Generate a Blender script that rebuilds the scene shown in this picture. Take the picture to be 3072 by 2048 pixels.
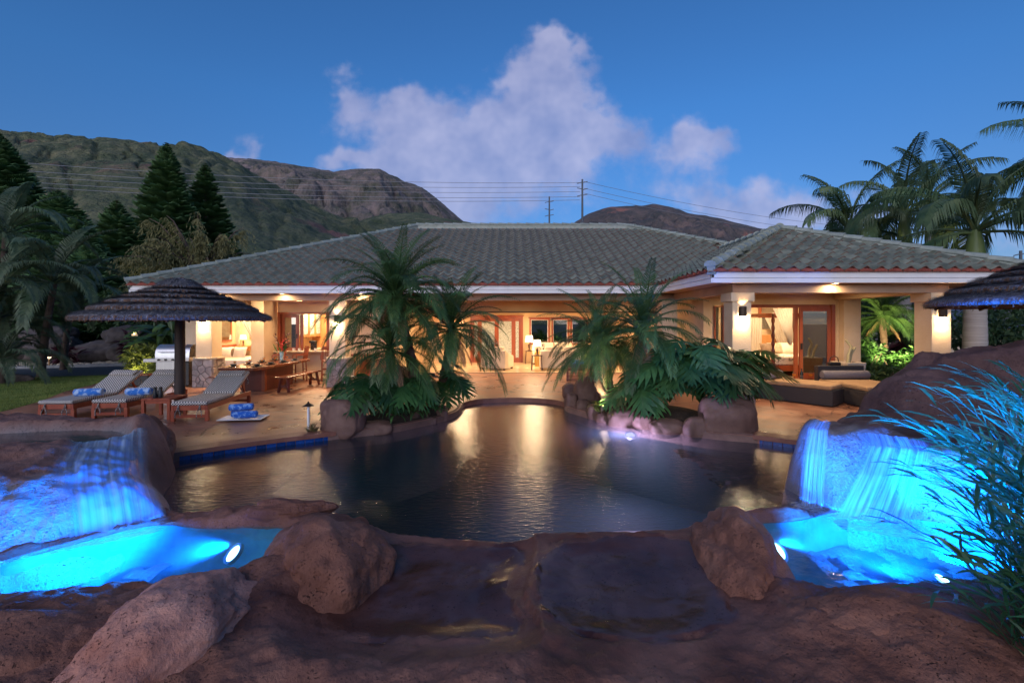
import bpy, bmesh, math, random
import numpy as np
from mathutils import Vector, Matrix, Quaternion
R = math.radians
PI = math.pi
for o in list(bpy.data.objects):
    bpy.data.objects.remove(o)
SC = bpy.context.scene
COL = SC.collection
# ---------------------------------------------------------------- camera
F, CX, HY, CH = 1382.0, 1536.0, 966.0, 2.0
def P(x, y, d):                       # photo pixel at a known distance
    return Vector(((x - CX) / F * d, d, CH + (HY - y) / F * d))
def G(x, y, z=0.0):                   # photo pixel on a level surface
    d = F * (CH - z) / (y - HY)
    return Vector(((x - CX) / F * d, d, z))
cam = bpy.data.cameras.new('camera')
cam_o = bpy.data.objects.new('camera', cam)
COL.objects.link(cam_o)
cam_o.location = (0, 0, CH)
cam_o.rotation_euler = (R(90), 0, 0)
cam.sensor_width = 36
cam.lens = 36 * F / 3072
cam.shift_y = (HY - 1024) / 3072
cam.clip_start = 0.05
cam.clip_end = 12000
SC.camera = cam_o
SC.render.engine = 'CYCLES'
SC.cycles.use_denoising = True
try:
    SC.cycles.denoiser = 'OPENIMAGEDENOISE'
    SC.cycles.denoising_input_passes = 'RGB_ALBEDO_NORMAL'
except Exception:
    pass
SC.cycles.max_bounces = 7
SC.cycles.transparent_max_bounces = 24
SC.cycles.caustics_reflective = False
SC.cycles.caustics_refractive = False
SC.cycles.sample_clamp_indirect = 4
SC.view_settings.view_transform = 'Standard'
SC.view_settings.look = 'None'
SC.view_settings.exposure = 0.35
SC.view_settings.gamma = 1.0
# ---------------------------------------------------------------- sky: dusk, sun just down behind the camera
W = bpy.data.worlds.new('World')
SC.world = W
W.use_nodes = True
wt = W.node_tree
wt.nodes.clear()
def wn(t, **k):
    n = wt.nodes.new(t)
    for a, b in k.items():
        setattr(n, a, b)
    return n
def wl(a, b):
    wt.links.new(a, b)
def wmath(op, a, b=None, c=None):
    n = wn('ShaderNodeMath', operation=op)
    for i, v in enumerate((a, b, c)):
        if v is None:
            continue
        if isinstance(v, (int, float)):
            n.inputs[i].default_value = v
        else:
            wl(v, n.inputs[i])
    return n.outputs[0]
def wvec(op, a, b=None, out=0):
    n = wn('ShaderNodeVectorMath', operation=op)
    for i, v in enumerate((a, b)):
        if v is None:
            continue
        if isinstance(v, tuple):
            n.inputs[i].default_value = v
        else:
            wl(v, n.inputs[i])
    return n.outputs[out]
SUN_EL, SUN_AZ = R(17), R(196)
sky = wn('ShaderNodeTexSky', sky_type='NISHITA')
sky.sun_disc = False
sky.sun_elevation = SUN_EL
sky.sun_rotation = SUN_AZ
sky.altitude = 60
sky.air_density = 1.0
sky.dust_density = 0.6
sky.ozone_density = 3.0
SKY_TINT, SKY_STR = (0.34, 0.70, 1.06, 1), 0.110
tint = wn('ShaderNodeMix', data_type='RGBA', blend_type='MULTIPLY')
tint.inputs[0].default_value = 1.0
wl(sky.outputs[0], tint.inputs[6])
tc = wn('ShaderNodeTexCoord')
sep = wn('ShaderNodeSeparateXYZ')
wl(tc.outputs['Generated'], sep.inputs[0])
tr_ = wn('ShaderNodeValToRGB')          # dusk: lavender towards the horizon, deep blue above
tr_.color_ramp.elements[0].position = 0.0
tr_.color_ramp.elements[0].color = (0.36, 0.42, 0.64, 1)
tr_.color_ramp.elements[1].position = 0.40
tr_.color_ramp.elements[1].color = SKY_TINT
wl(sep.outputs[2], tr_.inputs[0])
wl(tr_.outputs[0], tint.inputs[7])
dy = wmath('MAXIMUM', sep.outputs[1], 0.06)
comb = wn('ShaderNodeCombineXYZ')
wl(wmath('DIVIDE', sep.outputs[0], dy), comb.inputs[0])
wl(wmath('DIVIDE', sep.outputs[2], dy), comb.inputs[1])
uv = comb.outputs[0]
def wnoise(vec, scale, detail, rough=0.6, dist=0.0):
    n = wn('ShaderNodeTexNoise')
    wl(vec, n.inputs['Vector'])
    n.inputs['Scale'].default_value = scale
    n.inputs['Detail'].default_value = detail
    n.inputs['Roughness'].default_value = rough
    n.inputs['Distortion'].default_value = dist
    return n
warp = wnoise(uv, 9.0, 3)
wofs = wvec('MULTIPLY', wvec('SUBTRACT', warp.outputs['Color'], (0.5, 0.5, 0.5)), (0.20, 0.15, 0.0))
uvw = wvec('ADD', uv, wofs)
BLOBS = [(1690, 150, 62, 34, .9), (1620, 215, 85, 80, 1.05), (1660, 320, 115, 90, 1.1), (1590, 400, 150, 65, 1), (1765, 395, 110, 55, .85),
         (1035, 310, 55, 62, .9), (1225, 330, 85, 60, 1), (1320, 450, 200, 110, 1.0), (1330, 590, 190, 130, .9),
         (1640, 520, 330, 90, .5), (2090, 430, 90, 55, 1.1), (2200, 610, 170, 60, .85), (2480, 640, 200, 60, .75), (2950, 690, 260, 90, .6),
         (1110, 495, 120, 22, 1.0), (640, 458, 90, 12, .8), (745, 425, 50, 45, .55)]
acc = None
for (bx_, by_, rx_, ry_, w_) in BLOBS:
    c = ((bx_ - CX) / F, (HY - by_) / F, 0.0)
    q = wvec('MULTIPLY', wvec('SUBTRACT', uvw, c), (F / rx_ / 1.25, F / ry_ / 1.25, 0.0))
    d2 = wvec('DOT_PRODUCT', q, q, out=1)
    g = wmath('MULTIPLY', wmath('POWER', 2.718, wmath('MULTIPLY', d2, -1.0)), w_)
    acc = g if acc is None else wmath('ADD', acc, g)
fine = wnoise(uv, 11.0, 6, 0.66)
dens = wmath('ADD', acc, wmath('MULTIPLY', wmath('SUBTRACT', fine.outputs['Fac'], 0.5), 1.15))
cr = wn('ShaderNodeValToRGB')
cr.color_ramp.interpolation = 'EASE'
cr.color_ramp.elements[0].position = 0.24
cr.color_ramp.elements[0].color = (0, 0, 0, 1)
cr.color_ramp.elements[1].position = 1.05
cr.color_ramp.elements[1].color = (0.64, 0.64, 0.64, 1)
wl(dens, cr.inputs[0])
front = wmath('GREATER_THAN', sep.outputs[1], 0.08)
cmask = wmath('MULTIPLY', cr.outputs[0], front)
cc = wn('ShaderNodeValToRGB')
cc.color_ramp.elements[0].position = 0.3
cc.color_ramp.elements[0].color = (2.1, 2.3, 4.0, 1)
cc.color_ramp.elements[1].position = 0.75
cc.color_ramp.elements[1].color = (4.5, 4.3, 5.7, 1)
wl(warp.outputs['Fac'], cc.inputs[0])
mixc = wn('ShaderNodeMix', data_type='RGBA')
wl(cmask, mixc.inputs[0])
wl(tint.outputs[2], mixc.inputs[6])
wl(cc.outputs[0], mixc.inputs[7])
bg = wn('ShaderNodeBackground')
bg.inputs[1].default_value = SKY_STR
wl(mixc.outputs[2], bg.inputs[0])
wo = wn('ShaderNodeOutputWorld')
wl(bg.outputs[0], wo.inputs[0])
# ---------------------------------------------------------------- the afterglow sun
sl = bpy.data.lights.new('sun', 'SUN')
sl.energy = 1.5
sl.angle = R(70)
sl.color = (1.0, 0.86, 0.84)
sun_o = bpy.data.objects.new('sun', sl)
COL.objects.link(sun_o)
sd = Vector((math.sin(SUN_AZ) * math.cos(SUN_EL), math.cos(SUN_AZ) * math.cos(SUN_EL), math.sin(SUN_EL)))
sun_o.rotation_euler = (-sd).to_track_quat('-Z', 'Y').to_euler()
# ---------------------------------------------------------------- mesh helpers
def rot_z(a):
    return Matrix.Rotation(a, 3, 'Z')
class MB:
    def __init__(s):
        s.v, s.f, s.m, s.cm = [], [], [], 0
    def add(s, vs, fs):
        n = len(s.v)
        s.v.extend(tuple(v) for v in vs)
        for f in fs:
            s.f.append(tuple(i + n for i in f))
            s.m.append(s.cm)
        return s
    def box(s, x0, x1, y0, y1, z0, z1):
        vs = [(x, y, z) for z in (z0, z1) for y in (y0, y1) for x in (x0, x1)]
        return s.add(vs, [(0, 2, 3, 1), (4, 5, 7, 6), (0, 1, 5, 4), (2, 6, 7, 3), (0, 4, 6, 2), (1, 3, 7, 5)])
    def bar(s, a, b, w, h, up=(0, 0, 1)):
        a, b, up = Vector(a), Vector(b), Vector(up)
        t = (b - a).normalized()
        if abs(t.dot(up)) > .98:
            up = Vector((0, 1, 0))
        x = t.cross(up).normalized()
        u = x.cross(t)
        vs = [p + x * i * w / 2 + u * j * h / 2 for p in (a, b) for i, j in ((-1, -1), (1, -1), (1, 1), (-1, 1))]
        return s.add(vs, [(3, 2, 1, 0), (4, 5, 6, 7), (0, 1, 5, 4), (1, 2, 6, 5), (2, 3, 7, 6), (3, 0, 4, 7)])
    def tube(s, pts, rad, n=8, cap=True):
        pts = [Vector(p) for p in pts]
        if not hasattr(rad, '__len__'):
            rad = [rad] * len(pts)
        vs, prev = [], None
        for i, p in enumerate(pts):
            t = (pts[min(i + 1, len(pts) - 1)] - pts[max(i - 1, 0)]).normalized()
            if prev is None:
                ref = Vector((0, 0, 1)) if abs(t.z) < .9 else Vector((1, 0, 0))
                x = t.cross(ref).normalized()
            else:
                x = (prev - t * prev.dot(t)).normalized()
            prev = x
            y = t.cross(x)
            for k in range(n):
                a = 2 * PI * k / n
                vs.append(p + (x * math.cos(a) + y * math.sin(a)) * rad[i])
        fs = []
        for i in range(len(pts) - 1):
            for k in range(n):
                k2 = (k + 1) % n
                fs.append((i * n + k, i * n + k2, (i + 1) * n + k2, (i + 1) * n + k))
        if cap:
            fs.append(tuple(range(n - 1, -1, -1)))
            fs.append(tuple((len(pts) - 1) * n + k for k in range(n)))
        return s.add(vs, fs)
    def lathe(s, prof, n=20, c=(0, 0, 0), sx=1, sy=1, a0=0.0, a1=2 * PI):
        full = abs(a1 - a0 - 2 * PI) < 1e-6
        m = n if full else n + 1
        vs = []
        for r, z in prof:
            for k in range(m):
                a = a0 + (a1 - a0) * k / n
                vs.append((c[0] + r * math.cos(a) * sx, c[1] + r * math.sin(a) * sy, c[2] + z))
        fs = []
        for i in range(len(prof) - 1):
            for k in range(n):
                k2 = (k + 1) % m
                fs.append((i * m + k, i * m + k2, (i + 1) * m + k2, (i + 1) * m + k))
        return s.add(vs, fs)
    def prism(s, poly, z0, z1):
        n = len(poly)
        vs = [(p[0], p[1], z0) for p in poly] + [(p[0], p[1], z1) for p in poly]
        return s.add(vs, [tuple(range(n - 1, -1, -1)), tuple(range(n, 2 * n))] + [(i, (i + 1) % n, n + (i + 1) % n, n + i) for i in range(n)])
    def grid(s, fn, nu, nv):
        vs = [fn(i / nu, j / nv) for j in range(nv + 1) for i in range(nu + 1)]
        w = nu + 1
        return s.add(vs, [(j * w + i, j * w + i + 1, (j + 1) * w + i + 1, (j + 1) * w + i) for j in range(nv) for i in range(nu)])
    def build(s, name, mat, parent=None, smooth=False, bevel=0, loc=None, rot=None, recalc=False):
        me = bpy.data.meshes.new(name)
        me.from_pydata(s.v, [], s.f)
        for m in (mat if isinstance(mat, (list, tuple)) else [mat]):
            me.materials.append(m)
        if any(s.m):
            me.polygons.foreach_set('material_index', s.m)
        if recalc:
            bm = bmesh.new()
            bm.from_mesh(me)
            bmesh.ops.recalc_face_normals(bm, faces=bm.faces)
            bm.to_mesh(me)
            bm.free()
        if smooth:
            me.polygons.foreach_set('use_smooth', [True] * len(me.polygons))
            if smooth != 'all':
                try:
                    me.set_sharp_from_angle(angle=R(smooth if smooth > 1 else 40))
                except Exception:
                    pass
        return link(name, me, parent, loc, rot, bevel)
def link(name, me, parent=None, loc=None, rot=None, bevel=0, scale=None):
    o = bpy.data.objects.new(name, me)
    COL.objects.link(o)
    o.parent = parent
    if loc is not None:
        o.location = loc
    if rot is not None:
        o.rotation_euler = rot
    if scale is not None:
        o.scale = scale
    if bevel:
        b = o.modifiers.new('bevel', 'BEVEL')
        b.width = bevel
        b.segments = 2
        b.limit_method = 'ANGLE'
        b.harden_normals = False
    return o
def tag(o, label, cat, group=None):
    o['label'] = label
    o['category'] = cat
    if group:
        o['group'] = group
    return o
def thing(name, label, cat, loc=(0, 0, 0), rz=0.0, group=None):
    o = bpy.data.objects.new(name, None)
    COL.objects.link(o)
    o.location = loc
    o.rotation_euler = (0, 0, rz)
    o.empty_display_size = .1
    return tag(o, label, cat, group)
def struct(o):
    o['kind'] = 'structure'
    return o
def stuff(o):
    o['kind'] = 'stuff'
    return o
def dup(root, loc, rz=0.0, label=None, scale=None):
    r = root.copy()
    COL.objects.link(r)
    r.location = loc
    r.rotation_euler = (0, 0, rz)
    if scale is not None:
        r.scale = (scale,) * 3
    if label:
        r['label'] = label
    for ch in list(root.children):
        c = ch.copy()
        COL.objects.link(c)
        c.parent = r
        for g in ch.children:
            d = g.copy()
            COL.objects.link(d)
            d.parent = c
    return r
def lamp(kind, parent, loc, energy, color, size=.05, aim=None, cone=None, blend=.5, name='bulb', size_y=None):
    l = bpy.data.lights.new(name, kind)
    l.energy = energy
    l.color = color
    if kind == 'AREA':
        l.size = size
        if size_y:
            l.shape = 'RECTANGLE'
            l.size_y = size_y
    else:
        l.shadow_soft_size = size
    if kind == 'SPOT':
        l.spot_size = R(cone or 90)
        l.spot_blend = blend
    o = bpy.data.objects.new(name, l)
    COL.objects.link(o)
    o.parent = parent
    o.location = loc
    if aim is not None:
        o.rotation_euler = Vector(aim).to_track_quat('-Z', 'Y').to_euler()
    return o
ORD = ['first', 'second', 'third', 'fourth', 'fifth', 'sixth', 'seventh', 'eighth', 'ninth', 'tenth', 'eleventh', 'twelfth']
# ---------------------------------------------------------------- numpy noise
_rng = np.random.RandomState(7)
_perm = _rng.permutation(256)
_perm = np.concatenate([_perm, _perm, _perm])
_val = _rng.rand(256) * 2 - 1
def vnoise(p):
    p = np.asarray(p, float)
    i = np.floor(p).astype(int)
    f = p - i
    f = f * f * f * (f * (f * 6 - 15) + 10)
    i &= 255
    def h(a, b, c):
        return _val[_perm[_perm[_perm[(i[:, 0] + a) & 255] + ((i[:, 1] + b) & 255)] + ((i[:, 2] + c) & 255)] & 255]
    x, y, z = f[:, 0], f[:, 1], f[:, 2]
    c00 = h(0, 0, 0) * (1 - x) + h(1, 0, 0) * x
    c10 = h(0, 1, 0) * (1 - x) + h(1, 1, 0) * x
    c01 = h(0, 0, 1) * (1 - x) + h(1, 0, 1) * x
    c11 = h(0, 1, 1) * (1 - x) + h(1, 1, 1) * x
    return (c00 * (1 - y) + c10 * y) * (1 - z) + (c01 * (1 - y) + c11 * y) * z
def fbm(p, octv=4, gain=.5):
    s, a = 0, 1.0
    p = np.asarray(p, float)
    for k in range(octv):
        s = s + a * vnoise(p * (2.03 ** k) + 17.3 * k)
        a *= gain
    return s
def sstep(a, b, x):
    t = np.clip((x - a) / (b - a), 0, 1)
    return t * t * (3 - 2 * t)
def sdpoly(X, Y, poly):               # negative inside
    d = np.full(X.shape, 1e9)
    s = np.ones(X.shape)
    n = len(poly)
    for i in range(n):
        ax, ay = poly[i]
        bx, by = poly[i - 1]
        ex, ey = bx - ax, by - ay
        wx, wy = X - ax, Y - ay
        t = np.clip((wx * ex + wy * ey) / (ex * ex + ey * ey + 1e-12), 0, 1)
        d = np.minimum(d, (wx - ex * t) ** 2 + (wy - ey * t) ** 2)
        c1, c2, c3 = Y >= ay, Y < by, ex * wy > ey * wx
        s = np.where((c1 & c2 & c3) | (~c1 & ~c2 & ~c3), -s, s)
    return s * np.sqrt(d)
def smooth_poly(pts, it=2, closed=True):
    for _ in range(it):
        q = []
        n = len(pts)
        for i in range(n if closed else n - 1):
            a, b = pts[i], pts[(i + 1) % n]
            q.append((a[0] * .75 + b[0] * .25, a[1] * .75 + b[1] * .25))
            q.append((a[0] * .25 + b[0] * .75, a[1] * .25 + b[1] * .75))
        pts = q if closed else [pts[0]] + q + [pts[-1]]
    return pts
def hfield(name, x0, x1, y0, y1, step, fn, mat, parent=None, zmin=-9, smooth=True):
    nx, ny = int((x1 - x0) / step) + 1, int((y1 - y0) / step) + 1
    X, Y = np.meshgrid(np.linspace(x0, x1, nx), np.linspace(y0, y1, ny))
    Z = fn(X, Y)
    idx = np.arange(nx * ny).reshape(ny, nx)
    a, b, c, d = idx[:-1, :-1].ravel(), idx[:-1, 1:].ravel(), idx[1:, 1:].ravel(), idx[1:, :-1].ravel()
    zf = Z.ravel()
    keep = np.maximum.reduce([zf[a], zf[b], zf[c], zf[d]]) > zmin
    return npmesh(name, np.stack([X.ravel(), Y.ravel(), zf], 1), np.stack([a, b, c, d], 1)[keep], mat, parent, smooth)
def npmesh(name, V, Q, mat, parent=None, smooth=True, mi=None):
    V = np.asarray(V, np.float32)
    Q = np.asarray(Q, np.int32)
    used = np.zeros(len(V), bool)
    used[Q.ravel()] = True
    rm = np.cumsum(used) - 1
    V, Q = V[used], rm[Q]
    me = bpy.data.meshes.new(name)
    me.vertices.add(len(V))
    me.vertices.foreach_set('co', V.ravel())
    k = Q.shape[1]
    me.loops.add(len(Q) * k)
    me.loops.foreach_set('vertex_index', Q.ravel().astype(np.int32))
    me.polygons.add(len(Q))
    me.polygons.foreach_set('loop_start', np.arange(0, len(Q) * k, k, dtype=np.int32))
    me.polygons.foreach_set('loop_total', np.full(len(Q), k, np.int32))
    for m in (mat if isinstance(mat, (list, tuple)) else [mat]):
        me.materials.append(m)
    if mi is not None:
        me.polygons.foreach_set('material_index', np.asarray(mi, np.int32))
    me.update(calc_edges=True)
    if smooth:
        me.polygons.foreach_set('use_smooth', [True] * len(Q))
    return link(name, me, parent)
# ---------------------------------------------------------------- procedural materials
def mat(name, c1, c2=None, scale=6.0, rough=.6, bump=0.0, bscale=None, metal=0.0, spec=.5, detail=5, c3=None, rvar=0.0,
        emit=None, estr=0.0, stretch=(1, 1, 1), lo=.35, hi=.65, obj_var=0.0, pits=0.0, pscale=30., transl=0.0, bdist=.02, coat=0.0, sheen=0.0, joint=None, nrough=.6):
    m = bpy.data.materials.new(name)
    m.use_nodes = True
    t = m.node_tree
    N, L = t.nodes, t.links
    b = N['Principled BSDF']
    b.inputs['Roughness'].default_value = rough
    b.inputs['Metallic'].default_value = metal
    b.inputs['Specular IOR Level'].default_value = spec
    if coat:
        b.inputs['Coat Weight'].default_value = coat
        b.inputs['Coat Roughness'].default_value = .12
    if sheen:
        b.inputs['Sheen Weight'].default_value = sheen
    c1 = tuple(c1) + (1,)
    tcn = N.new('ShaderNodeTexCoord')
    mp = N.new('ShaderNodeMapping')
    mp.inputs['Scale'].default_value = stretch
    L.new(tcn.outputs['Object'], mp.inputs[0])
    vec = mp.outputs[0]
    oi = N.new('ShaderNodeObjectInfo')
    ad = N.new('ShaderNodeVectorMath')
    ad.operation = 'MULTIPLY_ADD'
    L.new(oi.outputs['Random'], ad.inputs[0])
    ad.inputs[1].default_value = (31, 17, 23)
    L.new(vec, ad.inputs[2])
    vec = ad.outputs[0]
    def noise(sc, det=detail, ro=nrough):
        n = N.new('ShaderNodeTexNoise')
        n.inputs['Scale'].default_value = sc
        n.inputs['Detail'].default_value = det
        n.inputs['Roughness'].default_value = ro
        L.new(vec, n.inputs['Vector'])
        return n.outputs['Fac']
    col = None
    if c2 is not None:
        r = N.new('ShaderNodeValToRGB')
        r.color_ramp.elements[0].position = lo
        r.color_ramp.elements[0].color = c1
        r.color_ramp.elements[1].position = hi
        r.color_ramp.elements[1].color = tuple(c2) + (1,)
        if c3 is not None:
            e = r.color_ramp.elements.new((lo + hi) / 2)
            e.color = tuple(c3) + (1,)
        nf = noise(scale)
        L.new(nf, r.inputs[0])
        col = r.outputs[0]
        if rvar:
            mr = N.new('ShaderNodeMapRange')
            L.new(nf, mr.inputs[0])
            mr.inputs[1].default_value = .3
            mr.inputs[2].default_value = .7
            mr.inputs[3].default_value = max(.02, rough - rvar)
            mr.inputs[4].default_value = rough + rvar
            L.new(mr.outputs[0], b.inputs['Roughness'])
    hgt = None
    if bump:
        hgt = noise(bscale or scale * 4, 6, .65)
    if pits:
        v = N.new('ShaderNodeTexNoise')
        v.inputs['Scale'].default_value = pscale
        v.inputs['Detail'].default_value = 3
        L.new(vec, v.inputs['Vector'])
        pr = N.new('ShaderNodeValToRGB')
        pr.color_ramp.elements[0].position = .27
        pr.color_ramp.elements[0].color = (0, 0, 0, 1)
        pr.color_ramp.elements[1].position = .38
        L.new(v.outputs['Fac'], pr.inputs[0])
        pm_ = N.new('ShaderNodeMapRange')            # pits come in patches
        L.new(noise(2.7, 3), pm_.inputs[0])
        pm_.inputs[1].default_value = .42
        pm_.inputs[2].default_value = .58
        px_ = N.new('ShaderNodeMath')
        px_.operation = 'MAXIMUM'
        iv_ = N.new('ShaderNodeMath')
        iv_.operation = 'SUBTRACT'
        iv_.inputs[0].default_value = 1.0
        L.new(pm_.outputs[0], iv_.inputs[1])
        L.new(pr.outputs[0], px_.inputs[0])
        L.new(iv_.outputs[0], px_.inputs[1])
        pr = px_
        if col is not None:
            mx = N.new('ShaderNodeMix')
            mx.data_type = 'RGBA'
            L.new(pr.outputs[0], mx.inputs[0])
            mx.inputs[6].default_value = tuple(x * .45 for x in c1[:3]) + (1,)
            L.new(col, mx.inputs[7])
            col = mx.outputs[2]
        if hgt is not None:
            am = N.new('ShaderNodeMath')
            am.operation = 'MULTIPLY_ADD'
            L.new(pr.outputs[0], am.inputs[0])
            am.inputs[1].default_value = pits
            L.new(hgt, am.inputs[2])
            hgt = am.outputs[0]
    if joint:
        jc, js, jw, jd = joint
        vo = N.new('ShaderNodeTexVoronoi')
        vo.feature = 'DISTANCE_TO_EDGE'
        vo.inputs['Scale'].default_value = js
        wv = N.new('ShaderNodeTexNoise')
        wv.inputs['Scale'].default_value = js * 2.2
        wv.inputs['Detail'].default_value = 4
        L.new(vec, wv.inputs['Vector'])
        wa = N.new('ShaderNodeVectorMath')
        wa.operation = 'MULTIPLY_ADD'
        L.new(wv.outputs['Color'], wa.inputs[0])
        wa.inputs[1].default_value = (.5 / js, .5 / js, .5 / js)
        L.new(vec, wa.inputs[2])
        L.new(wa.outputs[0], vo.inputs['Vector'])
        jr = N.new('ShaderNodeValToRGB')
        jr.color_ramp.elements[0].position = jw * .4
        jr.color_ramp.elements[0].color = (0, 0, 0, 1)
        jr.color_ramp.elements[1].position = jw
        L.new(vo.outputs['Distance'], jr.inputs[0])
        mx = N.new('ShaderNodeMix')
        mx.data_type = 'RGBA'
        L.new(jr.outputs[0], mx.inputs[0])
        mx.inputs[6].default_value = tuple(jc) + (1,)
        L.new(col, mx.inputs[7])
        col = mx.outputs[2]
        if hgt is not None:
            am = N.new('ShaderNodeMath')
            am.operation = 'MULTIPLY_ADD'
            L.new(jr.outputs[0], am.inputs[0])
            am.inputs[1].default_value = jd
            L.new(hgt, am.inputs[2])
            hgt = am.outputs[0]
    if hgt is not None:
        bp = N.new('ShaderNodeBump')
        bp.inputs['Strength'].default_value = bump
        bp.inputs['Distance'].default_value = bdist
        L.new(hgt, bp.inputs['Height'])
        L.new(bp.outputs[0], b.inputs['Normal'])
    if obj_var:
        hs = N.new('ShaderNodeHueSaturation')
        mr = N.new('ShaderNodeMapRange')
        L.new(oi.outputs['Random'], mr.inputs[0])
        mr.inputs[3].default_value = 1 - obj_var
        mr.inputs[4].default_value = 1 + obj_var
        L.new(mr.outputs[0], hs.inputs['Value'])
        if col is not None:
            L.new(col, hs.inputs['Color'])
        else:
            hs.inputs['Color'].default_value = c1
        col = hs.outputs[0]
    if col is not None:
        L.new(col, b.inputs['Base Color'])
    else:
        b.inputs['Base Color'].default_value = c1
    if emit:
        b.inputs['Emission Color'].default_value = tuple(emit) + (1,)
        b.inputs['Emission Strength'].default_value = estr
    if transl:
        tr = N.new('ShaderNodeBsdfTranslucent')
        if col is not None:
            L.new(col, tr.inputs[0])
        else:
            tr.inputs[0].default_value = c1
        ms = N.new('ShaderNodeMixShader')
        ms.inputs[0].default_value = transl
        L.new(b.outputs[0], ms.inputs[1])
        L.new(tr.outputs[0], ms.inputs[2])
        L.new(ms.outputs[0], N['Material Output'].inputs[0])
    return m
def schlick(N, L, ior, nrm):
    """two-sided Fresnel: the same from above and from below the surface"""
    lw = N.new('ShaderNodeLayerWeight')
    lw.inputs['Blend'].default_value = .5
    if nrm is not None:
        L.new(nrm, lw.inputs['Normal'])
    f0 = ((ior - 1) / (ior + 1)) ** 2
    pw = N.new('ShaderNodeMath')
    pw.operation = 'POWER'
    L.new(lw.outputs['Facing'], pw.inputs[0])
    pw.inputs[1].default_value = 4.5
    ma = N.new('ShaderNodeMath')
    ma.operation = 'MULTIPLY_ADD'
    L.new(pw.outputs[0], ma.inputs[0])
    ma.inputs[1].default_value = 1 - f0
    ma.inputs[2].default_value = f0
    ma.use_clamp = True
    return ma
def water_mat(name, tintc, rough=.06, bump=.25, bscale=5., stretch=(1, 1, 1), ior=1.33, detail=4, extra=None, gl=(1, 1, 1)):
    m = bpy.data.materials.new(name)
    m.use_nodes = True
    t = m.node_tree
    N, L = t.nodes, t.links
    N.remove(N['Principled BSDF'])
    tcn = N.new('ShaderNodeTexCoord')
    mp = N.new('ShaderNodeMapping')
    mp.inputs['Scale'].default_value = stretch
    L.new(tcn.outputs['Object'], mp.inputs[0])
    no = N.new('ShaderNodeTexNoise')
    no.inputs['Scale'].default_value = bscale
    no.inputs['Detail'].default_value = detail
    L.new(mp.outputs[0], no.inputs['Vector'])
    bp = N.new('ShaderNodeBump')
    bp.inputs['Strength'].default_value = bump
    bp.inputs['Distance'].default_value = .03
    L.new(no.outputs['Fac'], bp.inputs['Height'])
    fr = schlick(N, L, ior, bp.outputs[0])
    tr = N.new('ShaderNodeBsdfTransparent')
    tr.inputs[0].default_value = tuple(tintc) + (1,)
    g = N.new('ShaderNodeBsdfGlossy')
    g.inputs['Roughness'].default_value = rough
    g.inputs['Color'].default_value = tuple(gl) + (1,)
    L.new(bp.outputs[0], g.inputs['Normal'])
    ms = N.new('ShaderNodeMixShader')
    L.new(fr.outputs[0], ms.inputs[0])
    L.new(tr.outputs[0], ms.inputs[1])
    L.new(g.outputs[0], ms.inputs[2])
    out = ms.outputs[0]
    if extra:                      # cloudy, aerated water: some of the light is scattered back
        df = N.new('ShaderNodeBsdfDiffuse')
        df.inputs[0].default_value = tuple(extra[0]) + (1,)
        tl = N.new('ShaderNodeBsdfTranslucent')
        tl.inputs[0].default_value = tuple(extra[0]) + (1,)
        a = N.new('ShaderNodeMixShader')
        a.inputs[0].default_value = .5
        L.new(df.outputs[0], a.inputs[1])
        L.new(tl.outputs[0], a.inputs[2])
        m2 = N.new('ShaderNodeMixShader')
        if len(extra) > 2:         # streaks along the fall
            n2 = N.new('ShaderNodeTexNoise')
            n2.inputs['Scale'].default_value = extra[2]
            n2.inputs['Detail'].default_value = 5
            uvn = N.new('ShaderNodeMapping')
            uvn.inputs['Scale'].default_value = extra[3]
            L.new(tcn.outputs['UV'], uvn.inputs[0])
            L.new(uvn.outputs[0], n2.inputs['Vector'])
            rr = N.new('ShaderNodeMapRange')
            L.new(n2.outputs['Fac'], rr.inputs[0])
            rr.inputs[1].default_value = .32
            rr.inputs[2].default_value = .68
            rr.inputs[3].default_value = extra[4] if len(extra) > 4 else .05
            rr.inputs[4].default_value = extra[1]
            fac = rr.outputs[0]
            # fade towards the sides of the sheet
            sp = N.new('ShaderNodeSeparateXYZ')
            L.new(tcn.outputs['UV'], sp.inputs[0])
            e1 = N.new('ShaderNodeMath'); e1.operation = 'PINGPONG'
            L.new(sp.outputs[0], e1.inputs[0]); e1.inputs[1].default_value = .5
            e2 = N.new('ShaderNodeMapRange')
            L.new(e1.outputs[0], e2.inputs[0])
            e2.inputs[1].default_value = 0.0; e2.inputs[2].default_value = .22
            e2.inputs[3].default_value = 0.0; e2.inputs[4].default_value = 1.0
            e3 = N.new('ShaderNodeMath'); e3.operation = 'MULTIPLY'
            L.new(fac, e3.inputs[0]); L.new(e2.outputs[0], e3.inputs[1])
            L.new(e3.outputs[0], m2.inputs[0])
            # the film itself also thins out at its sides
            t2 = N.new('ShaderNodeBsdfTransparent')
            m0 = N.new('ShaderNodeMixShader')
            L.new(e2.outputs[0], m0.inputs[0])
            L.new(t2.outputs[0], m0.inputs[1])
            L.new(out, m0.inputs[2])
            out = m0.outputs[0]
        else:
            m2.inputs[0].default_value = extra[1]
        L.new(out, m2.inputs[1])
        L.new(a.outputs[0], m2.inputs[2])
        out = m2.outputs[0]
    L.new(out, N['Material Output'].inputs[0])
    return m
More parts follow.
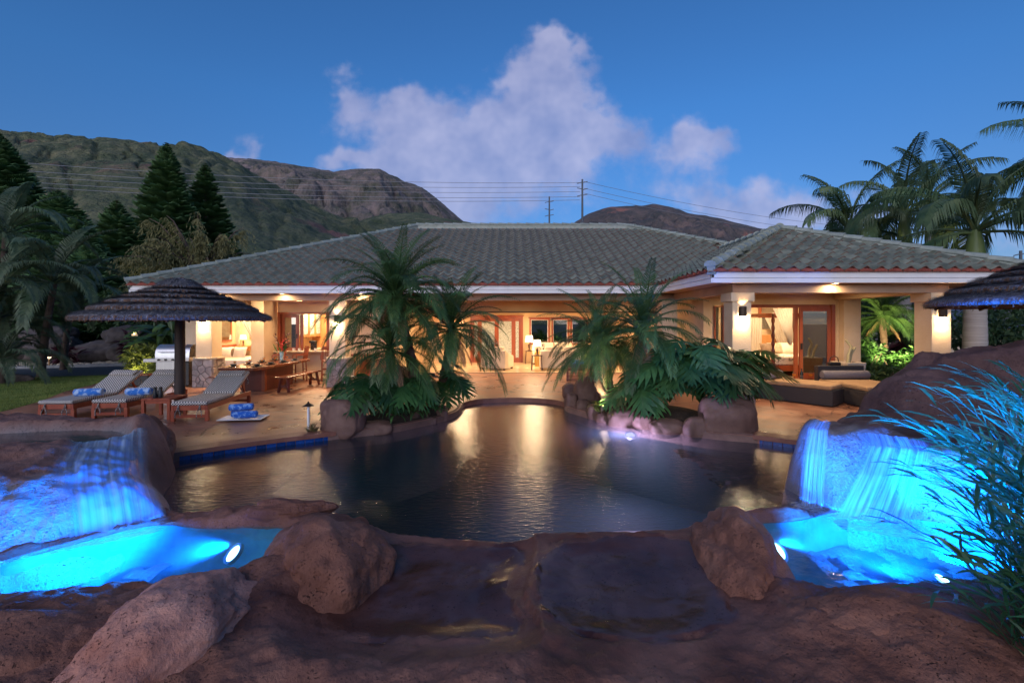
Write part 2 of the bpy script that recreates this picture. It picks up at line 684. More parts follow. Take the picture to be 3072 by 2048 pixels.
def glass_mat(name, tintc=(.9, .93, .93), ior=1.5, rough=.0, frost=None):
    m = bpy.data.materials.new(name)
    m.use_nodes = True
    t = m.node_tree
    N, L = t.nodes, t.links
    N.remove(N['Principled BSDF'])
    fr = schlick(N, L, ior, None)
    tr = N.new('ShaderNodeBsdfTransparent')
    tr.inputs[0].default_value = tuple(tintc) + (1,)
    g = N.new('ShaderNodeBsdfGlossy')
    g.inputs['Roughness'].default_value = rough
    ms = N.new('ShaderNodeMixShader')
    L.new(fr.outputs[0], ms.inputs[0])
    L.new(tr.outputs[0], ms.inputs[1])
    L.new(g.outputs[0], ms.inputs[2])
    out = ms.outputs[0]
    if frost:
        df = N.new('ShaderNodeBsdfDiffuse')
        df.inputs[0].default_value = tuple(frost[0]) + (1,)
        no = N.new('ShaderNodeTexNoise')
        no.inputs['Scale'].default_value = 34
        tcn = N.new('ShaderNodeTexCoord')
        L.new(tcn.outputs['Object'], no.inputs['Vector'])
        rr = N.new('ShaderNodeMapRange')
        L.new(no.outputs['Fac'], rr.inputs[0])
        rr.inputs[1].default_value = .4
        rr.inputs[2].default_value = .5
        rr.inputs[3].default_value = frost[2]
        rr.inputs[4].default_value = frost[1]
        m2 = N.new('ShaderNodeMixShader')
        L.new(rr.outputs[0], m2.inputs[0])
        L.new(out, m2.inputs[1])
        L.new(df.outputs[0], m2.inputs[2])
        out = m2.outputs[0]
    L.new(out, N['Material Output'].inputs[0])
    return m
def emit_mat(name, c, s):
    m = bpy.data.materials.new(name)
    m.use_nodes = True
    N, L = m.node_tree.nodes, m.node_tree.links
    N.remove(N['Principled BSDF'])
    e = N.new('ShaderNodeEmission')
    e.inputs[0].default_value = tuple(c) + (1,)
    e.inputs[1].default_value = s
    L.new(e.outputs[0], N['Material Output'].inputs[0])
    return m
def check_mat(name, c1, c2, sx, sy, rough=.8):
    """woven two-colour check, in the object's own coordinates"""
    m = mat(name, c1, rough=rough, spec=.2)
    N, L = m.node_tree.nodes, m.node_tree.links
    tcn = N.new('ShaderNodeTexCoord')
    mp = N.new('ShaderNodeMapping')
    mp.inputs['Scale'].default_value = (sx, sy, sy)
    mp.inputs['Location'].default_value = (.013, .017, .011)
    L.new(tcn.outputs['Object'], mp.inputs[0])
    ck = N.new('ShaderNodeTexChecker')
    ck.inputs['Scale'].default_value = 1
    ck.inputs[1].default_value = tuple(c1) + (1,)
    ck.inputs[2].default_value = tuple(c2) + (1,)
    L.new(mp.outputs[0], ck.inputs[0])
    L.new(ck.outputs[0], N['Principled BSDF'].inputs['Base Color'])
    return m
# ---------------------------------------------------------------- materials
WARM = (1.0, .62, .30)
WARM2 = (1.0, .70, .40)
BLUE = (.0, .17, 1.0)
m_stucco = mat('cream_stucco', (.60, .46, .31), (.66, .52, .37), scale=2, rough=.85, bump=.35, bscale=28, spec=.2)
m_inner = mat('interior_plaster', (.66, .50, .32), (.70, .54, .36), scale=1.5, rough=.8, spec=.2)
m_soffit = mat('tan_soffit', (.40, .26, .15), (.45, .30, .18), scale=2, rough=.7)
m_beam = mat('tan_beam', (.38, .25, .17), (.43, .29, .20), scale=3, rough=.7)
m_white = mat('white_trim_paint', (.76, .74, .74), (.82, .80, .80), scale=3, rough=.5)


m_lip = mat('bare_clay_tile_edge', (.16, .085, .065), (.22, .12, .09), scale=8, rough=.8)
m_cap = mat('pale_green_ridge_cap', (.26, .29, .24), (.35, .37, .32), scale=6, rough=.6, obj_var=.14, bump=.2)
m_red = mat('red_terracotta_eave', (.26, .055, .035), (.36, .09, .06), scale=9, rough=.7, obj_var=.12)
m_wood = mat('red_mahogany', (.22, .045, .018), (.33, .085, .03), scale=3, rough=.35, stretch=(1, 1, .12), bump=.05, coat=.3)
m_woodd = mat('dark_red_mahogany', (.10, .02, .013), (.17, .035, .02), scale=3, rough=.35, stretch=(1, 1, .15), coat=.3)
m_teak = mat('red_teak', (.25, .042, .020), (.36, .080, .034), scale=5, rough=.45, stretch=(1, .2, 1), bump=.05)
m_slab = mat('polished_koa_slab', (.15, .038, .018), (.26, .080, .032), scale=3, rough=.25, stretch=(2, .3, 1), coat=.4)
m_maple = mat('honey_maple', (.46, .22, .08), (.55, .28, .11), scale=3, rough=.4, stretch=(1, 1, .15))
m_stone = mat('lilac_grey_field_stone', (.20, .17, .17), (.38, .32, .29), scale=4, rough=.8, bump=.5, bscale=18, obj_var=.25)
m_mortar = mat('grey_mortar', (.17, .15, .14), (.22, .19, .18), scale=20, rough=.9, bump=.3)
m_capst = mat('buff_stone_cap', (.42, .34, .25), (.52, .43, .32), scale=6, rough=.8, bump=.4, bscale=30)
m_bronze = mat('dark_bronze', (.05, .03, .02), (.08, .05, .03), scale=12, rough=.45, metal=.6)
m_black = mat('black_enamel', (.012, .012, .014), rough=.4)
m_steel = mat('brushed_steel', (.45, .45, .46), (.52, .52, .53), scale=20, rough=.32, metal=.9, stretch=(1, 1, .05))
m_deck = mat('stamped_terracotta_concrete', (.155, .064, .042), (.40, .195, .118), scale=1.3, rough=.36, rvar=.16, bump=.35, bscale=7, c3=(.28, .128, .078), detail=10, lo=.37, hi=.64, nrough=.68, joint=((.06, .028, .02), .42, .008, 1.5))
m_coping = mat('red_brown_coping', (.20, .075, .050), (.27, .11, .075), scale=4, rough=.45, bump=.2, bscale=20)
m_floor = mat('travertine_floor', (.52, .38, .23), (.60, .45, .29), scale=3, rough=.22, rvar=.06, joint=((.40, .29, .18), .9, .004, .3), bump=.02)
m_pooltile = mat('cobalt_pool_tile', (.006, .028, .17), (.012, .065, .28), scale=30, rough=.12, obj_var=.4)
m_poolplaster = mat('dark_teal_pool_plaster', (.004, .012, .016), (.007, .018, .022), scale=2, rough=.8)
m_spaplaster = mat('aqua_spa_plaster', (.02, .13, .19), (.06, .27, .34), scale=2.2, rough=.8, bump=.3, bscale=9, detail=4)



m_rocks = mat('smooth_planter_stone', (.115, .060, .048), (.19, .105, .083), scale=3, rough=.7, bump=.35, bscale=34, obj_var=.15, c3=(.15, .08, .063), bdist=.02)
m_basin = mat('wet_basin_stone', (.055, .036, .032), (.105, .068, .058), scale=1.8, rough=.30, rvar=.12, bump=.25, bscale=14, detail=8)
m_soil = mat('dark_planting_soil', (.018, .011, .008), (.045, .028, .018), scale=12, rough=.95, bump=.8)
m_lawnb = mat('lawn_ground', (.08, .12, .028), (.14, .18, .045), scale=3, rough=.9)
m_grassbl = mat('lawn_blades', (.11, .18, .035), (.25, .30, .075), scale=2, rough=.7, transl=.3)
m_asphalt = mat('blue_grey_asphalt', (.045, .046, .05), (.065, .066, .07), scale=12, rough=.6)
m_kerb = mat('concrete_kerb', (.28, .28, .29), (.36, .36, .37), scale=5, rough=.8)
m_ground = mat('dry_hill_ground', (.035, .045, .018), (.09, .075, .04), scale=.06, rough=.95, detail=8)
m_thatch = mat('blue_grey_thatch', (.065, .068, .082), (.32, .30, .31), scale=4, rough=.95, stretch=(8, 8, 2), spec=.15, c3=(.15, .145, .16))
m_thatchu = mat('brown_thatch_underside', (.10, .05, .03), (.19, .10, .055), scale=8, rough=.95)
m_pole = mat('dark_log_pole', (.028, .018, .015), (.06, .038, .030), scale=5, rough=.7, stretch=(3, 3, .3), bump=.3)
m_cush = check_mat('black_white_check_cushion', (.72, .66, .60), (.045, .045, .055), 1 / .026, 1 / .024)
m_cord = mat('checked_tie_cord', (.03, .03, .035), (.5, .45, .4), scale=60, rough=.8, lo=.45, hi=.55)
m_towel = mat('blue_printed_towel', (.02, .16, .58), (.40, .55, .80), scale=9, rough=.95, lo=.46, hi=.58, bump=.3, bscale=90, sheen=.3, detail=2)
m_towel2 = mat('deep_blue_towel', (.010, .11, .52), (.22, .40, .75), scale=14, rough=.95, lo=.5, hi=.62, bump=.3, bscale=90, sheen=.3, detail=2)
m_china = mat('white_china', (.75, .76, .78), rough=.25)
m_plate = mat('slate_green_plate', (.07, .08, .075), (.11, .12, .11), scale=9, rough=.2)
m_glass = glass_mat('clear_glass', (.93, .95, .95))
m_pane = glass_mat('window_pane', (.80, .84, .84), ior=1.7)
m_mirrorpane = glass_mat('dusk_reflecting_pane', (.35, .37, .38), ior=4.2)
m_etched = glass_mat('etched_door_glass', (.55, .62, .62), frost=((.55, .62, .62), .92, .35))
m_wine = mat('amber_wine', (.65, .28, .03), rough=.05, emit=(.9, .4, .05), estr=.0, transl=.5)
m_bottle = mat('black_green_bottle_glass', (.010, .014, .010), rough=.06)
m_linen = mat('white_linen', (.76, .70, .60), (.82, .76, .66), scale=4, rough=.9, bump=.2, bscale=14, sheen=.2)
m_linenp = mat('printed_white_linen', (.30, .25, .20), (.76, .70, .60), scale=11, rough=.9, lo=.38, hi=.44, detail=1)
m_sheer = mat('sheer_white_curtain', (.72, .68, .60), (.78, .74, .66), scale=4, rough=.9, transl=.45)
m_sheerb = mat('blue_grey_sheer', (.28, .33, .36), (.38, .43, .45), scale=4, rough=.9, transl=.3)
m_sofa = mat('cream_sofa_canvas', (.66, .58, .46), (.72, .64, .52), scale=3, rough=.9, bump=.15, bscale=60)
m_brownp = mat('brown_cushion', (.16, .11, .075), (.24, .17, .12), scale=14, rough=.9)
m_darkbrown = mat('espresso_wood', (.045, .02, .012), (.08, .035, .02), scale=4, rough=.35)
m_wicker = mat('charcoal_wicker', (.020, .019, .024), (.038, .036, .044), scale=60, rough=.6, bump=.6, bscale=120, stretch=(1, 1, 2.5))
m_daycush = mat('tan_daybed_cushion', (.30, .19, .10), (.37, .24, .135), scale=6, rough=.9, bump=.15, bscale=80)
m_bolster = check_mat('grey_dotted_bolster', (.20, .19, .22), (.11, .105, .13), 1 / .018, 1 / .018)
m_pot = mat('pale_limestone_pot', (.50, .42, .33), (.58, .50, .40), scale=6, rough=.8, bump=.2, bscale=30)
m_leaf = mat('pygmy_palm_leaf', (.045, .110, .036), (.115, .200, .058), scale=3, rough=.42, transl=.42, obj_var=.35, spec=.5)
m_leafw = mat('dusty_palm_leaf', (.055, .100, .050), (.150, .190, .095), scale=2, rough=.5, transl=.3, obj_var=.3)
m_leafr = mat('royal_palm_leaf', (.075, .140, .060), (.180, .240, .105), scale=2, rough=.45, transl=.45, obj_var=.4)
m_mons = mat('monstera_leaf', (.022, .085, .030), (.070, .165, .050), scale=4, rough=.30, transl=.3, obj_var=.45)
m_stem = mat('green_stem', (.05, .09, .025), (.09, .13, .04), scale=5, rough=.5)
m_trunk = mat('scarred_palm_trunk', (.045, .024, .016), (.11, .065, .045), scale=9, rough=.9, bump=.8, bscale=26)
m_trunkg = mat('ringed_grey_palm_trunk', (.27, .24, .23), (.40, .36, .34), scale=3, rough=.85, stretch=(.3, .3, 6), bump=.3, bscale=4)
m_shaft = mat('green_crownshaft', (.11, .17, .045), (.17, .22, .07), scale=2, rough=.45, stretch=(3, 3, .3))
m_fern = mat('bright_fern', (.06, .16, .04), (.10, .24, .06), scale=4, rough=.5, transl=.35, obj_var=.3)
m_shrub = mat('yellow_green_shrub_leaf', (.12, .16, .03), (.24, .28, .06), scale=3, rough=.5, transl=.3)
m_ti = mat('crimson_ti_leaf', (.045, .010, .016), (.11, .022, .034), scale=5, rough=.4, transl=.3)
m_pine = mat('norfolk_pine_needles', (.050, .120, .048), (.125, .225, .075), scale=2.5, rough=.7, obj_var=.25)
m_bark = mat('brown_bark', (.07, .045, .035), (.14, .095, .07), scale=6, rough=.9, bump=.6)
m_droop = mat('bronze_drooping_foliage', (.15, .145, .05), (.36, .31, .13), scale=.8, rough=.7, transl=.3, c3=(.22, .20, .075))
m_hedge = mat('dark_evergreen_leaf', (.022, .055, .020), (.060, .110, .032), scale=2, rough=.6, transl=.2)
m_grass = mat('ornamental_grass_blade', (.018, .085, .035), (.055, .165, .065), scale=3, rough=.4, transl=.3)
m_drygrass = mat('dry_grass_blade', (.34, .19, .10), (.46, .29, .17), scale=4, rough=.7, transl=.3)
m_boulderg = mat('grey_brown_wall_boulder', (.050, .038, .034), (.115, .09, .08), scale=3, rough=.85, bump=.6, obj_var=.2)
m_hill = mat('green_scrub_hillside', (.045, .070, .028), (.23, .21, .105), scale=.05, rough=.95, detail=14, c3=(.115, .130, .060), lo=.40, hi=.62, bump=1.0, bscale=.16, bdist=7, nrough=.8)
m_redsoil = mat('hill_red_soil', (.20, .09, .065), (.10, .075, .05), scale=.03, rough=.95)
m_mount = mat('brown_ridged_mountain', (.070, .075, .050), (.25, .185, .165), scale=.011, rough=.95, detail=14, c3=(.15, .125, .105), lo=.40, hi=.60, bump=1.0, bscale=.03, bdist=16, nrough=.78)
m_mountr = mat('dark_red_mountain', (.055, .054, .055), (.17, .118, .108), scale=.009, rough=.95, detail=14, c3=(.105, .085, .080), lo=.40, hi=.62, nrough=.78, bump=1.0, bscale=.02, bdist=16)
m_pool = water_mat('pool_water', (.12, .30, .34), rough=.16, bump=.24, bscale=15, detail=5, stretch=(.7, 1.5, 1), ior=1.55, extra=((.08, .28, .44), .05))
m_spaw = water_mat('glowing_spa_water', (.62, .90, .97), rough=.10, bump=.25, bscale=4, extra=((.40, .60, .70), .05))
m_pondw = water_mat('dark_pond_water', (.35, .45, .5), rough=.12, bump=.35, bscale=3, stretch=(.5, 2, 1))
m_basinw = water_mat('thin_basin_water', (.72, .70, .74), rough=.07, bump=.08, bscale=3, ior=1.35)
m_fall = water_mat('falling_water', (.75, .88, .95), rough=.22, bump=.4, bscale=9, extra=((.58, .74, .94), .92, 1.0, (20, .9, 1), .06))
m_film = water_mat('water_film', (.85, .92, .96), rough=.15, bump=.6, bscale=14, extra=((.50, .68, .92), .95, 1.0, (13, .8, 1), .15))  # blue lamplight put into the film's own scatter colour
m_cable = mat('overhead_cable', (.30, .30, .33), rough=.6)
m_polem = mat('grey_steel_pole', (.07, .08, .10), (.10, .11, .13), scale=2, rough=.5)
m_shade = mat('lit_lamp_shade', (.85, .75, .58), rough=.9, emit=(1.0, .80, .50), estr=2.4)
m_bulb = emit_mat('lit_bulb', (1.0, .78, .48), 220)
m_downl = emit_mat('lit_downlight', (1.0, .72, .40), 400)
m_blueb = emit_mat('blue_white_lens', (.55, .90, 1.0), 9)
m_pinkb = emit_mat('pink_lens', (1.0, .42, .60), 3.2)
m_oven = emit_mat('oven_glow', (1.0, .55, .22), 1.0)

def wet_variant(m, wetc, wetr, flat=None):
    """the same rock, dark and shiny where water runs over it (vertex attribute 'wet')"""
    N, L = m.node_tree.nodes, m.node_tree.links
    b = N['Principled BSDF']
    a = N.new('ShaderNodeAttribute')
    a.attribute_name = 'wet'
    mx = N.new('ShaderNodeMix')
    mx.data_type = 'RGBA'
    src = b.inputs['Base Color'].links[0].from_socket
    L.new(a.outputs['Fac'], mx.inputs[0])
    L.new(src, mx.inputs[6])
    mu = N.new('ShaderNodeMix')
    mu.data_type = 'RGBA'
    mu.blend_type = 'MULTIPLY'
    mu.inputs[0].default_value = 1
    L.new(src, mu.inputs[6])
    if flat:
        mu.blend_type = 'MIX'
        mu.inputs[0].default_value = .7
    mu.inputs[7].default_value = (flat or wetc) + (1,)
    L.new(mu.outputs[2], mx.inputs[7])
    L.new(mx.outputs[2], b.inputs['Base Color'])
    mr = N.new('ShaderNodeMapRange')
    L.new(a.outputs['Fac'], mr.inputs[0])
    mr.inputs[3].default_value = b.inputs['Roughness'].default_value
    mr.inputs[4].default_value = wetr
    L.new(mr.outputs[0], b.inputs['Roughness'])
    for n in N:
        if n.type == 'BUMP':
            m2 = N.new('ShaderNodeMapRange')
            L.new(a.outputs['Fac'], m2.inputs[0])
            m2.inputs[3].default_value = n.inputs['Strength'].default_value
            m2.inputs[4].default_value = 1.2 if flat else .12
            L.new(m2.outputs[0], n.inputs['Strength'])
ROCK = dict(rough=.80, bump=.9, bscale=10, detail=10, pits=.9, pscale=58, bdist=.04, spec=.35, lo=.33, hi=.68)
m_rock = mat('red_brown_lava_rock', (.125, .046, .029), (.33, .155, .106), scale=1.6, c3=(.215, .090, .060), **ROCK)
m_shelf = mat('red_brown_lava_shelf', (.125, .046, .029), (.33, .155, .106), scale=1.6, c3=(.215, .090, .060), **ROCK)
wet_variant(m_shelf, (.36, .34, .40), .17)
m_rockwet = mat('waterfall_lava_rock', (.130, .058, .044), (.30, .165, .135), scale=1.6, c3=(.20, .098, .076), **ROCK)
m_rockdark = mat('dark_waterfall_lava_rock', (.060, .028, .026), (.150, .080, .070), scale=1.6, c3=(.10, .050, .044), **ROCK)  # darker copy of the waterfall rock: wetness and shading put into its colour
wet_variant(m_rockdark, None, .30, (.30, .29, .30))  # wet zone paled to grey so the face looks lit blue
wet_variant(m_rockwet, None, .30, (.30, .29, .30))  # same pale grey: brightness of the blue-lit face put into the colour
m_rockpink = mat('pink_lava_rock', (.34, .135, .095), (.60, .32, .25), scale=2.0, c3=(.47, .22, .165), **ROCK)
m_tile = mat('green_grey_roof_tile', (.130, .136, .092), (.262, .256, .180), scale=5, rough=.6, obj_var=.25, bump=.2, bscale=30, c3=(.190, .190, .130))
m_tile_mass = mat('green_grey_roof_tiles_far', (.130, .136, .092), (.262, .256, .180), scale=3.2, rough=.6, bump=.2, bscale=30, c3=(.190, .190, .130), lo=.33, hi=.67, detail=8)

def soil_patches(m, c, scale, thr):
    """bare red soil showing through in patches"""
    N, L = m.node_tree.nodes, m.node_tree.links
    b = N['Principled BSDF']
    src = b.inputs['Base Color'].links[0].from_socket
    tcn = N.new('ShaderNodeTexCoord')
    n = N.new('ShaderNodeTexNoise')
    n.inputs['Scale'].default_value = scale
    n.inputs['Detail'].default_value = 8
    n.inputs['Roughness'].default_value = .65
    L.new(tcn.outputs['Object'], n.inputs['Vector'])
    r = N.new('ShaderNodeValToRGB')
    r.color_ramp.elements[0].position = thr
    r.color_ramp.elements[1].position = thr + .06
    L.new(n.outputs['Fac'], r.inputs[0])
    mx = N.new('ShaderNodeMix')
    mx.data_type = 'RGBA'
    L.new(r.outputs[0], mx.inputs[0])
    L.new(src, mx.inputs[6])
    mx.inputs[7].default_value = c + (1,)
    L.new(mx.outputs[2], b.inputs['Base Color'])
soil_patches(m_hill, (.28, .13, .10), .012, .60)
soil_patches(m_mountr, (.30, .13, .10), .004, .60)

m_foam = water_mat('churned_foam', (.95, .97, 1.0), rough=.3, bump=.5, bscale=20, extra=((.85, .90, .95), .55, 1.0, (7, 7, 1), .0))
# ================================================================ ground, deck, pool
WZ = -.12                                             # pool water level
POOL = [(-4.9, 5.3), (-5.5, 6.3), (-5.22, 6.98), (-4.36, 7.66), (-3.34, 8.28), (-2.9, 8.52), (-2.32, 8.82), (-1.93, 9.24), (-1.42, 9.9), (-1.2, 10.5), (-1.25, 11.5),
        (-.9, 12.0), (0, 12.25), (.85, 12.1), (1.35, 11.6), (1.29, 10.9), (1.48, 10.6), (1.82, 9.9), (2.63, 9.24), (3.28, 8.64), (3.7, 8.32), (4.27, 8.10), (4.94, 7.63),
        (6.0, 7.0), (6.2, 5.9), (4.2, 5.2), (3.3, 4.98), (2.5, 4.9), (2.0, 4.66), (1.75, 4.58), (.35, 4.50), (.2, 4.40), (-.3, 4.42), (-1.2, 4.56), (-1.75, 4.72), (-2.2, 4.95), (-2.7, 4.98), (-3.4, 5.02)]
POOLS = smooth_poly(POOL, 2)
def fill(name, loops, z, m, parent=None):
    bm = bmesh.new()
    for lp in loops:
        vs = [bm.verts.new((p[0], p[1], z)) for p in lp]
        for i in range(len(vs)):
            bm.edges.new((vs[i - 1], vs[i]))
    bmesh.ops.triangle_fill(bm, use_beauty=True, use_dissolve=False, edges=bm.edges[:])
    bmesh.ops.recalc_face_normals(bm, faces=bm.faces)
    for f in bm.faces:
        if f.normal.z < 0:
            f.normal_flip()
    me = bpy.data.meshes.new(name)
    bm.to_mesh(me)
    bm.free()
    me.materials.append(m)
    return link(name, me, parent)
LAWN_EDGE = [(-9.4, 6.2), (-10.4, 8.0), (-11.2, 9.6), (-11.5, 10.6), (-11.9, 11.6), (-12.9, 13.3), (-13.6, 15.2), (-13.3, 16.4)]
_i0 = min(range(len(POOLS)), key=lambda i: math.hypot(POOLS[i][0] + 5.45, POOLS[i][1] - 6.3))
_i1 = min(range(len(POOLS)), key=lambda i: math.hypot(POOLS[i][0] - 6.1, POOLS[i][1] - 6.4))
BACK = POOLS[_i0:_i1 + 1]
DECK = [(-9.4, 6.2)] + BACK + [(12, 6.3), (16, 6.4), (16, 21), (-12.4, 21), (-12.4, 17.2)] + LAWN_EDGE[::-1][:-1]
deck = struct(fill('patio_deck', [DECK], 0.0, m_deck))
rim = MB()
n = len(POOLS)
rim.cm = 0
for i in range(n):
    a, b = POOLS[i - 1], POOLS[i]
    tz = 0 if _i0 <= i <= _i1 + 1 else -.17
    rim.add([(a[0], a[1], tz), (b[0], b[1], tz), (b[0], b[1], -.22), (a[0], a[1], -.22), (b[0], b[1], -1.5), (a[0], a[1], -1.5)], [(0, 1, 2, 3)])
    rim.cm = 1
    rim.add([(a[0], a[1], -.22), (b[0], b[1], -.22), (b[0], b[1], -1.5), (a[0], a[1], -1.5)], [(0, 1, 2, 3)])
    rim.cm = 0
rim.build('pool_wall', [m_coping, m_poolplaster])
struct(bpy.data.objects['pool_wall'])
struct(fill('pool_floor', [POOLS], -1.5, m_poolplaster))
struct(fill('pool_water', [POOLS], WZ, m_pool))
# ground with an opening for the pool terrace
struct(fill('ground', [[(-6000, -400), (6000, -400), (6000, 6000), (-6000, 6000)], [(-9.0, 1.2), (15.5, 1.2), (15.5, 20), (-9.0, 20)]], -.07, m_ground))
lawn = struct(fill('lawn', [[(-34, 4.0), (-9.0, 4.0)] + LAWN_EDGE + [(-14.6, 17.6), (-19, 16.2), (-26, 13.4), (-34, 11)]], -.012, m_lawnb))
DRIVE = [(-14.2, 18.0), (-17.0, 17.0), (-20, 15.9), (-36, 10.5), (-40, 13.5), (-22, 19.6), (-18.0, 21.1), (-13.4, 22.8), (-12.6, 20.5)]
struct(fill('driveway', [DRIVE], -.006, m_asphalt))
kb = MB()
for a, b in zip(DRIVE[4:8], DRIVE[5:8]):
    kb.bar((a[0], a[1], .03), (b[0], b[1], .03), .2, .14)
struct(kb.build('driveway_kerb', m_kerb))
# grass blades, uncountable
rs = np.random.RandomState(3)
def scatter(poly, n, rs):
    p = np.array(poly)
    lo, hi = p.min(0), p.max(0)
    q = lo + rs.rand(n, 2) * (hi - lo)
    return q[sdpoly(q[:, 0], q[:, 1], poly) < 0]
LP = [(-19, 7), (-10.0, 7)] + LAWN_EDGE[1:] + [(-14.6, 17.5), (-19, 16.0)]
q = scatter(LP, 150000, rs)
k = len(q)
ang = rs.rand(k) * 6.28
h = .02 + .03 * rs.rand(k)
w = .006
dx, dy_ = np.cos(ang) * w, np.sin(ang) * w
lean = (rs.rand(k, 2) - .5) * .04
V = np.zeros((k, 3, 3))
V[:, 0] = np.stack([q[:, 0] - dx, q[:, 1] - dy_, np.full(k, -.012)], 1)
V[:, 1] = np.stack([q[:, 0] + dx, q[:, 1] + dy_, np.full(k, -.012)], 1)
V[:, 2] = np.stack([q[:, 0] + lean[:, 0], q[:, 1] + lean[:, 1], h], 1)
stuff(tag(npmesh('grass', V.reshape(-1, 3), np.arange(k * 3).reshape(-1, 3), m_grassbl, None, False), 'short green lawn grass beside the sun loungers', 'grass'))
# coping with its blue waterline tiles
def coping(name, pts, label, tl):
    pts = smooth_poly(pts, 2, closed=False)
    c = MB()
    for a, b in zip(pts, pts[1:]):
        t = Vector((b[0] - a[0], b[1] - a[1])).normalized()
        nn = Vector((-t.y, t.x))
        a, b = Vector(a), Vector(b)
        i0, i1, o0, o1 = a - nn * .05, b - nn * .05, a + nn * .28, b + nn * .28
        c.add([(i0.x, i0.y, .022), (i1.x, i1.y, .022), (o1.x, o1.y, .022), (o0.x, o0.y, .022), (i0.x, i0.y, -.05), (i1.x, i1.y, -.05), (o0.x, o0.y, .0), (o1.x, o1.y, .0)],
              [(0, 1, 2, 3), (4, 5, 1, 0), (3, 2, 7, 6)])
    o = struct(c.build(name, m_coping, None, smooth=60, recalc=False))
    L = 0
    tm = MB().box(-.072, .072, -.006, .006, -.075, .075)
    proto = None
    ds = [Vector(p) for p in pts]
    seg = 0
    pos = .08
    for a, b in zip(ds, ds[1:]):
        l = (b - a).length
        while pos < l:
            p = a + (b - a) * (pos / l)
            t = (b - a) / l
            nn = Vector((-t.y, t.x))
            loc = (p.x - nn.x * .012, p.y - nn.y * .012, -.127)
            if proto is None:
                proto = tm.build('waterline_tile', m_pooltile, o, bevel=.006, loc=loc, rot=(0, 0, math.atan2(t.y, t.x)))
            else:
                link('waterline_tile', proto.data, o, loc, (0, 0, math.atan2(t.y, t.x)), .006)
            pos += .15
        pos -= l
coping('pool_coping', [(-5.5, 6.6), (-5.22, 6.98), (-4.36, 7.66), (-3.34, 8.28), (-3.2, 8.36)], '', 0)
coping('pool_coping', [(4.25, 8.12), (4.94, 7.63), (6.0, 7.0), (6.15, 6.6)], '', 0)
# ================================================================ rocks
def ico(sub):
    bm = bmesh.new()
    bmesh.ops.create_icosphere(bm, subdivisions=sub, radius=1)
    V = np.array([v.co[:] for v in bm.verts])
    T = np.array([[v.index for v in f.verts] for f in bm.faces])
    bm.free()
    return V, T
ICO = {s: ico(s) for s in (3, 4, 5, 6)}
def boulder(name, label, c, r, seed=0, sub=4, m=None, rz=0.0, amp=.22, fine=.03, box=.0, cat='boulder', group=None, parent=None, tilt=0.0):
    V, T = ICO[sub]
    D = V.copy()
    if box:
        e = 1.0 / (1 - box * .55)
        D = np.sign(D) * np.abs(D) ** (1 / e)
        D /= (np.abs(D) ** (2 * e)).sum(1, keepdims=True) ** (1 / (2 * e)) * .5 + .5
    nz = 1 + amp * fbm(V * 1.25 + seed * 7.7, 3, .45) + fine * fbm(V * 5 + seed * 3.1, 4, .55)
    D = D * nz[:, None] * np.array(r)
    o = npmesh(name, D, T, m or m_rock, parent)
    o.location = c
    o.rotation_euler = (tilt, 0, rz)
    if label:
        tag(o, label, cat, group)
    return o
def pxboulder(name, label, x0, x1, y0, y1, zb=-.08, ratio=.8, seed=0, m=None, **k):
    d0 = F * (CH - zb) / (y1 - HY)
    w = (x1 - x0) / F * d0
    dc = d0 + w * ratio * .5
    top = CH + (HY - y0) / F * dc
    hgt = max(top - zb, .08)
    cx = ((x0 + x1) / 2 - CX) / F * dc
    return boulder(name, label, (cx, dc, zb + hgt * .36), ((x1 - x0) / F * dc / 2, w * ratio * .5, hgt * .64), seed, m=m, **k)
# --- left upper pond rock
LO = [(-3.55, 4.95), (-3.95, 4.45), (-4.35, 3.88), (-5.2, 2.9), (-6.5, 1.9), (-10, 1.2), (-10, 7.4), (-7, 7.35), (-5.6, 7.25), (-5.15, 7.0), (-4.75, 6.55), (-4.15, 5.65)]
LI = [(-4.98, 6.0), (-5.0, 5.45), (-5.05, 4.75), (-5.7, 4.0), (-7.0, 3.1), (-9.6, 2.2), (-9.6, 7.0), (-7, 6.98), (-5.9, 6.9), (-5.35, 6.62)]
LP_ = smooth_poly([(-5.08, 5.85), (-5.05, 6.15), (-5.35, 6.5), (-5.8, 6.68), (-6.8, 6.6), (-7.5, 6.3), (-9.2, 5.9), (-9.2, 5.0), (-7.6, 5.15), (-6.3, 5.42), (-5.7, 5.5), (-5.3, 5.5)], 2)
def plateau(X, Y, outer, inner, z0, z1, pw=.6):
    do = np.maximum(-sdpoly(X, Y, outer), 0)
    di = np.maximum(sdpoly(X, Y, inner), 0)
    t = do / (do + di + 1e-9)
    inside = sdpoly(X, Y, inner) < 0
    t = np.where(inside, 1, t)
    return z0 + (z1 - z0) * np.sin(np.clip(t, 0, 1) * PI / 2) ** pw
def n2(X, Y, s, seed=0., o=4, g=.5):
    return fbm(np.stack([X.ravel() * s, Y.ravel() * s, np.full(X.size, seed)], 1), o, g).reshape(X.shape)
def left_rock(X, Y):
    h = plateau(X, Y, LO, LI, -.45, .52, .55)
    h += .05 * sstep(5.9, 7.0, Y) + .07 * n2(X, Y, 1.1, 3.3) + .022 * n2(X, Y, 6, 1.3)
    h += .10 * np.exp(-((X + 5.15) / .34) ** 2 - ((Y - 6.6) / .35) ** 2)
    dp = sdpoly(X, Y, LP_)
    h = h - .28 * sstep(.06, -.14, dp)
    lip = np.exp(-((X + 5.02) / .28) ** 2 - ((Y - 5.75) / .42) ** 2)
    h = h - .07 * lip
    return h
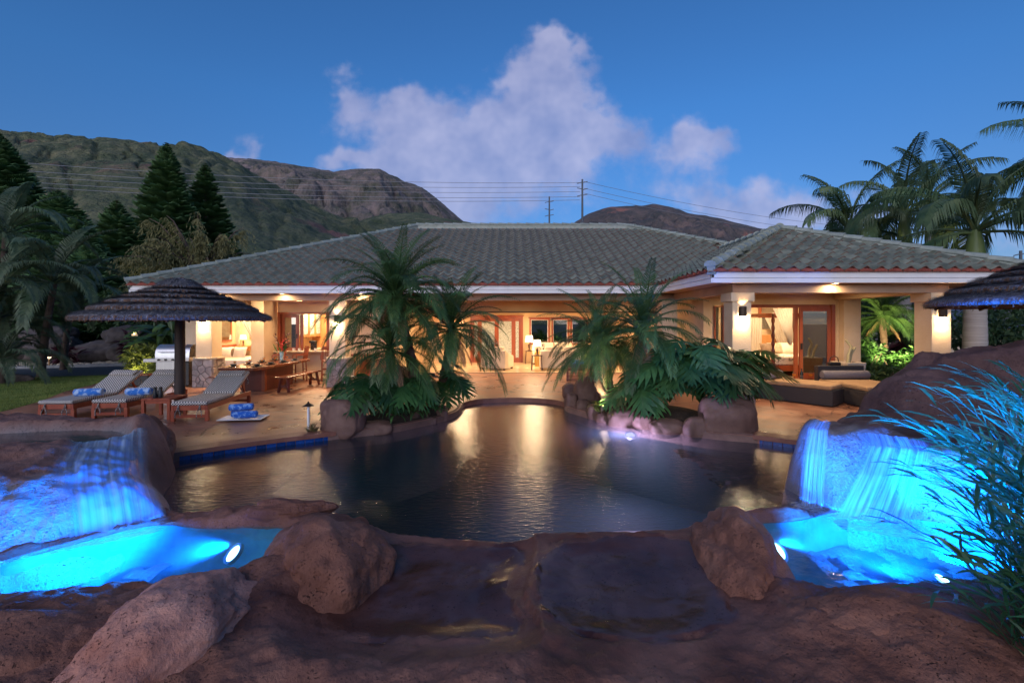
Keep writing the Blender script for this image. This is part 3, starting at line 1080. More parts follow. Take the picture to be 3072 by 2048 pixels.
lrock = tag(hfield('waterfall_rock', -9.8, -3.4, 1.6, 7.5, .025, left_rock, m_rockwet, None, -.44), 'long wet rock holding a dark upper pond, left edge of the picture', 'rock')
def wet_attr(o, f):
    vc = np.zeros(len(o.data.vertices) * 3, np.float32)
    o.data.vertices.foreach_get('co', vc)
    vc = vc.reshape(-1, 3)
    o.data.attributes.new('wet', 'FLOAT', 'POINT').data.foreach_set('value', np.clip(f(vc[:, 0], vc[:, 1], vc[:, 2]), 0, 1).astype(np.float32))
wet_attr(lrock, lambda x, y, z: np.maximum(sstep(.50, .36, z + .06 * fbm(np.stack([x * 3, y * 3, z], 1), 3)) * sstep(5.6, 5.0, y - (x + 4.4) * .7), sstep(.05, -.1, sdpoly(x, y, LP_))))
struct(fill('upper_pond_water', [[(p[0], p[1]) for p in smooth_poly([(-4.98, 5.72), (-4.96, 6.15), (-5.35, 6.55), (-5.8, 6.75), (-6.8, 6.7), (-7.5, 6.4), (-9.3, 6.0), (-9.3, 4.9), (-7.6, 5.08), (-6.3, 5.34), (-5.7, 5.42), (-5.3, 5.42)], 2)]], .445, m_pondw))
def sheet(name, left, right, zf, m, nu=40, nv=60, off=.025, label=None, wob=.012):
    """a film of water between two edge paths, following surface zf"""
    def lerp(path, t):
        x = t * (len(path) - 1)
        i = min(int(x), len(path) - 2)
        a, b = Vector(path[i]), Vector(path[i + 1])
        return a + (b - a) * (x - i)
    V, UV = [], []
    for j in range(nv + 1):
        a, b = lerp(left, j / nv), lerp(right, j / nv)
        for i in range(nu + 1):
            p = a + (b - a) * (i / nu)
            V.append(p)
            UV.append((i / nu, j / nv))
    A = np.array([[p[0], p[1]] for p in V])
    if zf is not None:
        Z = zf(A[:, 0], A[:, 1]) + off
    else:
        Z = np.array([p[2] for p in V])
    nn = fbm(np.stack([np.array([u[0] for u in UV]) * 16, np.array([u[1] for u in UV]) * 1.5, np.zeros(len(V)) + len(V) * .1], 1), 3) * wob
    A[:, 1] -= nn
    w = nu + 1
    Q = np.array([[j * w + i, j * w + i + 1, (j + 1) * w + i + 1, (j + 1) * w + i] for j in range(nv) for i in range(nu)])
    o = npmesh(name, np.column_stack([A, Z + nn]), Q, m)
    uvl = o.data.uv_layers.new(name='UVMap')
    vi = np.zeros(len(o.data.loops), np.int32)
    o.data.loops.foreach_get('vertex_index', vi)
    uvl.data.foreach_set('uv', np.array(UV)[vi].ravel())
    if label:
        tag(o, label, 'waterfall')
    return o
sheet('waterfall', [(-5.45, 5.72), (-5.2, 5.35), (-4.95, 4.95), (-4.65, 4.62), (-4.2, 4.25)], [(-4.92, 6.25), (-4.68, 5.95), (-4.28, 5.5), (-3.95, 5.2), (-3.62, 4.88)], lambda a, b: np.maximum(left_rock(a, b), -.10), m_film, 60, 70, .025,
      'smooth sheet of blue water sliding off the left pond rock into the spa')
boulder('boulder', 'round dark brown boulder at the end of the upper pond above the blue tile line', (-5.42, 6.82, .12), (.36, .34, .44), 5, 5, m_rock, .3)
# --- foreground shelf with spa, two stone basins and the right pool
SPA = smooth_poly([(-3.9, 3.48), (-3.4, 3.47), (-2.97, 3.58), (-2.5, 3.62), (-2.2, 3.72), (-2.06, 3.9), (-2.02, 4.25), (-2.1, 4.62), (-2.6, 4.70), (-3.1, 4.62), (-3.75, 4.80), (-4.15, 4.3), (-4.5, 3.85), (-5.4, 2.9), (-6.2, 2.1), (-5.6, 1.9), (-4.7, 2.9)], 2)
RPOOL = smooth_poly([(2.45, 4.78), (3.0, 4.82), (3.6, 5.1), (4.3, 5.2), (4.9, 4.9), (4.6, 3.9), (3.6, 3.62), (3.0, 3.55), (2.7, 3.45), (2.3, 3.55), (1.95, 3.68), (2.02, 4.0), (2.2, 4.4)], 2)
BL = smooth_poly([(-1.25, 4.42), (-.3, 4.36), (.16, 4.30), (.05, 3.8), (-.02, 3.45), (.12, 3.2), (-.05, 3.06), (-.74, 3.02), (-1.35, 3.12), (-1.42, 3.4), (-1.22, 3.75), (-1.12, 4.1)], 2)
BR = smooth_poly([(.36, 4.38), (1.0, 4.46), (1.70, 4.44), (1.72, 3.95), (1.62, 3.36), (1.30, 3.04), (.8, 2.98), (.40, 3.06), (.18, 3.36), (.22, 3.85)], 2)
def fore(X, Y):
    h = -.03 + .05 * n2(X, Y, 1.4, 8.1) + .018 * n2(X, Y, 7, 2.2) + .006 * n2(X, Y, 28, 4.2, 3)
    def bumpg(x, y, rx, ry, a):
        return a * np.exp(-((X - x) / rx) ** 2 - ((Y - y) / ry) ** 2)
    h += bumpg(-3.4, 3.05, .8, .34, .16) + bumpg(-2.9, 2.7, .8, .5, .05) + bumpg(-1.2, 2.75, .9, .22, .06) + bumpg(2.6, 3.0, .7, .45, .16) + bumpg(.25, 3.02, .18, .12, .06)
    h += bumpg(-1.62, 3.75, .42, .42, .14) + bumpg(1.98, 3.75, .32, .5, .12) + bumpg(-2.55, 4.82, .35, .16, .10) + bumpg(-2.0, 4.6, .2, .3, .10) + bumpg(2.2, 4.75, .4, .14, .05) + bumpg(3.6, 3.2, .6, .5, .12)
    h -= .10 * sstep(-1.5, -.9, X) * sstep(2.0, 1.4, X) * sstep(3.0, 2.6, Y) * 0
    dl, dr = sdpoly(X, Y, BL), sdpoly(X, Y, BR)
    k_ = sstep(-.02, .40, np.minimum(dl, dr))
    h = h * k_ + np.where(dl < dr, -.10, -.05) * (1 - k_) + .03 * np.exp(-(np.minimum(dl, dr) / .04) ** 2) * n2(X, Y, 5, 3.7)
    h = np.where(dl < 0, -.105 - .035 * sstep(0, -.30, dl) + .008 * n2(X, Y, 3, 6.6), h)
    h = np.where(dr < 0, -.055 - .03 * sstep(0, -.30, dr) - .02 * np.exp(-((X - .95) / .45) ** 2 - ((Y - 3.75) / .42) ** 2) + .008 * n2(X, Y, 3, 6.6), h)
    ds = sdpoly(X, Y, SPA)
    h = h - (h + 1.0) * sstep(.06, -.09, ds)
    dp = sdpoly(X, Y, RPOOL)
    h = h - (h + 1.0) * sstep(.06, -.09, dp)
    dm = sdpoly(X, Y, POOLS)
    h = h - (h + 1.2) * sstep(.02, -.16, dm)
    return h
fr = tag(hfield('rock_shelf', -6.4, 5.2, 1.35, 5.35, .02, fore, m_shelf, None, -1.15), 'broad pitted red-brown rock shelf along the bottom of the picture', 'rock')
vc = np.zeros(len(fr.data.vertices) * 3, np.float32)
fr.data.vertices.foreach_get('co', vc)
vc = vc.reshape(-1, 3)
dB = np.minimum(sdpoly(vc[:, 0], vc[:, 1], BL), sdpoly(vc[:, 0], vc[:, 1], BR)) + .10 * fbm(vc * 3.1, 4)
wet = np.maximum(sstep(.10, -.05, dB), .55 * sstep(.75, .05, dB))
at_ = fr.data.attributes.new('wet', 'FLOAT', 'POINT')
at_.data.foreach_set('value', wet.astype(np.float32))
def shell(name, poly, depth):
    b = MB()
    n_ = len(poly)
    cx, cy = sum(p[0] for p in poly) / n_, sum(p[1] for p in poly) / n_
    rings = [(1.03, -.10), (.985, -.17), (.95, -depth * .62), (.86, -depth * .92), (.7, -depth), (.35, -depth - .02), (.02, -depth - .03)]
    for s, z in rings:
        b.v.extend([(cx + (p[0] - cx) * s, cy + (p[1] - cy) * s, z) for p in poly])
    for r in range(len(rings) - 1):
        for i in range(n_):
            b.f.append((r * n_ + i, r * n_ + (i + 1) % n_, (r + 1) * n_ + (i + 1) % n_, (r + 1) * n_ + i))
            b.m.append(0)
    struct(b.build(name, m_spaplaster, None, smooth='all'))
shell('spa_basin', SPA, .62)
shell('waterfall_pool_basin', RPOOL, .62)
grow = lambda poly, k: [(p[0] + k * (p[0] - sum(a[0] for a in poly) / len(poly)), p[1] + k * (p[1] - sum(a[1] for a in poly) / len(poly))) for p in poly]
struct(fill('spa_water', [SPA], -.075, m_spaw))
struct(fill('waterfall_pool_water', [RPOOL], -.085, m_spaw))
tag(boulder('boulder', '', (-1.58, 3.98, -.14), (.50, .62, .43), 11, 6, m_rock, .35, .22, .03), 'large humped brown boulder between the left spa and the stone basins', 'boulder')
boulder('boulder', 'pinkish pitted boulder leaning down to the lower left foreground', (-2.26, 3.06, -.06), (.42, .56, .30), 29, 6, m_rockpink, -.25, .2, .035)
boulder('boulder', 'low rounded boulder on the far rim of the glowing spa', (-2.35, 4.86, .0), (.42, .15, .13), 31, 5, m_rock, .12, .2, .04)
boulder('boulder', 'dark wet boulder beside the glowing right pool, lit blue on one flank', (1.97, 4.02, -.13), (.33, .68, .38), 41, 6, m_rock, -.15, .22, .03)
boulder('boulder', 'broad dark brown boulder in front of the glowing right pool', (2.55, 3.12, -.10), (.62, .36, .26), 47, 6, m_rock, .1, .14, .025)
boulder('boulder', 'wide brown boulder across the bottom left corner', (-3.35, 2.85, -.16), (.9, .48, .30), 53, 6, m_rock, .1, .13, .025)
slab = MB().prism(smooth_poly([(-2.32, 3.56), (-1.86, 3.95), (-1.66, 3.72), (-1.75, 3.35), (-2.0, 3.22)], 2), -.22, -.025)
tag(slab.build('stone_step', m_basin, None, bevel=.02), 'flat wet dark stone step between the spa and the humped boulder', 'step')
# --- right waterfall rock
RO = [(3.55, 5.12), (3.45, 5.9), (3.8, 6.35), (4.3, 6.65), (5.2, 7.35), (6.5, 7.7), (12, 7.9), (12, 2.5), (5.6, 2.6), (4.9, 3.3), (4.6, 4.0), (4.55, 4.7), (3.9, 4.95)]
RI = [(3.70, 5.55), (3.78, 5.85), (4.35, 6.05), (5.1, 6.55), (6.3, 6.95), (11.5, 7.1), (11.5, 3.5), (6.2, 3.6), (5.6, 4.2), (5.2, 4.8), (4.6, 5.25)]
def right_rock(X, Y):
    h = plateau(X, Y, RO, RI, -.45, .62, .62)
    H = np.interp(X, [4.5, 4.99, 5.48, 5.83, 6.02, 6.46, 7.0, 7.56, 9], [.55, .66, 1.03, 1.27, 1.43, 1.48, 1.58, 1.68, 1.8])
    t = sstep(5.55, 6.6, Y) * sstep(7.5, 6.85, Y)
    h += np.maximum(H - .62, 0) * t + .06 * n2(X, Y, .9, 5.5) * (.5 + t) + .03 * n2(X, Y, 4.5, 2.9) + .010 * n2(X, Y, 14, 2.9, 3)
    h += .055 * t * np.sin(13 * h + 2.5 * n2(X, Y, 1.3, 7.7)) + .05 * np.abs(n2(X, Y, 2.2, 4.4)) * t
    h += .16 * np.exp(-((X - 3.72) / .20) ** 2 - ((Y - 5.72) / .2) ** 2)
    h += .20 * np.exp(-((X - 4.3) / .35) ** 2 - ((Y - 5.55) / .25) ** 2)
    led = sdpoly(X, Y, [(4.5, 5.5), (5.0, 5.95), (7.5, 6.1), (7.5, 5.2), (5.4, 5.0)])
    h = h - (h - .62) * sstep(.12, -.12, led)
    return h
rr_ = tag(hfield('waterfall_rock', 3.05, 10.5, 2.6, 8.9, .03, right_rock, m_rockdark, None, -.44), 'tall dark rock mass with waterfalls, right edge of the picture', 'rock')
wet_attr(rr_, lambda x, y, z: sstep(.80, .60, z + .10 * fbm(np.stack([x * 3, y * 3, z], 1), 3)) * sstep(6.2, 5.6, y))
struct(fill('ledge_water', [smooth_poly([(4.35, 5.38), (4.9, 5.98), (7.5, 6.15), (7.5, 5.15), (5.3, 4.92)], 2)], .66, m_pondw))
def rsurf(a, b):
    return np.maximum(right_rock(a, b), -.12)
sheet('waterfall', [(4.02, 5.42, .70), (3.90, 5.18, .62), (3.66, 5.02, .36), (3.46, 4.96, .10), (3.34, 4.94, -.10)], [(4.62, 5.10, .70), (4.54, 4.94, .62), (4.36, 4.80, .36), (4.24, 4.74, .10), (4.16, 4.72, -.10)], None, m_fall, 50, 50, 0, 'broad veil of blue-lit water falling into the glowing right pool', .02)
sheet('waterfall', [(3.70, 5.66, .80), (3.52, 5.50, .74), (3.40, 5.40, .46), (3.33, 5.34, .12), (3.30, 5.32, -.13)], [(3.86, 5.56, .80), (3.72, 5.40, .74), (3.62, 5.28, .46), (3.56, 5.22, .12), (3.54, 5.20, -.13)], None, m_fall, 30, 50, 0, 'narrow spout of water falling from the rock knob into the dark pool', .015)
# --- underwater lamps
def pool_lamp(label, loc, aim, em, col, e, rad=.09, soft=.08, kind='POINT', cone=120, off=.12, up=(0, 0, 0), lens=None):
    t = thing('underwater_lamp', label, 'pool lamp', loc, 0)
    b = MB().lathe([(0, .0), (rad, .0), (rad, .0)], 24)
    q = Vector(lens or aim).to_track_quat('Z', 'Y').to_euler()
    MB().lathe([(0, .012), (rad * .75, .010), (rad, 0)], 24).build('lens', em, t, smooth=60, rot=q)
    MB().lathe([(rad * .98, -.02), (rad * 1.3, -.02), (rad * 1.3, .014), (rad * .98, .010)], 24).build('rim', m_steel, t, smooth=40, rot=q)
    a = Vector(aim).normalized() * off + Vector(up)
    lamp(kind, t, a, e, col, soft, aim, cone, .6)
    return t
pool_lamp('round lit lamp glowing under the blue spa water at left', (-2.60, 4.30, -.16), (-.85, -.35, .42), m_blueb, BLUE, 2900, .075, kind='SPOT', cone=118, off=.06, lens=(-.5, -.55, .75))
pool_lamp('round lit lamp glowing white under the right waterfall pool', (2.50, 4.35, -.16), (.85, .05, .42), m_blueb, BLUE, 1500, .085, kind='SPOT', cone=118, off=.06, lens=(.4, -.55, .75))
pool_lamp('added unseen lamp below the near rim of the spa facing the left rock', (-3.35, 3.66, -.22), (-.62, .75, .36), m_blueb, BLUE, 700, .06, kind='SPOT', cone=86, off=.10)  # added out of sight to brighten the left rock face
pool_lamp('added unseen lamp below the near rim of the spa at the far left', (-4.15, 3.10, -.22), (-.75, .65, .36), m_blueb, BLUE, 3200, .06, kind='SPOT', cone=96, off=.10)  # added helper, unseen: carries the blue light to the far left face
pool_lamp('added unseen lamp below the near rim of the right pool facing the falls', (3.05, 3.66, -.36), (.42, .80, .50), m_blueb, BLUE, 1300, .06, kind='SPOT', cone=90, off=.10)  # added and kept hidden, lifts the blue on the falls
pool_lamp('added unseen lamp below the right rock and grass', (3.75, 4.0, -.22), (.75, .25, .60), m_blueb, BLUE, 3000, .06, kind='SPOT', cone=110, off=.10)  # unseen extra lamp, added for blue light on rock and grass
pool_lamp('pink underwater lamp below the planter stones in the main pool', (2.33, 9.05, -.22), (-.55, -.80, .0), m_pinkb, (1.0, .36, .58), 600, .09, off=.45, up=(0, 0, -.22), lens=(-.05, -.35, 1))

# churned white water where the falls land
def foam(label, pts, z):
    n_ = 28
    a, b = Vector(pts[0]), Vector(pts[1])
    side = Vector(pts[2])
    V_, UV = [], []
    for j in range(9):
        for i in range(n_ + 1):
            u, v = i / n_, j / 8
            p = a + (b - a) * u + side * (v - .35) * (1 + .25 * math.sin(7 * u + 3 * v))
            V_.append((p.x, p.y, z + .006 * math.sin(31 * u + 17 * v)))
            UV.append((u, v))
    w = n_ + 1
    Q = np.array([[j * w + i, j * w + i + 1, (j + 1) * w + i + 1, (j + 1) * w + i] for j in range(8) for i in range(n_)])
    o = npmesh('foam', np.array(V_), Q, m_foam)
    uvl = o.data.uv_layers.new(name='UVMap')
    vi = np.zeros(len(o.data.loops), np.int32)
    o.data.loops.foreach_get('vertex_index', vi)
    uvl.data.foreach_set('uv', np.array(UV)[vi].ravel())
    stuff(tag(o, label, 'foam'))
foam('white churned foam along the foot of the left water sheet', ((-4.30, 4.12), (-3.55, 4.82), (.22, -.22)), -.062)
foam('white churned foam under the broad right veil of water', ((3.20, 4.86), (4.25, 4.62), (-.05, -.45)), -.070)
foam('faint foam under the narrow spout in the dark pool', ((3.2, 5.34), (3.62, 5.20), (-.05, -.22)), -.108)
# ================================================================ the house
house = thing('house', 'long low cream house with green-grey tiled hip roof and lit open rooms', 'house')
def hbox(name, m, x0, x1, y0, y1, z0, z1, bevel=0, parent=None):
    return MB().box(x0, x1, y0, y1, z0, z1).build(name, m, parent or house, bevel=bevel)
EX0, EY, EX1 = -11.5, 13.8, 4.36                      # main eave
WY, WX1 = 10.07, 11.4                                 # wing eave
ZF0, ZF1 = 2.86, 3.10
PIT = .4417
ZE = 3.17
# fascia in two steps, soffits, beams
def fascia(a, b):
    a, b = Vector((a[0], a[1], 0)), Vector((b[0], b[1], 0))
    t = (b - a).normalized()
    nn = Vector((t.y, -t.x, 0))
    m = MB()
    m.bar(a + Vector((0, 0, ZF0 + .175)) - nn * .03, b + Vector((0, 0, ZF0 + .175)) - nn * .03, .06, .13)
    m.bar(a + Vector((0, 0, ZF0 + .054)) - nn * .045, b + Vector((0, 0, ZF0 + .054)) - nn * .045, .06, .104)
    m.build('fascia', m_white, house, bevel=.006)
fascia((EX0, EY), (EX1 + .03, EY))
fascia((EX1, EY), (EX1, WY))
fascia((EX1, WY), (WX1, WY))
fascia((WX1, WY), (WX1, EY + .2))
fascia((EX0, 26), (EX0, EY))
hbox('soffit', m_soffit, EX0 + .06, EX1 + .1, EY + .06, 18.0, ZF0 + .015, ZF0 + .04)
hbox('soffit', m_soffit, EX1 + .07, WX1 - .06, WY + .06, EY + .05, ZF0 + .012, ZF0 + .037)
hbox('beam', m_beam, -10.0, 5.10, 14.22, 14.62, 2.67, ZF0 + .012)
hbox('beam', m_beam, 4.99, 9.88, 10.42, 10.80, 2.665, ZF0 + .01)
hbox('beam', m_beam, 4.99, 5.37, 10.803, 14.2, 2.66, ZF0 + .01)
hbox('beam', m_stucco, 9.50, 9.88, 10.803, 13.6, 2.66, ZF0 + .01)
hbox('beam', m_stucco, -9.70, -9.30, 14.623, 15.78, 2.64, ZF0 + .01)
# ---------------- columns with fieldstone bases
def stone_cells(w, h, n, rs):
    pts = [(rs.rand() * w, rs.rand() * h) for _ in range(n)]
    for _ in range(6):                                # relax
        P_ = np.array(pts)
        s = np.stack([rs.rand(900) * w, rs.rand(900) * h], 1)
        k = ((s[:, None] - P_[None]) ** 2).sum(2).argmin(1)
        pts = [tuple(s[k == i].mean(0)) if (k == i).any() else pts[i] for i in range(n)]
    cells = []
    for i, p in enumerate(pts):
        poly = [(0, 0), (w, 0), (w, h), (0, h)]
        for j, q in enumerate(pts):
            if i == j:
                continue
            mx, my = (p[0] + q[0]) / 2, (p[1] + q[1]) / 2
            dx, dy = q[0] - p[0], q[1] - p[1]
            L = math.hypot(dx, dy)
            dx, dy = dx / L, dy / L
            out = []
            for a, b in zip(poly, poly[1:] + poly[:1]):
                da = (a[0] - mx) * dx + (a[1] - my) * dy + .009
                db = (b[0] - mx) * dx + (b[1] - my) * dy + .009
                if da <= 0:
                    out.append(a)
                if da * db < 0:
                    t = da / (da - db)
                    out.append((a[0] + (b[0] - a[0]) * t, a[1] + (b[1] - a[1]) * t))
            poly = out
            if len(poly) < 3:
                break
        if len(poly) >= 3:
            cells.append(poly)
    return cells
def column(x0, x1, y0, zb, stone=True, faces=('f', 'r'), ztop=2.665, cap=True, seed=1, hb=.90):
    w = x1 - x0
    y1 = y0 + w
    c = hbox('column', m_stucco, x0, x1, y0, y1, zb, ztop, .012)
    if cap:
        MB().box(x0 - .05, x1 + .05, y0 - .05, y1 + .05, ztop - .20, ztop - .004).build('capital', m_stucco, c, bevel=.01)
    if stone:
        e = .055
        MB().box(x0 - e, x1 + e, y0 - e, y1 + e, zb, zb + hb - .05).build('mortar_core', m_mortar, c)
        k = MB().prism(smooth_poly([(x0 - .13, y0 - .13), (x1 + .13, y0 - .13), (x1 + .13, y1 + .13), (x0 - .13, y1 + .13)], 1), zb + hb - .05, zb + hb + .01)
        k.build('cap_stone', m_capst, c, bevel=.012)
        rs = np.random.RandomState(seed)
        W_ = w + 2 * e
        for f in faces:
            for poly in stone_cells(W_, hb - .06, 15, rs):
                b = MB()
                d = .018 + .022 * rs.rand()
                cx, cy = np.mean(poly, 0)
                def pt(p, out):
                    if f == 'f':
                        return (x0 - e + p[0], y0 - e - out, zb + .005 + p[1])
                    if f == 'r':
                        return (x1 + e + out, y0 - e + p[0], zb + .005 + p[1])
                    return (x0 - e - out, y1 + e - p[0], zb + .005 + p[1])
                nn_ = len(poly)
                inner = [(cx + (p[0] - cx) * .86, cy + (p[1] - cy) * .86) for p in poly]
                b.add([pt(p, 0) for p in poly] + [pt(p, d * .75) for p in poly] + [pt(p, d) for p in inner],
                      [(i, (i + 1) % nn_, nn_ + (i + 1) % nn_, nn_ + i) for i in range(nn_)] + [(nn_ + i, nn_ + (i + 1) % nn_, 2 * nn_ + (i + 1) % nn_, 2 * nn_ + i) for i in range(nn_)] + [tuple(range(2 * nn_, 3 * nn_))])
                b.build('stone', m_stone, c, recalc=True)
    return c
column(-9.74, -9.24, 14.18, 0, seed=2, cap=False)
column(-5.63, -5.13, 14.18, 0, seed=3, cap=False)
column(4.62, 5.10, 14.20, 0, False, cap=False)
column(4.97, 5.40, 10.39, 0, seed=4, faces=('f', 'l'))
column(9.46, 9.91, 10.39, 0, seed=5, faces=('f', 'l'), hb=1.02)
# ---------------- walls
def wall(x0, x1, y0, y1, z0, z1, m=None):
    return hbox('wall', m or m_stucco, x0, x1, y0, y1, z0, z1)
wall(-11.2, -11.0, 15.8, 26, 0, ZF0 + .012)
wall(-10.998, -10.80, 15.8, 16.0, 0, 2.30)
wall(-10.998, -8.36, 15.8, 16.0, 2.302, ZF0 + .012)
wall(-8.78, -8.35, 15.5, 16.38, 0, ZF0 + .013)
wall(-8.348, -6.5, 16.4, 16.6, 0, .93)
wall(-8.348, -6.5, 16.4, 16.6, 2.357, ZF0 + .012)
wall(-6.498, -4.5, 16.4, 16.6, 0, ZF0 + .012)
wall(-4.7, -4.5, 16.602, 18.0, 0, ZF0 + .012)
wall(-4.498, 5.64, 18.0, 18.2, 2.41, ZF0 + .012)
hbox('door_track', m_darkbrown, -4.49, 5.64, 17.93, 17.998, 2.36, 2.41)
wall(5.65, 5.85, 13.6, 18.2, 0, ZF0 + .012)
wall(5.852, 5.95, 13.6, 13.8, 0, ZF0)
wall(5.952, 6.25, 13.6, 13.8, 2.50, ZF0)
wall(5.952, 6.25, 13.6, 13.8, 0, .55)
wall(6.252, 6.90, 13.6, 13.8, 0, ZF0)
wall(6.902, 9.52, 13.6, 13.8, 2.52, ZF0)
wall(9.522, 10.1, 13.6, 13.8, 0, ZF0)
hbox('wall', m_stucco, 9.64, 10.12, 13.38, 13.598, 0, ZF0)
hbox('cap_stone', m_capst, 9.55, 10.2, 13.28, 13.62, .76, .82, .01)
wall(10.1, 10.3, 13.602, 19, 0, ZF0)
hbox('wall', m_stucco, 9.58, 9.62, 13.56, 13.598, .30, 2.6)
# interior shells
hbox('floor', m_floor, -11.0, -4.5, 16.0, 21.0, .01, .03)
hbox('floor', m_floor, -4.49, 5.8, 18.0, 22.8, .01, .032)
hbox('floor', m_floor, 5.86, 10.1, 13.8, 19.2, .25, .30)
hbox('ceiling', m_inner, -11.0, -4.5, 16.1, 21.0, 2.72, 2.75)
hbox('ceiling', m_inner, -4.49, 5.8, 18.21, 22.8, 2.66, 2.69)
hbox('ceiling', m_inner, 5.86, 10.1, 13.81, 19.2, 2.95, 2.98)
wall(-8.30, -4.5, 20.8, 21.0, 0, 2.75, m_inner)
wall(-11.0, -8.42, 18.6, 18.8, 0, 2.75, m_inner)
wall(-8.42, -8.30, 16.6, 20.8, 0, 2.75, m_inner)
wall(-4.698, -4.502, 18.0, 22.8, 0, 2.7, m_inner)
wall(5.66, 5.85, 18.21, 22.8, 0, 2.7, m_inner)
wall(5.86, 10.1, 16.6, 16.8, .3, 2.95, m_inner)
# living room back wall with door and windows openings
YB = 22.6
def bx(x):
    return (x - CX) / F * YB
wins = [(1589, 1648), (1655, 1706), (1712, 1762)]
xs = [(bx(1412) - .02, bx(1568) + .02, 0, 2.28)] + [(bx(a), bx(b), .92, 2.20) for a, b in wins]
cur = -4.5
for (a, b, z0, z1) in xs:
    wall(cur + .001, a, YB, YB + .2, 0, 2.68, m_inner)
    wall(a + .001, b - .001, YB, YB + .2, z1, 2.68, m_inner)
    if z0:
        wall(a + .001, b - .001, YB, YB + .2, 0, z0, m_inner)
    cur = b
wall(cur + .001, 5.66, YB, YB + .2, 0, 2.68, m_inner)
def framed(name, x0, x1, z0, z1, y, fm, pm, fw=.09, fd=.08, parent=None, mull=(), head=0.0, sill=0.0, white=False):
    w = MB().box(x0 - fw, x0, y - fd / 2, y + fd / 2, z0, z1 + fw)
    w.box(x1, x1 + fw, y - fd / 2, y + fd / 2, z0, z1 + fw)
    w.box(x0, x1, y - fd / 2 + .002, y + fd / 2 - .002, z1, z1 + fw - .002)
    if sill:
        w.box(x0 - fw - .02, x1 + fw + .02, y - fd / 2 - .04, y + fd / 2, z0 - sill, z0 - .001)
    if head:
        w.box(x0 - fw - .05, x1 + fw + .05, y - fd / 2 - .02, y + fd / 2, z1 + fw + .001, z1 + fw + head)
    f = w.build(name, fm, parent or house, bevel=.006)
    if white:
        MB().box(x0, x0 + .03, y - .02, y + .02, z0, z1).box(x1 - .03, x1, y - .02, y + .02, z0, z1).box(x0 + .03, x1 - .03, y - .02, y + .02, z1 - .03, z1).box(x0 + .03, x1 - .03, y - .02, y + .02, z0, z0 + .03).build('sash', m_white, f)
    MB().box(x0 + .002, x1 - .002, y - .005, y + .005, z0 + .002, z1 - .002).build('pane', pm, f)
    return f
for a, b in wins:
    framed('window', bx(a) + .06, bx(b) - .06, .98, 2.12, YB + .02, m_wood, m_pane, .07, .24, head=.05, sill=.05, white=True)
# red french doors with etched glass
x0, x1 = bx(1412), bx(1568)
f = framed('french_door', x0 + .09, x1 - .09, .02, 2.18, YB + .02, m_wood, m_etched, .10, .24, head=.06)
for o in list(f.children):
    bpy.data.objects.remove(o)
gw = (x1 - x0 - .18)
cells = [(0, .15), (.15, .5), (.5, .85), (.85, 1)]
for a, b in cells:
    xa, xb = x0 + .09 + gw * a, x0 + .09 + gw * b
    s = MB().box(xa, xa + .10, YB - .03, YB + .03, .02, 2.18).box(xb - .10, xb, YB - .03, YB + .03, .02, 2.18).box(xa + .10, xb - .10, YB - .03, YB + .03, .02, .26).box(xa + .10, xb - .10, YB - .03, YB + .03, 2.04, 2.18)
    s.build('door_leaf', m_wood, f, bevel=.005)
    MB().box(xa + .10, xb - .10, YB - .006, YB + .006, .26, 2.04).build('pane', m_etched, f)
for sx in (-.03, .03):
    MB().box(x0 + .09 + gw * .5 + sx - .012, x0 + .09 + gw * .5 + sx + .012, YB - .06, YB - .03, .95, 1.0).build('handle', m_steel, f)
# lattice shutter door at the right end of the living room opening
lt = MB().box(5.28, 5.36, 17.86, 17.92, .02, 2.36).box(5.56, 5.64, 17.86, 17.92, .02, 2.36).box(5.36, 5.56, 17.86, 17.92, .02, .2).box(5.36, 5.56, 17.86, 17.92, 2.2, 2.36)
lt = lt.build('lattice_door', m_wood, house, bevel=.005)
g = MB()
for i in range(14):
    g.box(5.36, 5.56, 17.87, 17.89, .26 + i * .14, .30 + i * .14)
for i in range(3):
    g.box(5.39 + i * .06, 5.41 + i * .06, 17.891, 17.91, .2, 2.2)
g.build('lattice', m_woodd, lt)
# kitchen pass-through: jambs, sliding sash, counter
kf = MB().box(-8.345, -8.24, 16.37, 16.62, .95, 2.355).box(-6.60, -6.502, 16.37, 16.62, .95, 2.355).box(-8.24, -6.60, 16.372, 16.618, 2.28, 2.354)
kf = kf.build('kitchen_window', m_wood, house, bevel=.006)
sa = MB().box(-8.23, -8.12, 16.45, 16.50, .97, 2.27).box(-7.72, -7.61, 16.45, 16.50, .97, 2.27).box(-8.12, -7.72, 16.45, 16.50, .97, 1.10).box(-8.12, -7.72, 16.45, 16.50, 2.16, 2.27).box(-7.60, -7.49, 16.52, 16.56, .97, 2.27)
sa.build('sash', m_wood, kf, bevel=.004)
MB().box(-8.12, -7.72, 16.472, 16.478, 1.10, 2.16).build('pane', m_mirrorpane, kf)
MB().box(-7.70, -7.66, 16.43, 16.45, 1.42, 1.58).build('latch', m_black, kf)
hbox('counter', m_capst, -8.34, -6.51, 16.10, 16.66, .935, .985, .01)
# bedroom sliding door at left: jambs
MB().box(-10.798, -10.68, 15.82, 15.98, .03, 2.30).box(-8.90, -8.785, 15.82, 15.98, .03, 2.30).box(-10.68, -8.90, 15.822, 15.978, 2.20, 2.298).build('door_frame', m_wood, house, bevel=.006)
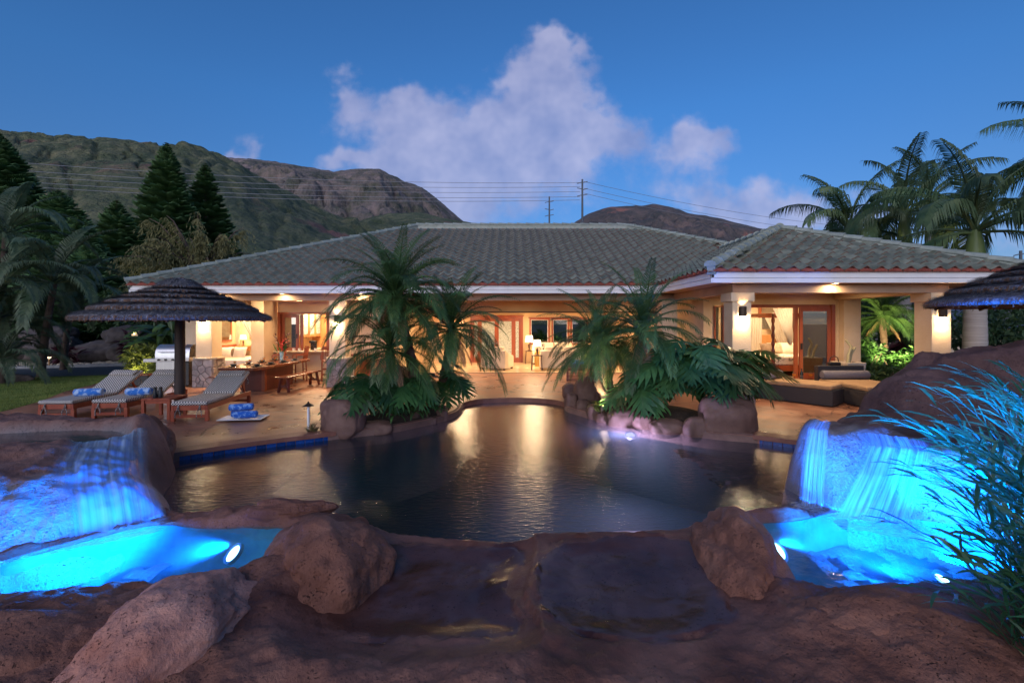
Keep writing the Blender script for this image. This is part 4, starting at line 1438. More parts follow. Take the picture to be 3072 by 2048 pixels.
# wing: side window, sliding glass door
framed('window', 5.99, 6.21, .60, 2.44, 13.60, m_wood, m_pane, .04, .14)
sd_ = MB().box(6.905, 7.02, 13.62, 13.78, .30, 2.51).box(9.41, 9.515, 13.55, 13.78, .30, 2.515).box(7.02, 9.41, 13.622, 13.778, 2.43, 2.515).box(7.02, 9.41, 13.622, 13.778, .30, .335)
sd_ = sd_.build('sliding_door_frame', m_wood, house, bevel=.006)
dl = MB().box(8.36, 8.47, 13.64, 13.70, .34, 2.43).box(8.48, 8.58, 13.58, 13.635, .34, 2.43).box(9.30, 9.405, 13.58, 13.635, .34, 2.43).box(8.58, 9.30, 13.58, 13.635, 2.32, 2.43).box(8.58, 9.30, 13.58, 13.635, .34, .50)
dl.build('door_leaf', m_wood, sd_, bevel=.005)
MB().box(8.58, 9.30, 13.60, 13.612, .50, 2.32).build('pane', m_mirrorpane, sd_)
MB().box(8.50, 8.55, 13.55, 13.58, 1.20, 1.38).build('handle', m_black, sd_)
# curved landing in front of the wing bedroom
ar = [(7.0 + 1.35 + 1.75 * math.cos(a), 13.6 - .85 * math.sin(a)) for a in np.linspace(0, PI, 24)]
MB().prism(ar, .0, .17).build('landing', m_floor, house, bevel=.012)
hbox('threshold', m_floor, 6.9, 9.52, 13.45, 13.85, .0, .297)
# ---------------- roof
roof = MB()
def zr(x, y):
    return ZE + PIT * (y - EY)
RL, RR, RY_ = (-4.30, 21.0), (5.23, 21.0), 21.0
ZR = ZE + PIT * 7.2
WPX, WPY = 7.88, 13.59
WPZ = ZE + PIT * 3.52
dn = .075
def rp(pts):
    n0 = len(roof.v)
    roof.add([(p[0], p[1], p[2] - dn) for p in pts], [tuple(range(len(pts)))])
rp([(EX0, EY, ZE), (EX1, EY, ZE), (7.88, 17.32, WPZ), (11.4, EY, ZE), (12.43, EY, ZE), (RR[0], RY_, ZR), (RL[0], RY_, ZR)])
rp([(EX0, EY, ZE), (RL[0], RY_, ZR), (EX0, 28.2, ZE)])
rp([(12.43, EY, ZE), (12.43, 28.2, ZE), (RR[0], RY_, ZR)])
rp([(EX0, 28.2, ZE), (RL[0], RY_, ZR), (RR[0], RY_, ZR), (12.43, 28.2, ZE)])
rp([(EX1, WY, ZE), (WX1, WY, ZE), (WPX, WPY, WPZ)])
rp([(EX1, WY, ZE), (WPX, WPY, WPZ), (WPX, 17.32, WPZ), (EX1, EY, ZE)])
rp([(WX1, WY, ZE), (11.4, EY, ZE), (WPX, 17.32, WPZ), (WPX, WPY, WPZ)])
roof_o = roof.build('roof', m_lip, house)
TP, TE = .317, .385                                   # tile pitch and exposure
ca = math.cos(math.atan(PIT)); sa_ = math.sin(math.atan(PIT))
def tile_mb():
    b = MB()
    N_ = 9
    prof = []
    for i in range(N_):
        x = -TP / 2 + TP * i / (N_ - 1)
        c = math.cos(2 * PI * x / TP)
        prof.append((x, .052 * (c if c > 0 else c * .55)))
    lo = [(x, -.02, z + .024) for x, z in prof]
    hi = [(x, TE + .05, z - .006) for x, z in prof]
    lip = [(x, -.02, z + .004) for x, z in prof]
    b.add(lo + hi, [(i, i + 1, N_ + i + 1, N_ + i) for i in range(N_ - 1)])
    b.cm = 1
    b.add(lip + lo, [(i, i + 1, N_ + i + 1, N_ + i) for i in range(N_ - 1)])
    return b
tm = tile_mb()
me_t = tm.build('roof_tile', [m_tile, m_lip], None, smooth='all').data
bpy.data.objects.remove(bpy.data.objects['roof_tile'])
TV, TF, TM = np.array(tm.v), np.array(tm.f), np.array(tm.m)
tiles = []
def tile_plane(p0, ux, uy, poly, nrow):
    """p0: eave origin; ux along the eave (unit, horizontal); uy horizontal up-slope; poly in (s, t) plan coordinates"""
    ux, uy = Vector(ux + (0,)), Vector(uy + (0,))
    up = (uy * ca + Vector((0, 0, sa_))).normalized()
    nr = ux.cross(up).normalized()
    Rm = Matrix((ux, up, nr)).transposed()
    smin, smax = min(p[0] for p in poly), max(p[0] for p in poly)
    pa = [(p[0], p[1]) for p in poly]
    S, T = [], []
    for r in range(nrow):
        t = r * TE * ca
        k = int((smax - smin) / TP) + 1
        for c in range(k):
            S.append(smin + (c + .5) * TP)
            T.append(t)
    S, T = np.array(S), np.array(T)
    ok = sdpoly(S, T + .1, pa) < .06
    for s, t in zip(S[ok], T[ok]):
        p = Vector(p0) + ux * float(s) + uy * float(t) + Vector((0, 0, PIT * float(t)))
        tiles.append((p, Rm))
L1 = EX1 - EX0
tile_plane((EX0, EY - .06, ZE - .01), (1, 0), (0, 1), [(0, -.1), (L1, -.1), (L1 + 3.52, 3.52), (L1 + 3.2, 4.2), (RR[0] - EX0 + 3.4, 3.9), (RR[0] - EX0, 7.25), (RL[0] - EX0, 7.25)], 19)
tile_plane((EX1, WY - .06, ZE - .01), (1, 0), (0, 1), [(0, -.1), (WX1 - EX1, -.1), (WPX - EX1, 3.55)], 10)
tile_plane((EX1 - .06, EY + 3.6, ZE - .01), (0, -1), (1, 0), [(3.6, -.1), (EY + 3.6 - WY, -.1), (EY + 3.6 - WPY, 3.52), (0, 3.52)], 10)
tiles.sort(key=lambda t: (t[0] - Vector((0, 0, 2))).length)
for p, Rm in tiles[:300]:
    o = link('roof_tile', me_t, roof_o)
    M4 = Rm.to_4x4()
    M4.translation = p
    o.matrix_local = M4
AV, AF, AM = [], [], []
nv = 0
jr = np.random.RandomState(5)
for p, Rm in tiles[300:]:
    V_ = TV @ np.array(Rm).T + np.array(p) + (jr.rand(3) - .5) * .008
    AV.append(V_)
    AF.append(TF + nv)
    AM.append(TM)
    nv += len(TV)
stuff(npmesh('roof_tile_field', np.concatenate(AV), np.concatenate(AF), [m_tile_mass, m_lip], roof_o, True, np.concatenate(AM)))
# scalloped red eave closures
ec = MB()
ec.add([(0, 0, 0)] + [(TP * .46 * math.cos(a), 0, .075 * math.sin(a)) for a in np.linspace(0, PI, 9)], [(0, i + 1, i + 2) for i in range(8)])
for i in range(1, 8):
    a = PI * i / 8
    ec.bar((.02 * math.cos(a), -.004, .02 * math.sin(a)), (TP * .42 * math.cos(a), -.006, .068 * math.sin(a)), .012, .012)
me_e = ec.build('eave_closure', m_red, roof_o).data
bpy.data.objects.remove(bpy.data.objects['eave_closure'])
for i in range(int(L1 / TP)):
    link('eave_closure', me_e, roof_o, (EX0 + (i + .5) * TP, EY - .075, ZE - .07))
for i in range(int((WX1 - EX1) / TP)):
    link('eave_closure', me_e, roof_o, (EX1 + (i + .5) * TP, WY - .075, ZE - .07))
for i in range(int((EY - WY) / TP)):
    link('eave_closure', me_e, roof_o, (EX1 - .075, WY + (i + .5) * TP, ZE - .07), (0, 0, R(-90)))
rb = MB().box(EX0 - .04, EX1 - .05, EY - .06, EY, ZF1 + .001, ZE - .06).box(EX1 - .06, WX1 + .04, WY - .06, WY, ZF1 + .001, ZE - .061).box(EX1 - .059, EX1, WY, EY, ZF1 + .001, ZE - .0605)
rb.build('eave_board', m_red, house)
# ridge and hip caps
cap = MB()
N_ = 8
def cap_ring(y, r, z):
    return [(r * math.cos(a), y, z + r * .75 * math.sin(a)) for a in np.linspace(-.25, PI + .25, N_ + 1)]
a_, b_, c_ = cap_ring(-.04, .135, .03), cap_ring(.0, .125, .02), cap_ring(.42, .105, 0)
cap.add(a_ + b_ + c_, [(i, N_ + 1 + i, N_ + 2 + i, i + 1) for i in range(N_)] + [(N_ + 1 + i, 2 * N_ + 2 + i, 2 * N_ + 3 + i, N_ + 2 + i) for i in range(N_)] + [tuple(range(N_, -1, -1))])
me_c = cap.build('ridge_cap', m_cap, roof_o, smooth=50, recalc=True).data
bpy.data.objects.remove(bpy.data.objects['ridge_cap'])
def caps(a, b):
    a, b = Vector(a), Vector(b)
    n_ = int((b - a).length / .40)
    q_ = (b - a).to_track_quat('Y', 'Z').to_euler()
    MB().bar(a + Vector((0, 0, -.03)), b + Vector((0, 0, -.03)), .17, .20).build('ridge_mortar', m_cap, roof_o)
    for i in range(n_):
        link('ridge_cap', me_c, roof_o, a + (b - a) * (i / n_) + Vector((0, 0, .06)), q_)
caps((EX0 - .02, EY - .02, ZE), (RL[0], RY_, ZR))
caps((RL[0], RY_, ZR), (RR[0], RY_, ZR))
caps((12.43, EY, ZE), (RR[0], RY_, ZR))
caps((EX1 - .02, WY - .02, ZE), (WPX, WPY, WPZ))
caps((WX1 + .02, WY - .02, ZE), (WPX, WPY, WPZ))
caps((WPX, WPY, WPZ), (WPX, 17.3, WPZ))
# ---------------- lights of the house
def downlight(label, x, y, z, e, cone=110, spot=True):
    t = thing('recessed_downlight', label, 'downlight', (x, y, z), 0, 'warm recessed downlights')
    MB().lathe([(0, -.004), (.065, -.004)], 16).build('lens', m_downl, t)
    MB().lathe([(.065, -.012), (.095, -.010), (.095, 0)], 16).build('trim', m_white, t, smooth=40)
    if spot:
        lamp('SPOT', t, (0, 0, -.03), e * 1.45, WARM, .06, (0, 0, -1), cone, .7)
    else:
        lamp('AREA', t, (0, 0, -.03), e * 1.6, WARM2, .9, (0, 0, -1))
    return t
downlight('downlight over the left bedroom bed', -9.7, 17.3, 2.718, 48, spot=False)
downlight('downlight in the left bedroom beside the wardrobe side wall', -10.5, 17.9, 2.718, 14)
downlight('downlight in the kitchen behind the bar counter', -7.4, 18.0, 2.718, 65, spot=False)
downlight('downlight over the kitchen sink counter', -6.2, 18.6, 2.718, 26)
downlight('downlight over the left half of the living room', -2.2, 20.0, 2.658, 75, spot=False)
downlight('downlight over the middle of the living room', 1.0, 20.2, 2.658, 75, spot=False)
downlight('downlight over the right end of the living room', 3.9, 20.2, 2.658, 60, spot=False)
downlight('downlight over the wing bedroom bed', 8.6, 15.0, 2.948, 50, spot=False)
downlight('soffit downlight over the left end of the dining table', -8.35, 15.0, ZF0 + .012, 85)
downlight('soffit downlight washing the wall above the kitchen opening', -7.45, 16.12, ZF0 + .012, 130)
downlight('soffit downlight over the right dining bench', -6.2, 15.4, ZF0 + .012, 45)
downlight('soffit downlight over the wooden outdoor sideboard', -3.7, 15.6, ZF0 + .012, 60)
downlight('soffit downlight over the middle of the lanai', .2, 16.6, ZF0 + .012, 60)
downlight('soffit downlight over the slatted crate', 3.0, 16.2, ZF0 + .012, 60)
downlight('soffit downlight over the wooden chair', 4.4, 16.9, ZF0 + .012, 40)
downlight('soffit downlight left of the wing bedroom door', 6.6, 12.4, ZF0 + .01, 70, 130)
downlight('soffit downlight over the daybeds', 8.6, 12.3, ZF0 + .01, 80, 130)
downlight('soffit downlight under the wing corner eave', 5.2, 11.7, ZF0 + .01, 24)
downlight('eave downlight above the left stone column', -8.9, 14.02, ZF0 + .012, 40)
downlight('eave downlight between the left column and the left palm', -7.0, 14.02, ZF0 + .012, 40)
downlight('eave downlight above the column beside the left palm', -4.6, 14.02, ZF0 + .012, 40)
downlight('eave downlight at the front of the wing', 7.2, 10.25, ZF0 + .01, 40)
def sconce(label, x, y, z, e=14):
    t = thing('wall_sconce', label, 'sconce', (x, y, z), 0, 'bronze up-and-down sconces')
    MB().lathe([(.085, -.11), (.09, -.11), (.09, .11), (.085, .11)], 20, (0, 0, 0), a0=PI, a1=2 * PI).build('shade', m_bronze, t, smooth=40)
    MB().box(-.06, .06, -.02, .0, -.07, .07).build('back_plate', m_bronze, t)
    MB().lathe([(0, -.16), (.055, -.16), (.055, -.13), (0, -.13)], 14, (0, -.045, 0)).build('lower_diffuser', m_bulb, t)
    lamp('SPOT', t, (0, -.06, -.17), e * 2.2, WARM, .03, (0, .35, -1), 100, .5)
    lamp('SPOT', t, (0, -.06, .12), e * .6, WARM, .03, (0, .35, 1), 90, .5)
sconce('lit bronze sconce on the column beside the left palm', -5.38, 14.17, 2.10, 22)
sconce('lit bronze sconce on the column half hidden by the left thatch umbrella', -9.49, 14.17, 2.10, 22)
sconce('lit bronze sconce on the wing column beside the four-poster bedroom', 5.19, 10.38, 2.24, 20)
sconce('lit bronze sconce on the far right column under the right umbrella', 9.69, 10.38, 2.22, 24)
# ================================================================ patio furniture
# ---------------- thatch umbrellas
def thatch_umbrella(label, loc, seed=1):
    t = thing('thatch_umbrella', label, 'umbrella', loc)
    rs = np.random.RandomState(seed)
    MB().tube([(0, 0, 0), (.004, 0, 1.2), (0, 0, 2.9)], [.112, .104, .09], 18).build('pole', m_pole, t, smooth=40)
    prof = [(.02, 2.98), (.50, 2.73), (.76, 2.62), (1.02, 2.51), (1.30, 2.39), (1.58, 2.25), (1.86, 2.06)]
    for i in range(6):
        (r0, z0), (r1, z1) = prof[i], prof[i + 1]
        r0i = max(.02, r0 - .10)
        z0i = z0 - (.02 if i else 0)
        z1 = z1 + .055
        base = MB().lathe([(r0i, z0i), ((r0i + r1) / 2, (z0i + z1) / 2 + .03), (r1 - .03, z1 + .012), (r1 - .005, z1 - .03), (r1 - .03, z1 - .075), (r1 - .14, z1 - .05), (r0i, z0i - .09)], 72)
        tier = base.build('thatch_tier', m_thatch if i < 5 else [m_thatch], t, smooth=50)
        k = int(1500 * (r1 + .25))
        a = rs.rand(k) * 2 * PI
        u1 = .45 + .62 * rs.rand(k)
        ln = .22 + .22 * rs.rand(k)
        L_ = math.hypot(r1 - r0i, z1 - z0i)
        u0 = np.maximum(u1 - ln / L_, 0)
        wd = .004 + .006 * rs.rand(k)
        lift = .008 + .05 * rs.rand(k) ** 2
        tw = (rs.rand(k) - .5) * .05
        def pt(u, a, lf, s):
            r = r0i + (r1 - r0i) * u
            z = z0i + (z1 - z0i) * u + .05 * np.sin(np.clip(u, 0, 1) * PI) * .8 + lf - .05 * np.clip(u - .96, 0, 1) * 4
            return np.stack([r * np.cos(a) - np.sin(a) * s, r * np.sin(a) + np.cos(a) * s, z], 1)
        V_ = np.stack([pt(u0, a, lift * .4, -wd), pt(u0, a, lift * .4, wd), pt(u1, a + tw / (r1 + .1), lift, wd), pt(u1, a + tw / (r1 + .1), lift, -wd)], 1).reshape(-1, 3)
        stuff(npmesh('straw', V_, np.arange(4 * k).reshape(-1, 4), m_thatch, tier, False))
        # cut ends hanging at the rim
        k = int(420 * r1) + 150
        a = rs.rand(k) * 2 * PI
        ra = r1 - .05 * rs.rand(k)
        z_ = z1 + .02 - .03 * rs.rand(k)
        hh = .03 + .085 * rs.rand(k) ** 2
        wd = .008
        V_ = np.stack([np.stack([ra * np.cos(a) - np.sin(a) * wd, ra * np.sin(a) + np.cos(a) * wd, z_], 1), np.stack([ra * np.cos(a) + np.sin(a) * wd, ra * np.sin(a) - np.cos(a) * wd, z_], 1),
                       np.stack([(ra + .025) * np.cos(a) + np.sin(a) * wd, (ra + .025) * np.sin(a) - np.cos(a) * wd, z_ - hh], 1), np.stack([(ra + .025) * np.cos(a) - np.sin(a) * wd, (ra + .025) * np.sin(a) + np.cos(a) * wd, z_ - hh], 1)], 1).reshape(-1, 3)
        stuff(npmesh('straw_fringe', V_, np.arange(4 * k).reshape(-1, 4), m_thatchu, tier, False))
    MB().lathe([(.1, 2.70), (1.55, 2.18), (1.83, 2.03)], 72).build('underside', m_thatchu, t, smooth=60)
    for i in range(10):
        a = i * PI / 5 + .2
        MB().bar((.1 * math.cos(a), .1 * math.sin(a), 2.62), (1.78 * math.cos(a), 1.78 * math.sin(a), 2.02), .04, .05).build('rafter', m_pole, t)
    return t
thatch_umbrella('thatched umbrella on a dark log pole over the loungers', (-7.5, 10.4, 0), 1)
thatch_umbrella('thatched umbrella cut off by the right edge of the picture', (8.9, 7.2, .22), 2)
# ---------------- sun loungers
def lounger(label, p, rz, towel=None):
    t = thing('sun_lounger', label, 'lounger', p, rz, 'red teak sun loungers by the pool')
    W_ = .70
    for sx in (-1, 1):
        x = sx * (W_ / 2 - .03)
        MB().bar((x, .0, .27), (x, 2.0, .27), .045, .10).build('side_rail', m_teak, t, bevel=.005)
        for y in (.035, 1.93):
            MB().box(x - .035, x + .035, y - .035, y + .035, 0, .22 if y > .1 else .22).build('leg', m_teak, t, bevel=.005)
    MB().bar((-W_ / 2 + .07, .035, .10), (W_ / 2 - .07, .035, .10), .03, .06).build('stretcher', m_teak, t)
    MB().bar((-W_ / 2 + .055, .018, .27), (W_ / 2 - .055, .018, .27), .035, .098).build('foot_rail', m_teak, t, bevel=.004)
    MB().bar((-W_ / 2 + .07, 1.93, .10), (W_ / 2 - .07, 1.93, .10), .03, .06).build('stretcher', m_teak, t)
    b0, b1 = Vector((0, 1.18, .33)), Vector((0, 1.98, .74))
    for sx in (-1, 1):
        o = Vector((sx * (W_ / 2 - .09), 0, 0))
        MB().bar(b0 + o, b1 + o, .04, .05).build('back_rail', m_teak, t, bevel=.004)
        MB().bar(b0 * .4 + b1 * .6 + o, Vector((o.x, 1.85, .30)), .03, .04).build('back_strut', m_teak, t)
    for k in range(6):
        c = b0 + (b1 - b0) * (k + .5) / 6
        MB().bar(c + Vector((-W_ / 2 + .1, 0, .03)), c + Vector((W_ / 2 - .1, 0, .03)), .07, .012, up=(0, -.45, .89)).build('back_slat', m_teak, t)
    for k in range(9):
        y = .1 + k * .125
        MB().box(-W_ / 2 + .055, W_ / 2 - .055, y - .035, y + .035, .305, .32).build('seat_slat', m_teak, t)
    MB().box(-W_ / 2 + .01, W_ / 2 - .01, -.02, 1.17, 0, .075).build('seat_cushion', m_cush, t, bevel=.028, loc=(0, 0, .325))
    an = math.atan2(.41, .80)
    MB().box(-W_ / 2 + .01, W_ / 2 - .01, 0, .90, 0, .075).build('back_cushion', m_cush, t, bevel=.028, loc=(0, 1.165, .345), rot=(an, 0, 0))
    MB().box(-W_ / 2 + .06, W_ / 2 - .06, .64, .83, .077, .135).build('headrest', m_cush, t, bevel=.025, loc=(0, 1.165, .345), rot=(an, 0, 0))
    for sx in (-1, 1):
        x = sx * .20
        for q_ in (-1, 1):
            MB().tube([(x, -.012, .33), (x + q_ * .015, -.03, .24), (x + q_ * .05, -.035, .17), (x + q_ * .045, -.04, .09 + .02 * q_)], .009, 6).build('tie', m_cord, t, smooth=60)
    for y in (1.45, 1.8):
        for q_ in (-1, 1):
            MB().tube([(W_ / 2 - .02, y, .50 + (y - 1.45) * .5), (W_ / 2 + .01, y + q_ * .02, .40 + (y - 1.45) * .5), (W_ / 2, y + q_ * .04, .33 + (y - 1.45) * .5)], .008, 5).build('tie', m_cord, t, smooth=60)
    return t
lounger('sun lounger nearest the lawn with a pale blue rolled towel', (-9.33, 9.42, 0), R(3))
lounger('middle sun lounger beside the umbrella pole', (-8.35, 9.55, 0), R(4))
lounger('sun lounger right of the low red table, no towel on it', (-6.50, 9.28, 0), R(7))
def towel_roll(name, label, c, r, l, rz, m):
    b = MB()
    n_, k = 10, 28
    def f(u, v):
        a = v * 2 * PI
        rr = r * (1 - .10 * abs(2 * u - 1) ** 6) * (1 + .03 * math.sin(3 * a + 5 * u))
        return ((u - .5) * l, rr * math.cos(a), max(rr * math.sin(a), -r * .9) + r * .9)
    b.grid(f, n_, k)
    for sx in (-1, 1):                               # spiral ends
        pts = []
        for i in range(40):
            a = i / 40 * 5.2 * PI
            q_ = r * .93 * (1 - i / 44)
            pts.append((sx * l * .5, q_ * math.cos(a), max(q_ * math.sin(a), -r * .85) + r * .9))
        b.tube(pts, .012, 5)
        b.add([(sx * l * .495, 0, r * .9)] + [(sx * l * .495, r * .9 * math.cos(a), max(r * .9 * math.sin(a), -r * .88) + r * .9) for a in np.linspace(0, 2 * PI, 21)], [(0, i + 1, i + 2) for i in range(20)])
    o = b.build(name, m, None, smooth=50, loc=c, rot=(0, 0, rz))
    return tag(o, label, 'towel')
towel_roll('rolled_towel', 'pale blue rolled towel on the lounger nearest the lawn', (-9.18, 10.0, .402), .085, .52, R(8), m_towel)
towel_roll('rolled_towel', 'pale blue rolled towel on the middle lounger', (-8.18, 10.10, .402), .085, .46, R(10), m_towel)
towel_roll('rolled_towel', 'deep blue rolled towel lying alone at the bottom of the tray, left one', (-5.63, 9.55, .045), .075, .30, R(20), m_towel2)
towel_roll('rolled_towel', 'deep blue rolled towel in the tray with white banding, right one', (-5.45, 9.42, .045), .075, .42, R(8), m_towel2)
towel_roll('rolled_towel', 'deep blue rolled towel on top of the other towels in the tray', (-5.58, 9.50, .18), .075, .42, R(14), m_towel2)
b = MB()
b.add([(-.42, -.24, .05), (.42, -.24, .05), (.42, .24, .05), (-.42, .24, .05), (-.27, -.15, .012), (.27, -.15, .012), (.27, .15, .012), (-.27, .15, .012), (-.42, -.24, .035), (.42, -.24, .035), (.42, .24, .035), (-.42, .24, .035), (-.25, -.13, .0), (.25, -.13, 0), (.25, .13, 0), (-.25, .13, 0)],
      [(0, 1, 5, 4), (1, 2, 6, 5), (2, 3, 7, 6), (3, 0, 4, 7), (4, 5, 6, 7), (8, 9, 1, 0), (9, 10, 2, 1), (10, 11, 3, 2), (11, 8, 0, 3), (12, 13, 9, 8), (13, 14, 10, 9), (14, 15, 11, 10), (15, 12, 8, 11), (15, 14, 13, 12)])
tag(b.build('tray', m_china, None, bevel=.006, loc=(-5.50, 9.45, .004), rot=(0, 0, R(8))), 'square white tray of blue towels on the deck beside the lounger', 'tray')
# ---------------- low red side table with binoculars
t = thing('side_table', 'low red teak side table at the foot of the umbrella pole', 'table', (-7.32, 9.72, 0), R(4))
for i in range(5):
    MB().box(-.28 + i * .113, -.28 + i * .113 + .108, -.30, .30, .40, .43).build('table_slat', m_teak, t, bevel=.004)
for sx in (-1, 1):
    for sy in (-1, 1):
        MB().box(sx * .25 - .03, sx * .25 + .03, sy * .26 - .03, sy * .26 + .03, 0, .40).build('leg', m_teak, t, bevel=.004)
for sy in (-1, 1):
    MB().box(-.22, .22, sy * .26 - .012, sy * .26 + .012, .33, .395).build('apron', m_teak, t)
t = thing('binoculars', 'black binoculars standing on the low red table', 'binoculars', (-7.34, 9.55, .432), R(10))
for sx in (-1, 1):
    MB().lathe([(0, 0), (.042, 0), (.046, .02), (.044, .10), (.034, .15), (.03, .20), (.033, .225), (0, .225)], 18, (sx * .05, 0, 0)).build('barrel', m_black, t, smooth=40)
MB().box(-.03, .03, -.02, .02, .08, .16).build('bridge', m_black, t, bevel=.006)
# ---------------- dining group
t = thing('dining_table', 'long polished slab dining table on a red pedestal, set for guests', 'table', (-7.42, 14.1, 0), R(-4))
def slab(u, v):
    y = -1.55 + 3.1 * v
    w_ = .56 + .03 * math.sin(5 * v + 1) + .02 * math.sin(13 * v) - .08 * abs(2 * v - 1) ** 5
    return y, w_
pl = [(slab(0, v)[1] + .01 * math.sin(37 * v), slab(0, v)[0]) for v in np.linspace(0, 1, 26)]
pr = [(-slab(0, v)[1] - .012 * math.sin(31 * v), slab(0, v)[0]) for v in np.linspace(1, 0, 26)]
MB().prism(pl + pr, .675, .755).build('table_top', m_slab, t, bevel=.012)
ped = MB().box(-.30, .30, -.78, .78, 0, .674).build('pedestal', m_woodd, t, bevel=.008)
for sx in (-1, 1):
    MB().box(sx * .302 - .05, sx * .302 + .05, -.80, -.70, .001, .672).build('corner_post', m_wood, ped, bevel=.008)
def bench(label, loc, rz):
    t = thing('bench', label, 'bench', loc, rz)
    MB().box(-.17, .17, -.98, .98, .405, .45).build('seat', m_slab, t, bevel=.008)
    for sy in (-1, 1):
        for sx in (-1, 1):
            MB().bar((sx * .15, sy * .86, 0), (sx * .09, sy * .80, .404), .07, .07).build('leg', m_woodd, t, bevel=.005)
        MB().bar((-.12, sy * .83, .17), (.12, sy * .83, .17), .04, .06).build('stretcher', m_woodd, t)
        MB().bar((0, sy * .80, .19), (0, sy * .40, .40), .04, .05).build('brace', m_woodd, t)
bench('wooden bench on the pool side of the dining table', (-6.42, 13.95, 0), R(-5))
bench('wooden bench half hidden behind the dining table', (-8.42, 14.1, 0), R(-4))
q_i = 0
for sx in (-1, 1):
    for k in range(4):
        y = 12.95 + k * .66
        x = -7.42 + sx * .33 + (y - 14.1) * .07
        side = 'bench side' if sx > 0 else 'far side'
        nm = ['nearest the umbrella', 'second from umbrella', 'third from umbrella', 'nearest the bar'][k]
        o = MB().lathe([(0, .002), (.10, .002), (.155, .020), (.16, .024), (.10, .012), (0, .010)], 24).build('dinner_plate', m_plate, None, smooth=40, loc=(x, y, .756))
        tag(o, 'dark dinner plate on the %s of the dining table, %s' % (side, nm), 'plate', 'place settings on the dining table')
        o = MB().lathe([(0, .002), (.05, .002), (.075, .03), (.085, .055), (.08, .055), (.066, .03), (.04, .012), (0, .010)], 20).build('soup_bowl', m_plate, None, smooth=40, loc=(x, y, .768))
        tag(o, 'dark bowl on the %s of the dining table, %s' % (side, nm), 'bowl', 'place settings on the dining table')
        g = thing('wine_glass', 'amber wine glass on the %s of the dining table, %s' % (side, nm), 'glass', (x - sx * .16, y - .20, .757), 0, 'place settings on the dining table')
        MB().lathe([(0, 0), (.036, .003), (.005, .012), (.004, .085), (.028, .11), (.040, .15), (.034, .205)], 18).build('glass_bowl', m_glass, g, smooth=60)
        MB().lathe([(0, .105), (.026, .112), (.037, .148), (0, .149)], 16).build('wine', m_wine, g, smooth=40)
# vase of red flowers
t = thing('flower_vase', 'blue glass vase of red heliconia flowers on the dining table', 'vase', (-7.60, 15.2, .757))
MB().lathe([(0, 0), (.055, 0), (.05, .05), (.062, .18), (.075, .26), (.068, .26), (.055, .18), (.04, .04), (0, .02)], 20).build('vase', mat('pale_blue_glass', (.12, .30, .42), (.4, .55, .6), scale=14, rough=.1), t, smooth=50)
rs = random.Random(4)
for i in range(13):
    a, l, e = rs.uniform(0, 6.28), rs.uniform(.35, .62), rs.uniform(.5, 1.3)
    tip = Vector((math.cos(a) * l * math.cos(e), math.sin(a) * l * math.cos(e) * .6, .25 + l * math.sin(e)))
    MB().tube([(0, 0, .2), tip * .6 + Vector((0, 0, .1)), tip], [.006, .005, .003], 5).build('stem', m_stem, t)
    if i < 9:
        fl = MB()
        for k in range(5):
            p = tip * (1 - k * .12) + Vector((0, 0, .05))
            d = Vector((math.cos(a + (-1) ** k * .9), math.sin(a + (-1) ** k * .9) * .6, .7)) * .12
            fl.tube([p, p + d * .5, p + d], [.02, .016, .002], 5)
        fl.build('flower', m_ti if i % 3 else mat('scarlet_petal%d' % i, (.45, .02, .03), rough=.4), t, smooth=50)
    else:
        fl = MB()
        p = tip
        s_ = Vector((-math.sin(a), math.cos(a), 0)) * .05
        fl.add([(tip * .4), tip * .7 + s_, tip, tip * .7 - s_], [(0, 1, 2, 3)])
        fl.build('leaf', m_mons, t)
# bar stools at the counter
def stool(label, loc, rz):
    t = thing('bar_stool', label, 'stool', loc, rz, 'wooden bar stools at the kitchen counter')
    MB().box(-.21, .21, -.20, .20, .66, .70).build('seat', m_wood, t, bevel=.01)
    for sx in (-1, 1):
        MB().bar((sx * .19, -.17, 0), (sx * .18, -.17, .66), .04, .04).build('leg', m_wood, t)
        MB().bar((sx * .19, .19, 0), (sx * .18, .16, .66), .04, .04).build('leg', m_wood, t)
        MB().bar((sx * .18, .18, .70), (sx * .19, .25, 1.14), .04, .035).build('back_post', m_wood, t)
        MB().bar((sx * .21, -.15, .88), (sx * .20, .20, .90), .035, .03).build('arm', m_wood, t)
        MB().bar((sx * .21, -.15, .70), (sx * .21, -.15, .88), .03, .03).build('arm_post', m_wood, t)
    for z in (.22, .40):
        MB().bar((-.18, -.17, z), (.18, -.17, z), .03, .03).build('stretcher', m_wood, t)
        MB().bar((-.18, .175, z), (.18, .175, z), .03, .03).build('stretcher', m_wood, t)
    MB().bar((-.20, .25, 1.14), (.20, .25, 1.14), .03, .09).build('top_rail', m_wood, t, bevel=.008)
    for k in range(6):
        x = -.14 + k * .056
        MB().bar((x, .185, .72), (x, .245, 1.10), .018, .018).build('spindle', m_wood, t)
stool('bar stool nearest the left bedroom, behind the flower vase', (-8.0, 15.75, 0), R(-70))
stool('bar stool at the middle of the counter behind the dining table', (-7.25, 15.7, 0), R(-50))
stool('bar stool beside the stone column with its back to the pool', (-6.30, 15.75, 0), R(205))
for i, x in enumerate((-7.72, -7.52, -6.95)):
    c = thing('mug', '%s white mug on the kitchen bar counter counted from the left' % ORD[i], 'mug', (x, 16.28, .986))
    MB().lathe([(0, 0), (.04, 0), (.042, .09), (.036, .09), (.034, .01), (0, .01)], 16).build('cup', m_china, c, smooth=40)
    MB().tube([(.04, 0, .02), (.065, 0, .03), (.065, 0, .065), (.04, 0, .075)], .006, 6).build('handle', m_china, c, smooth=60)
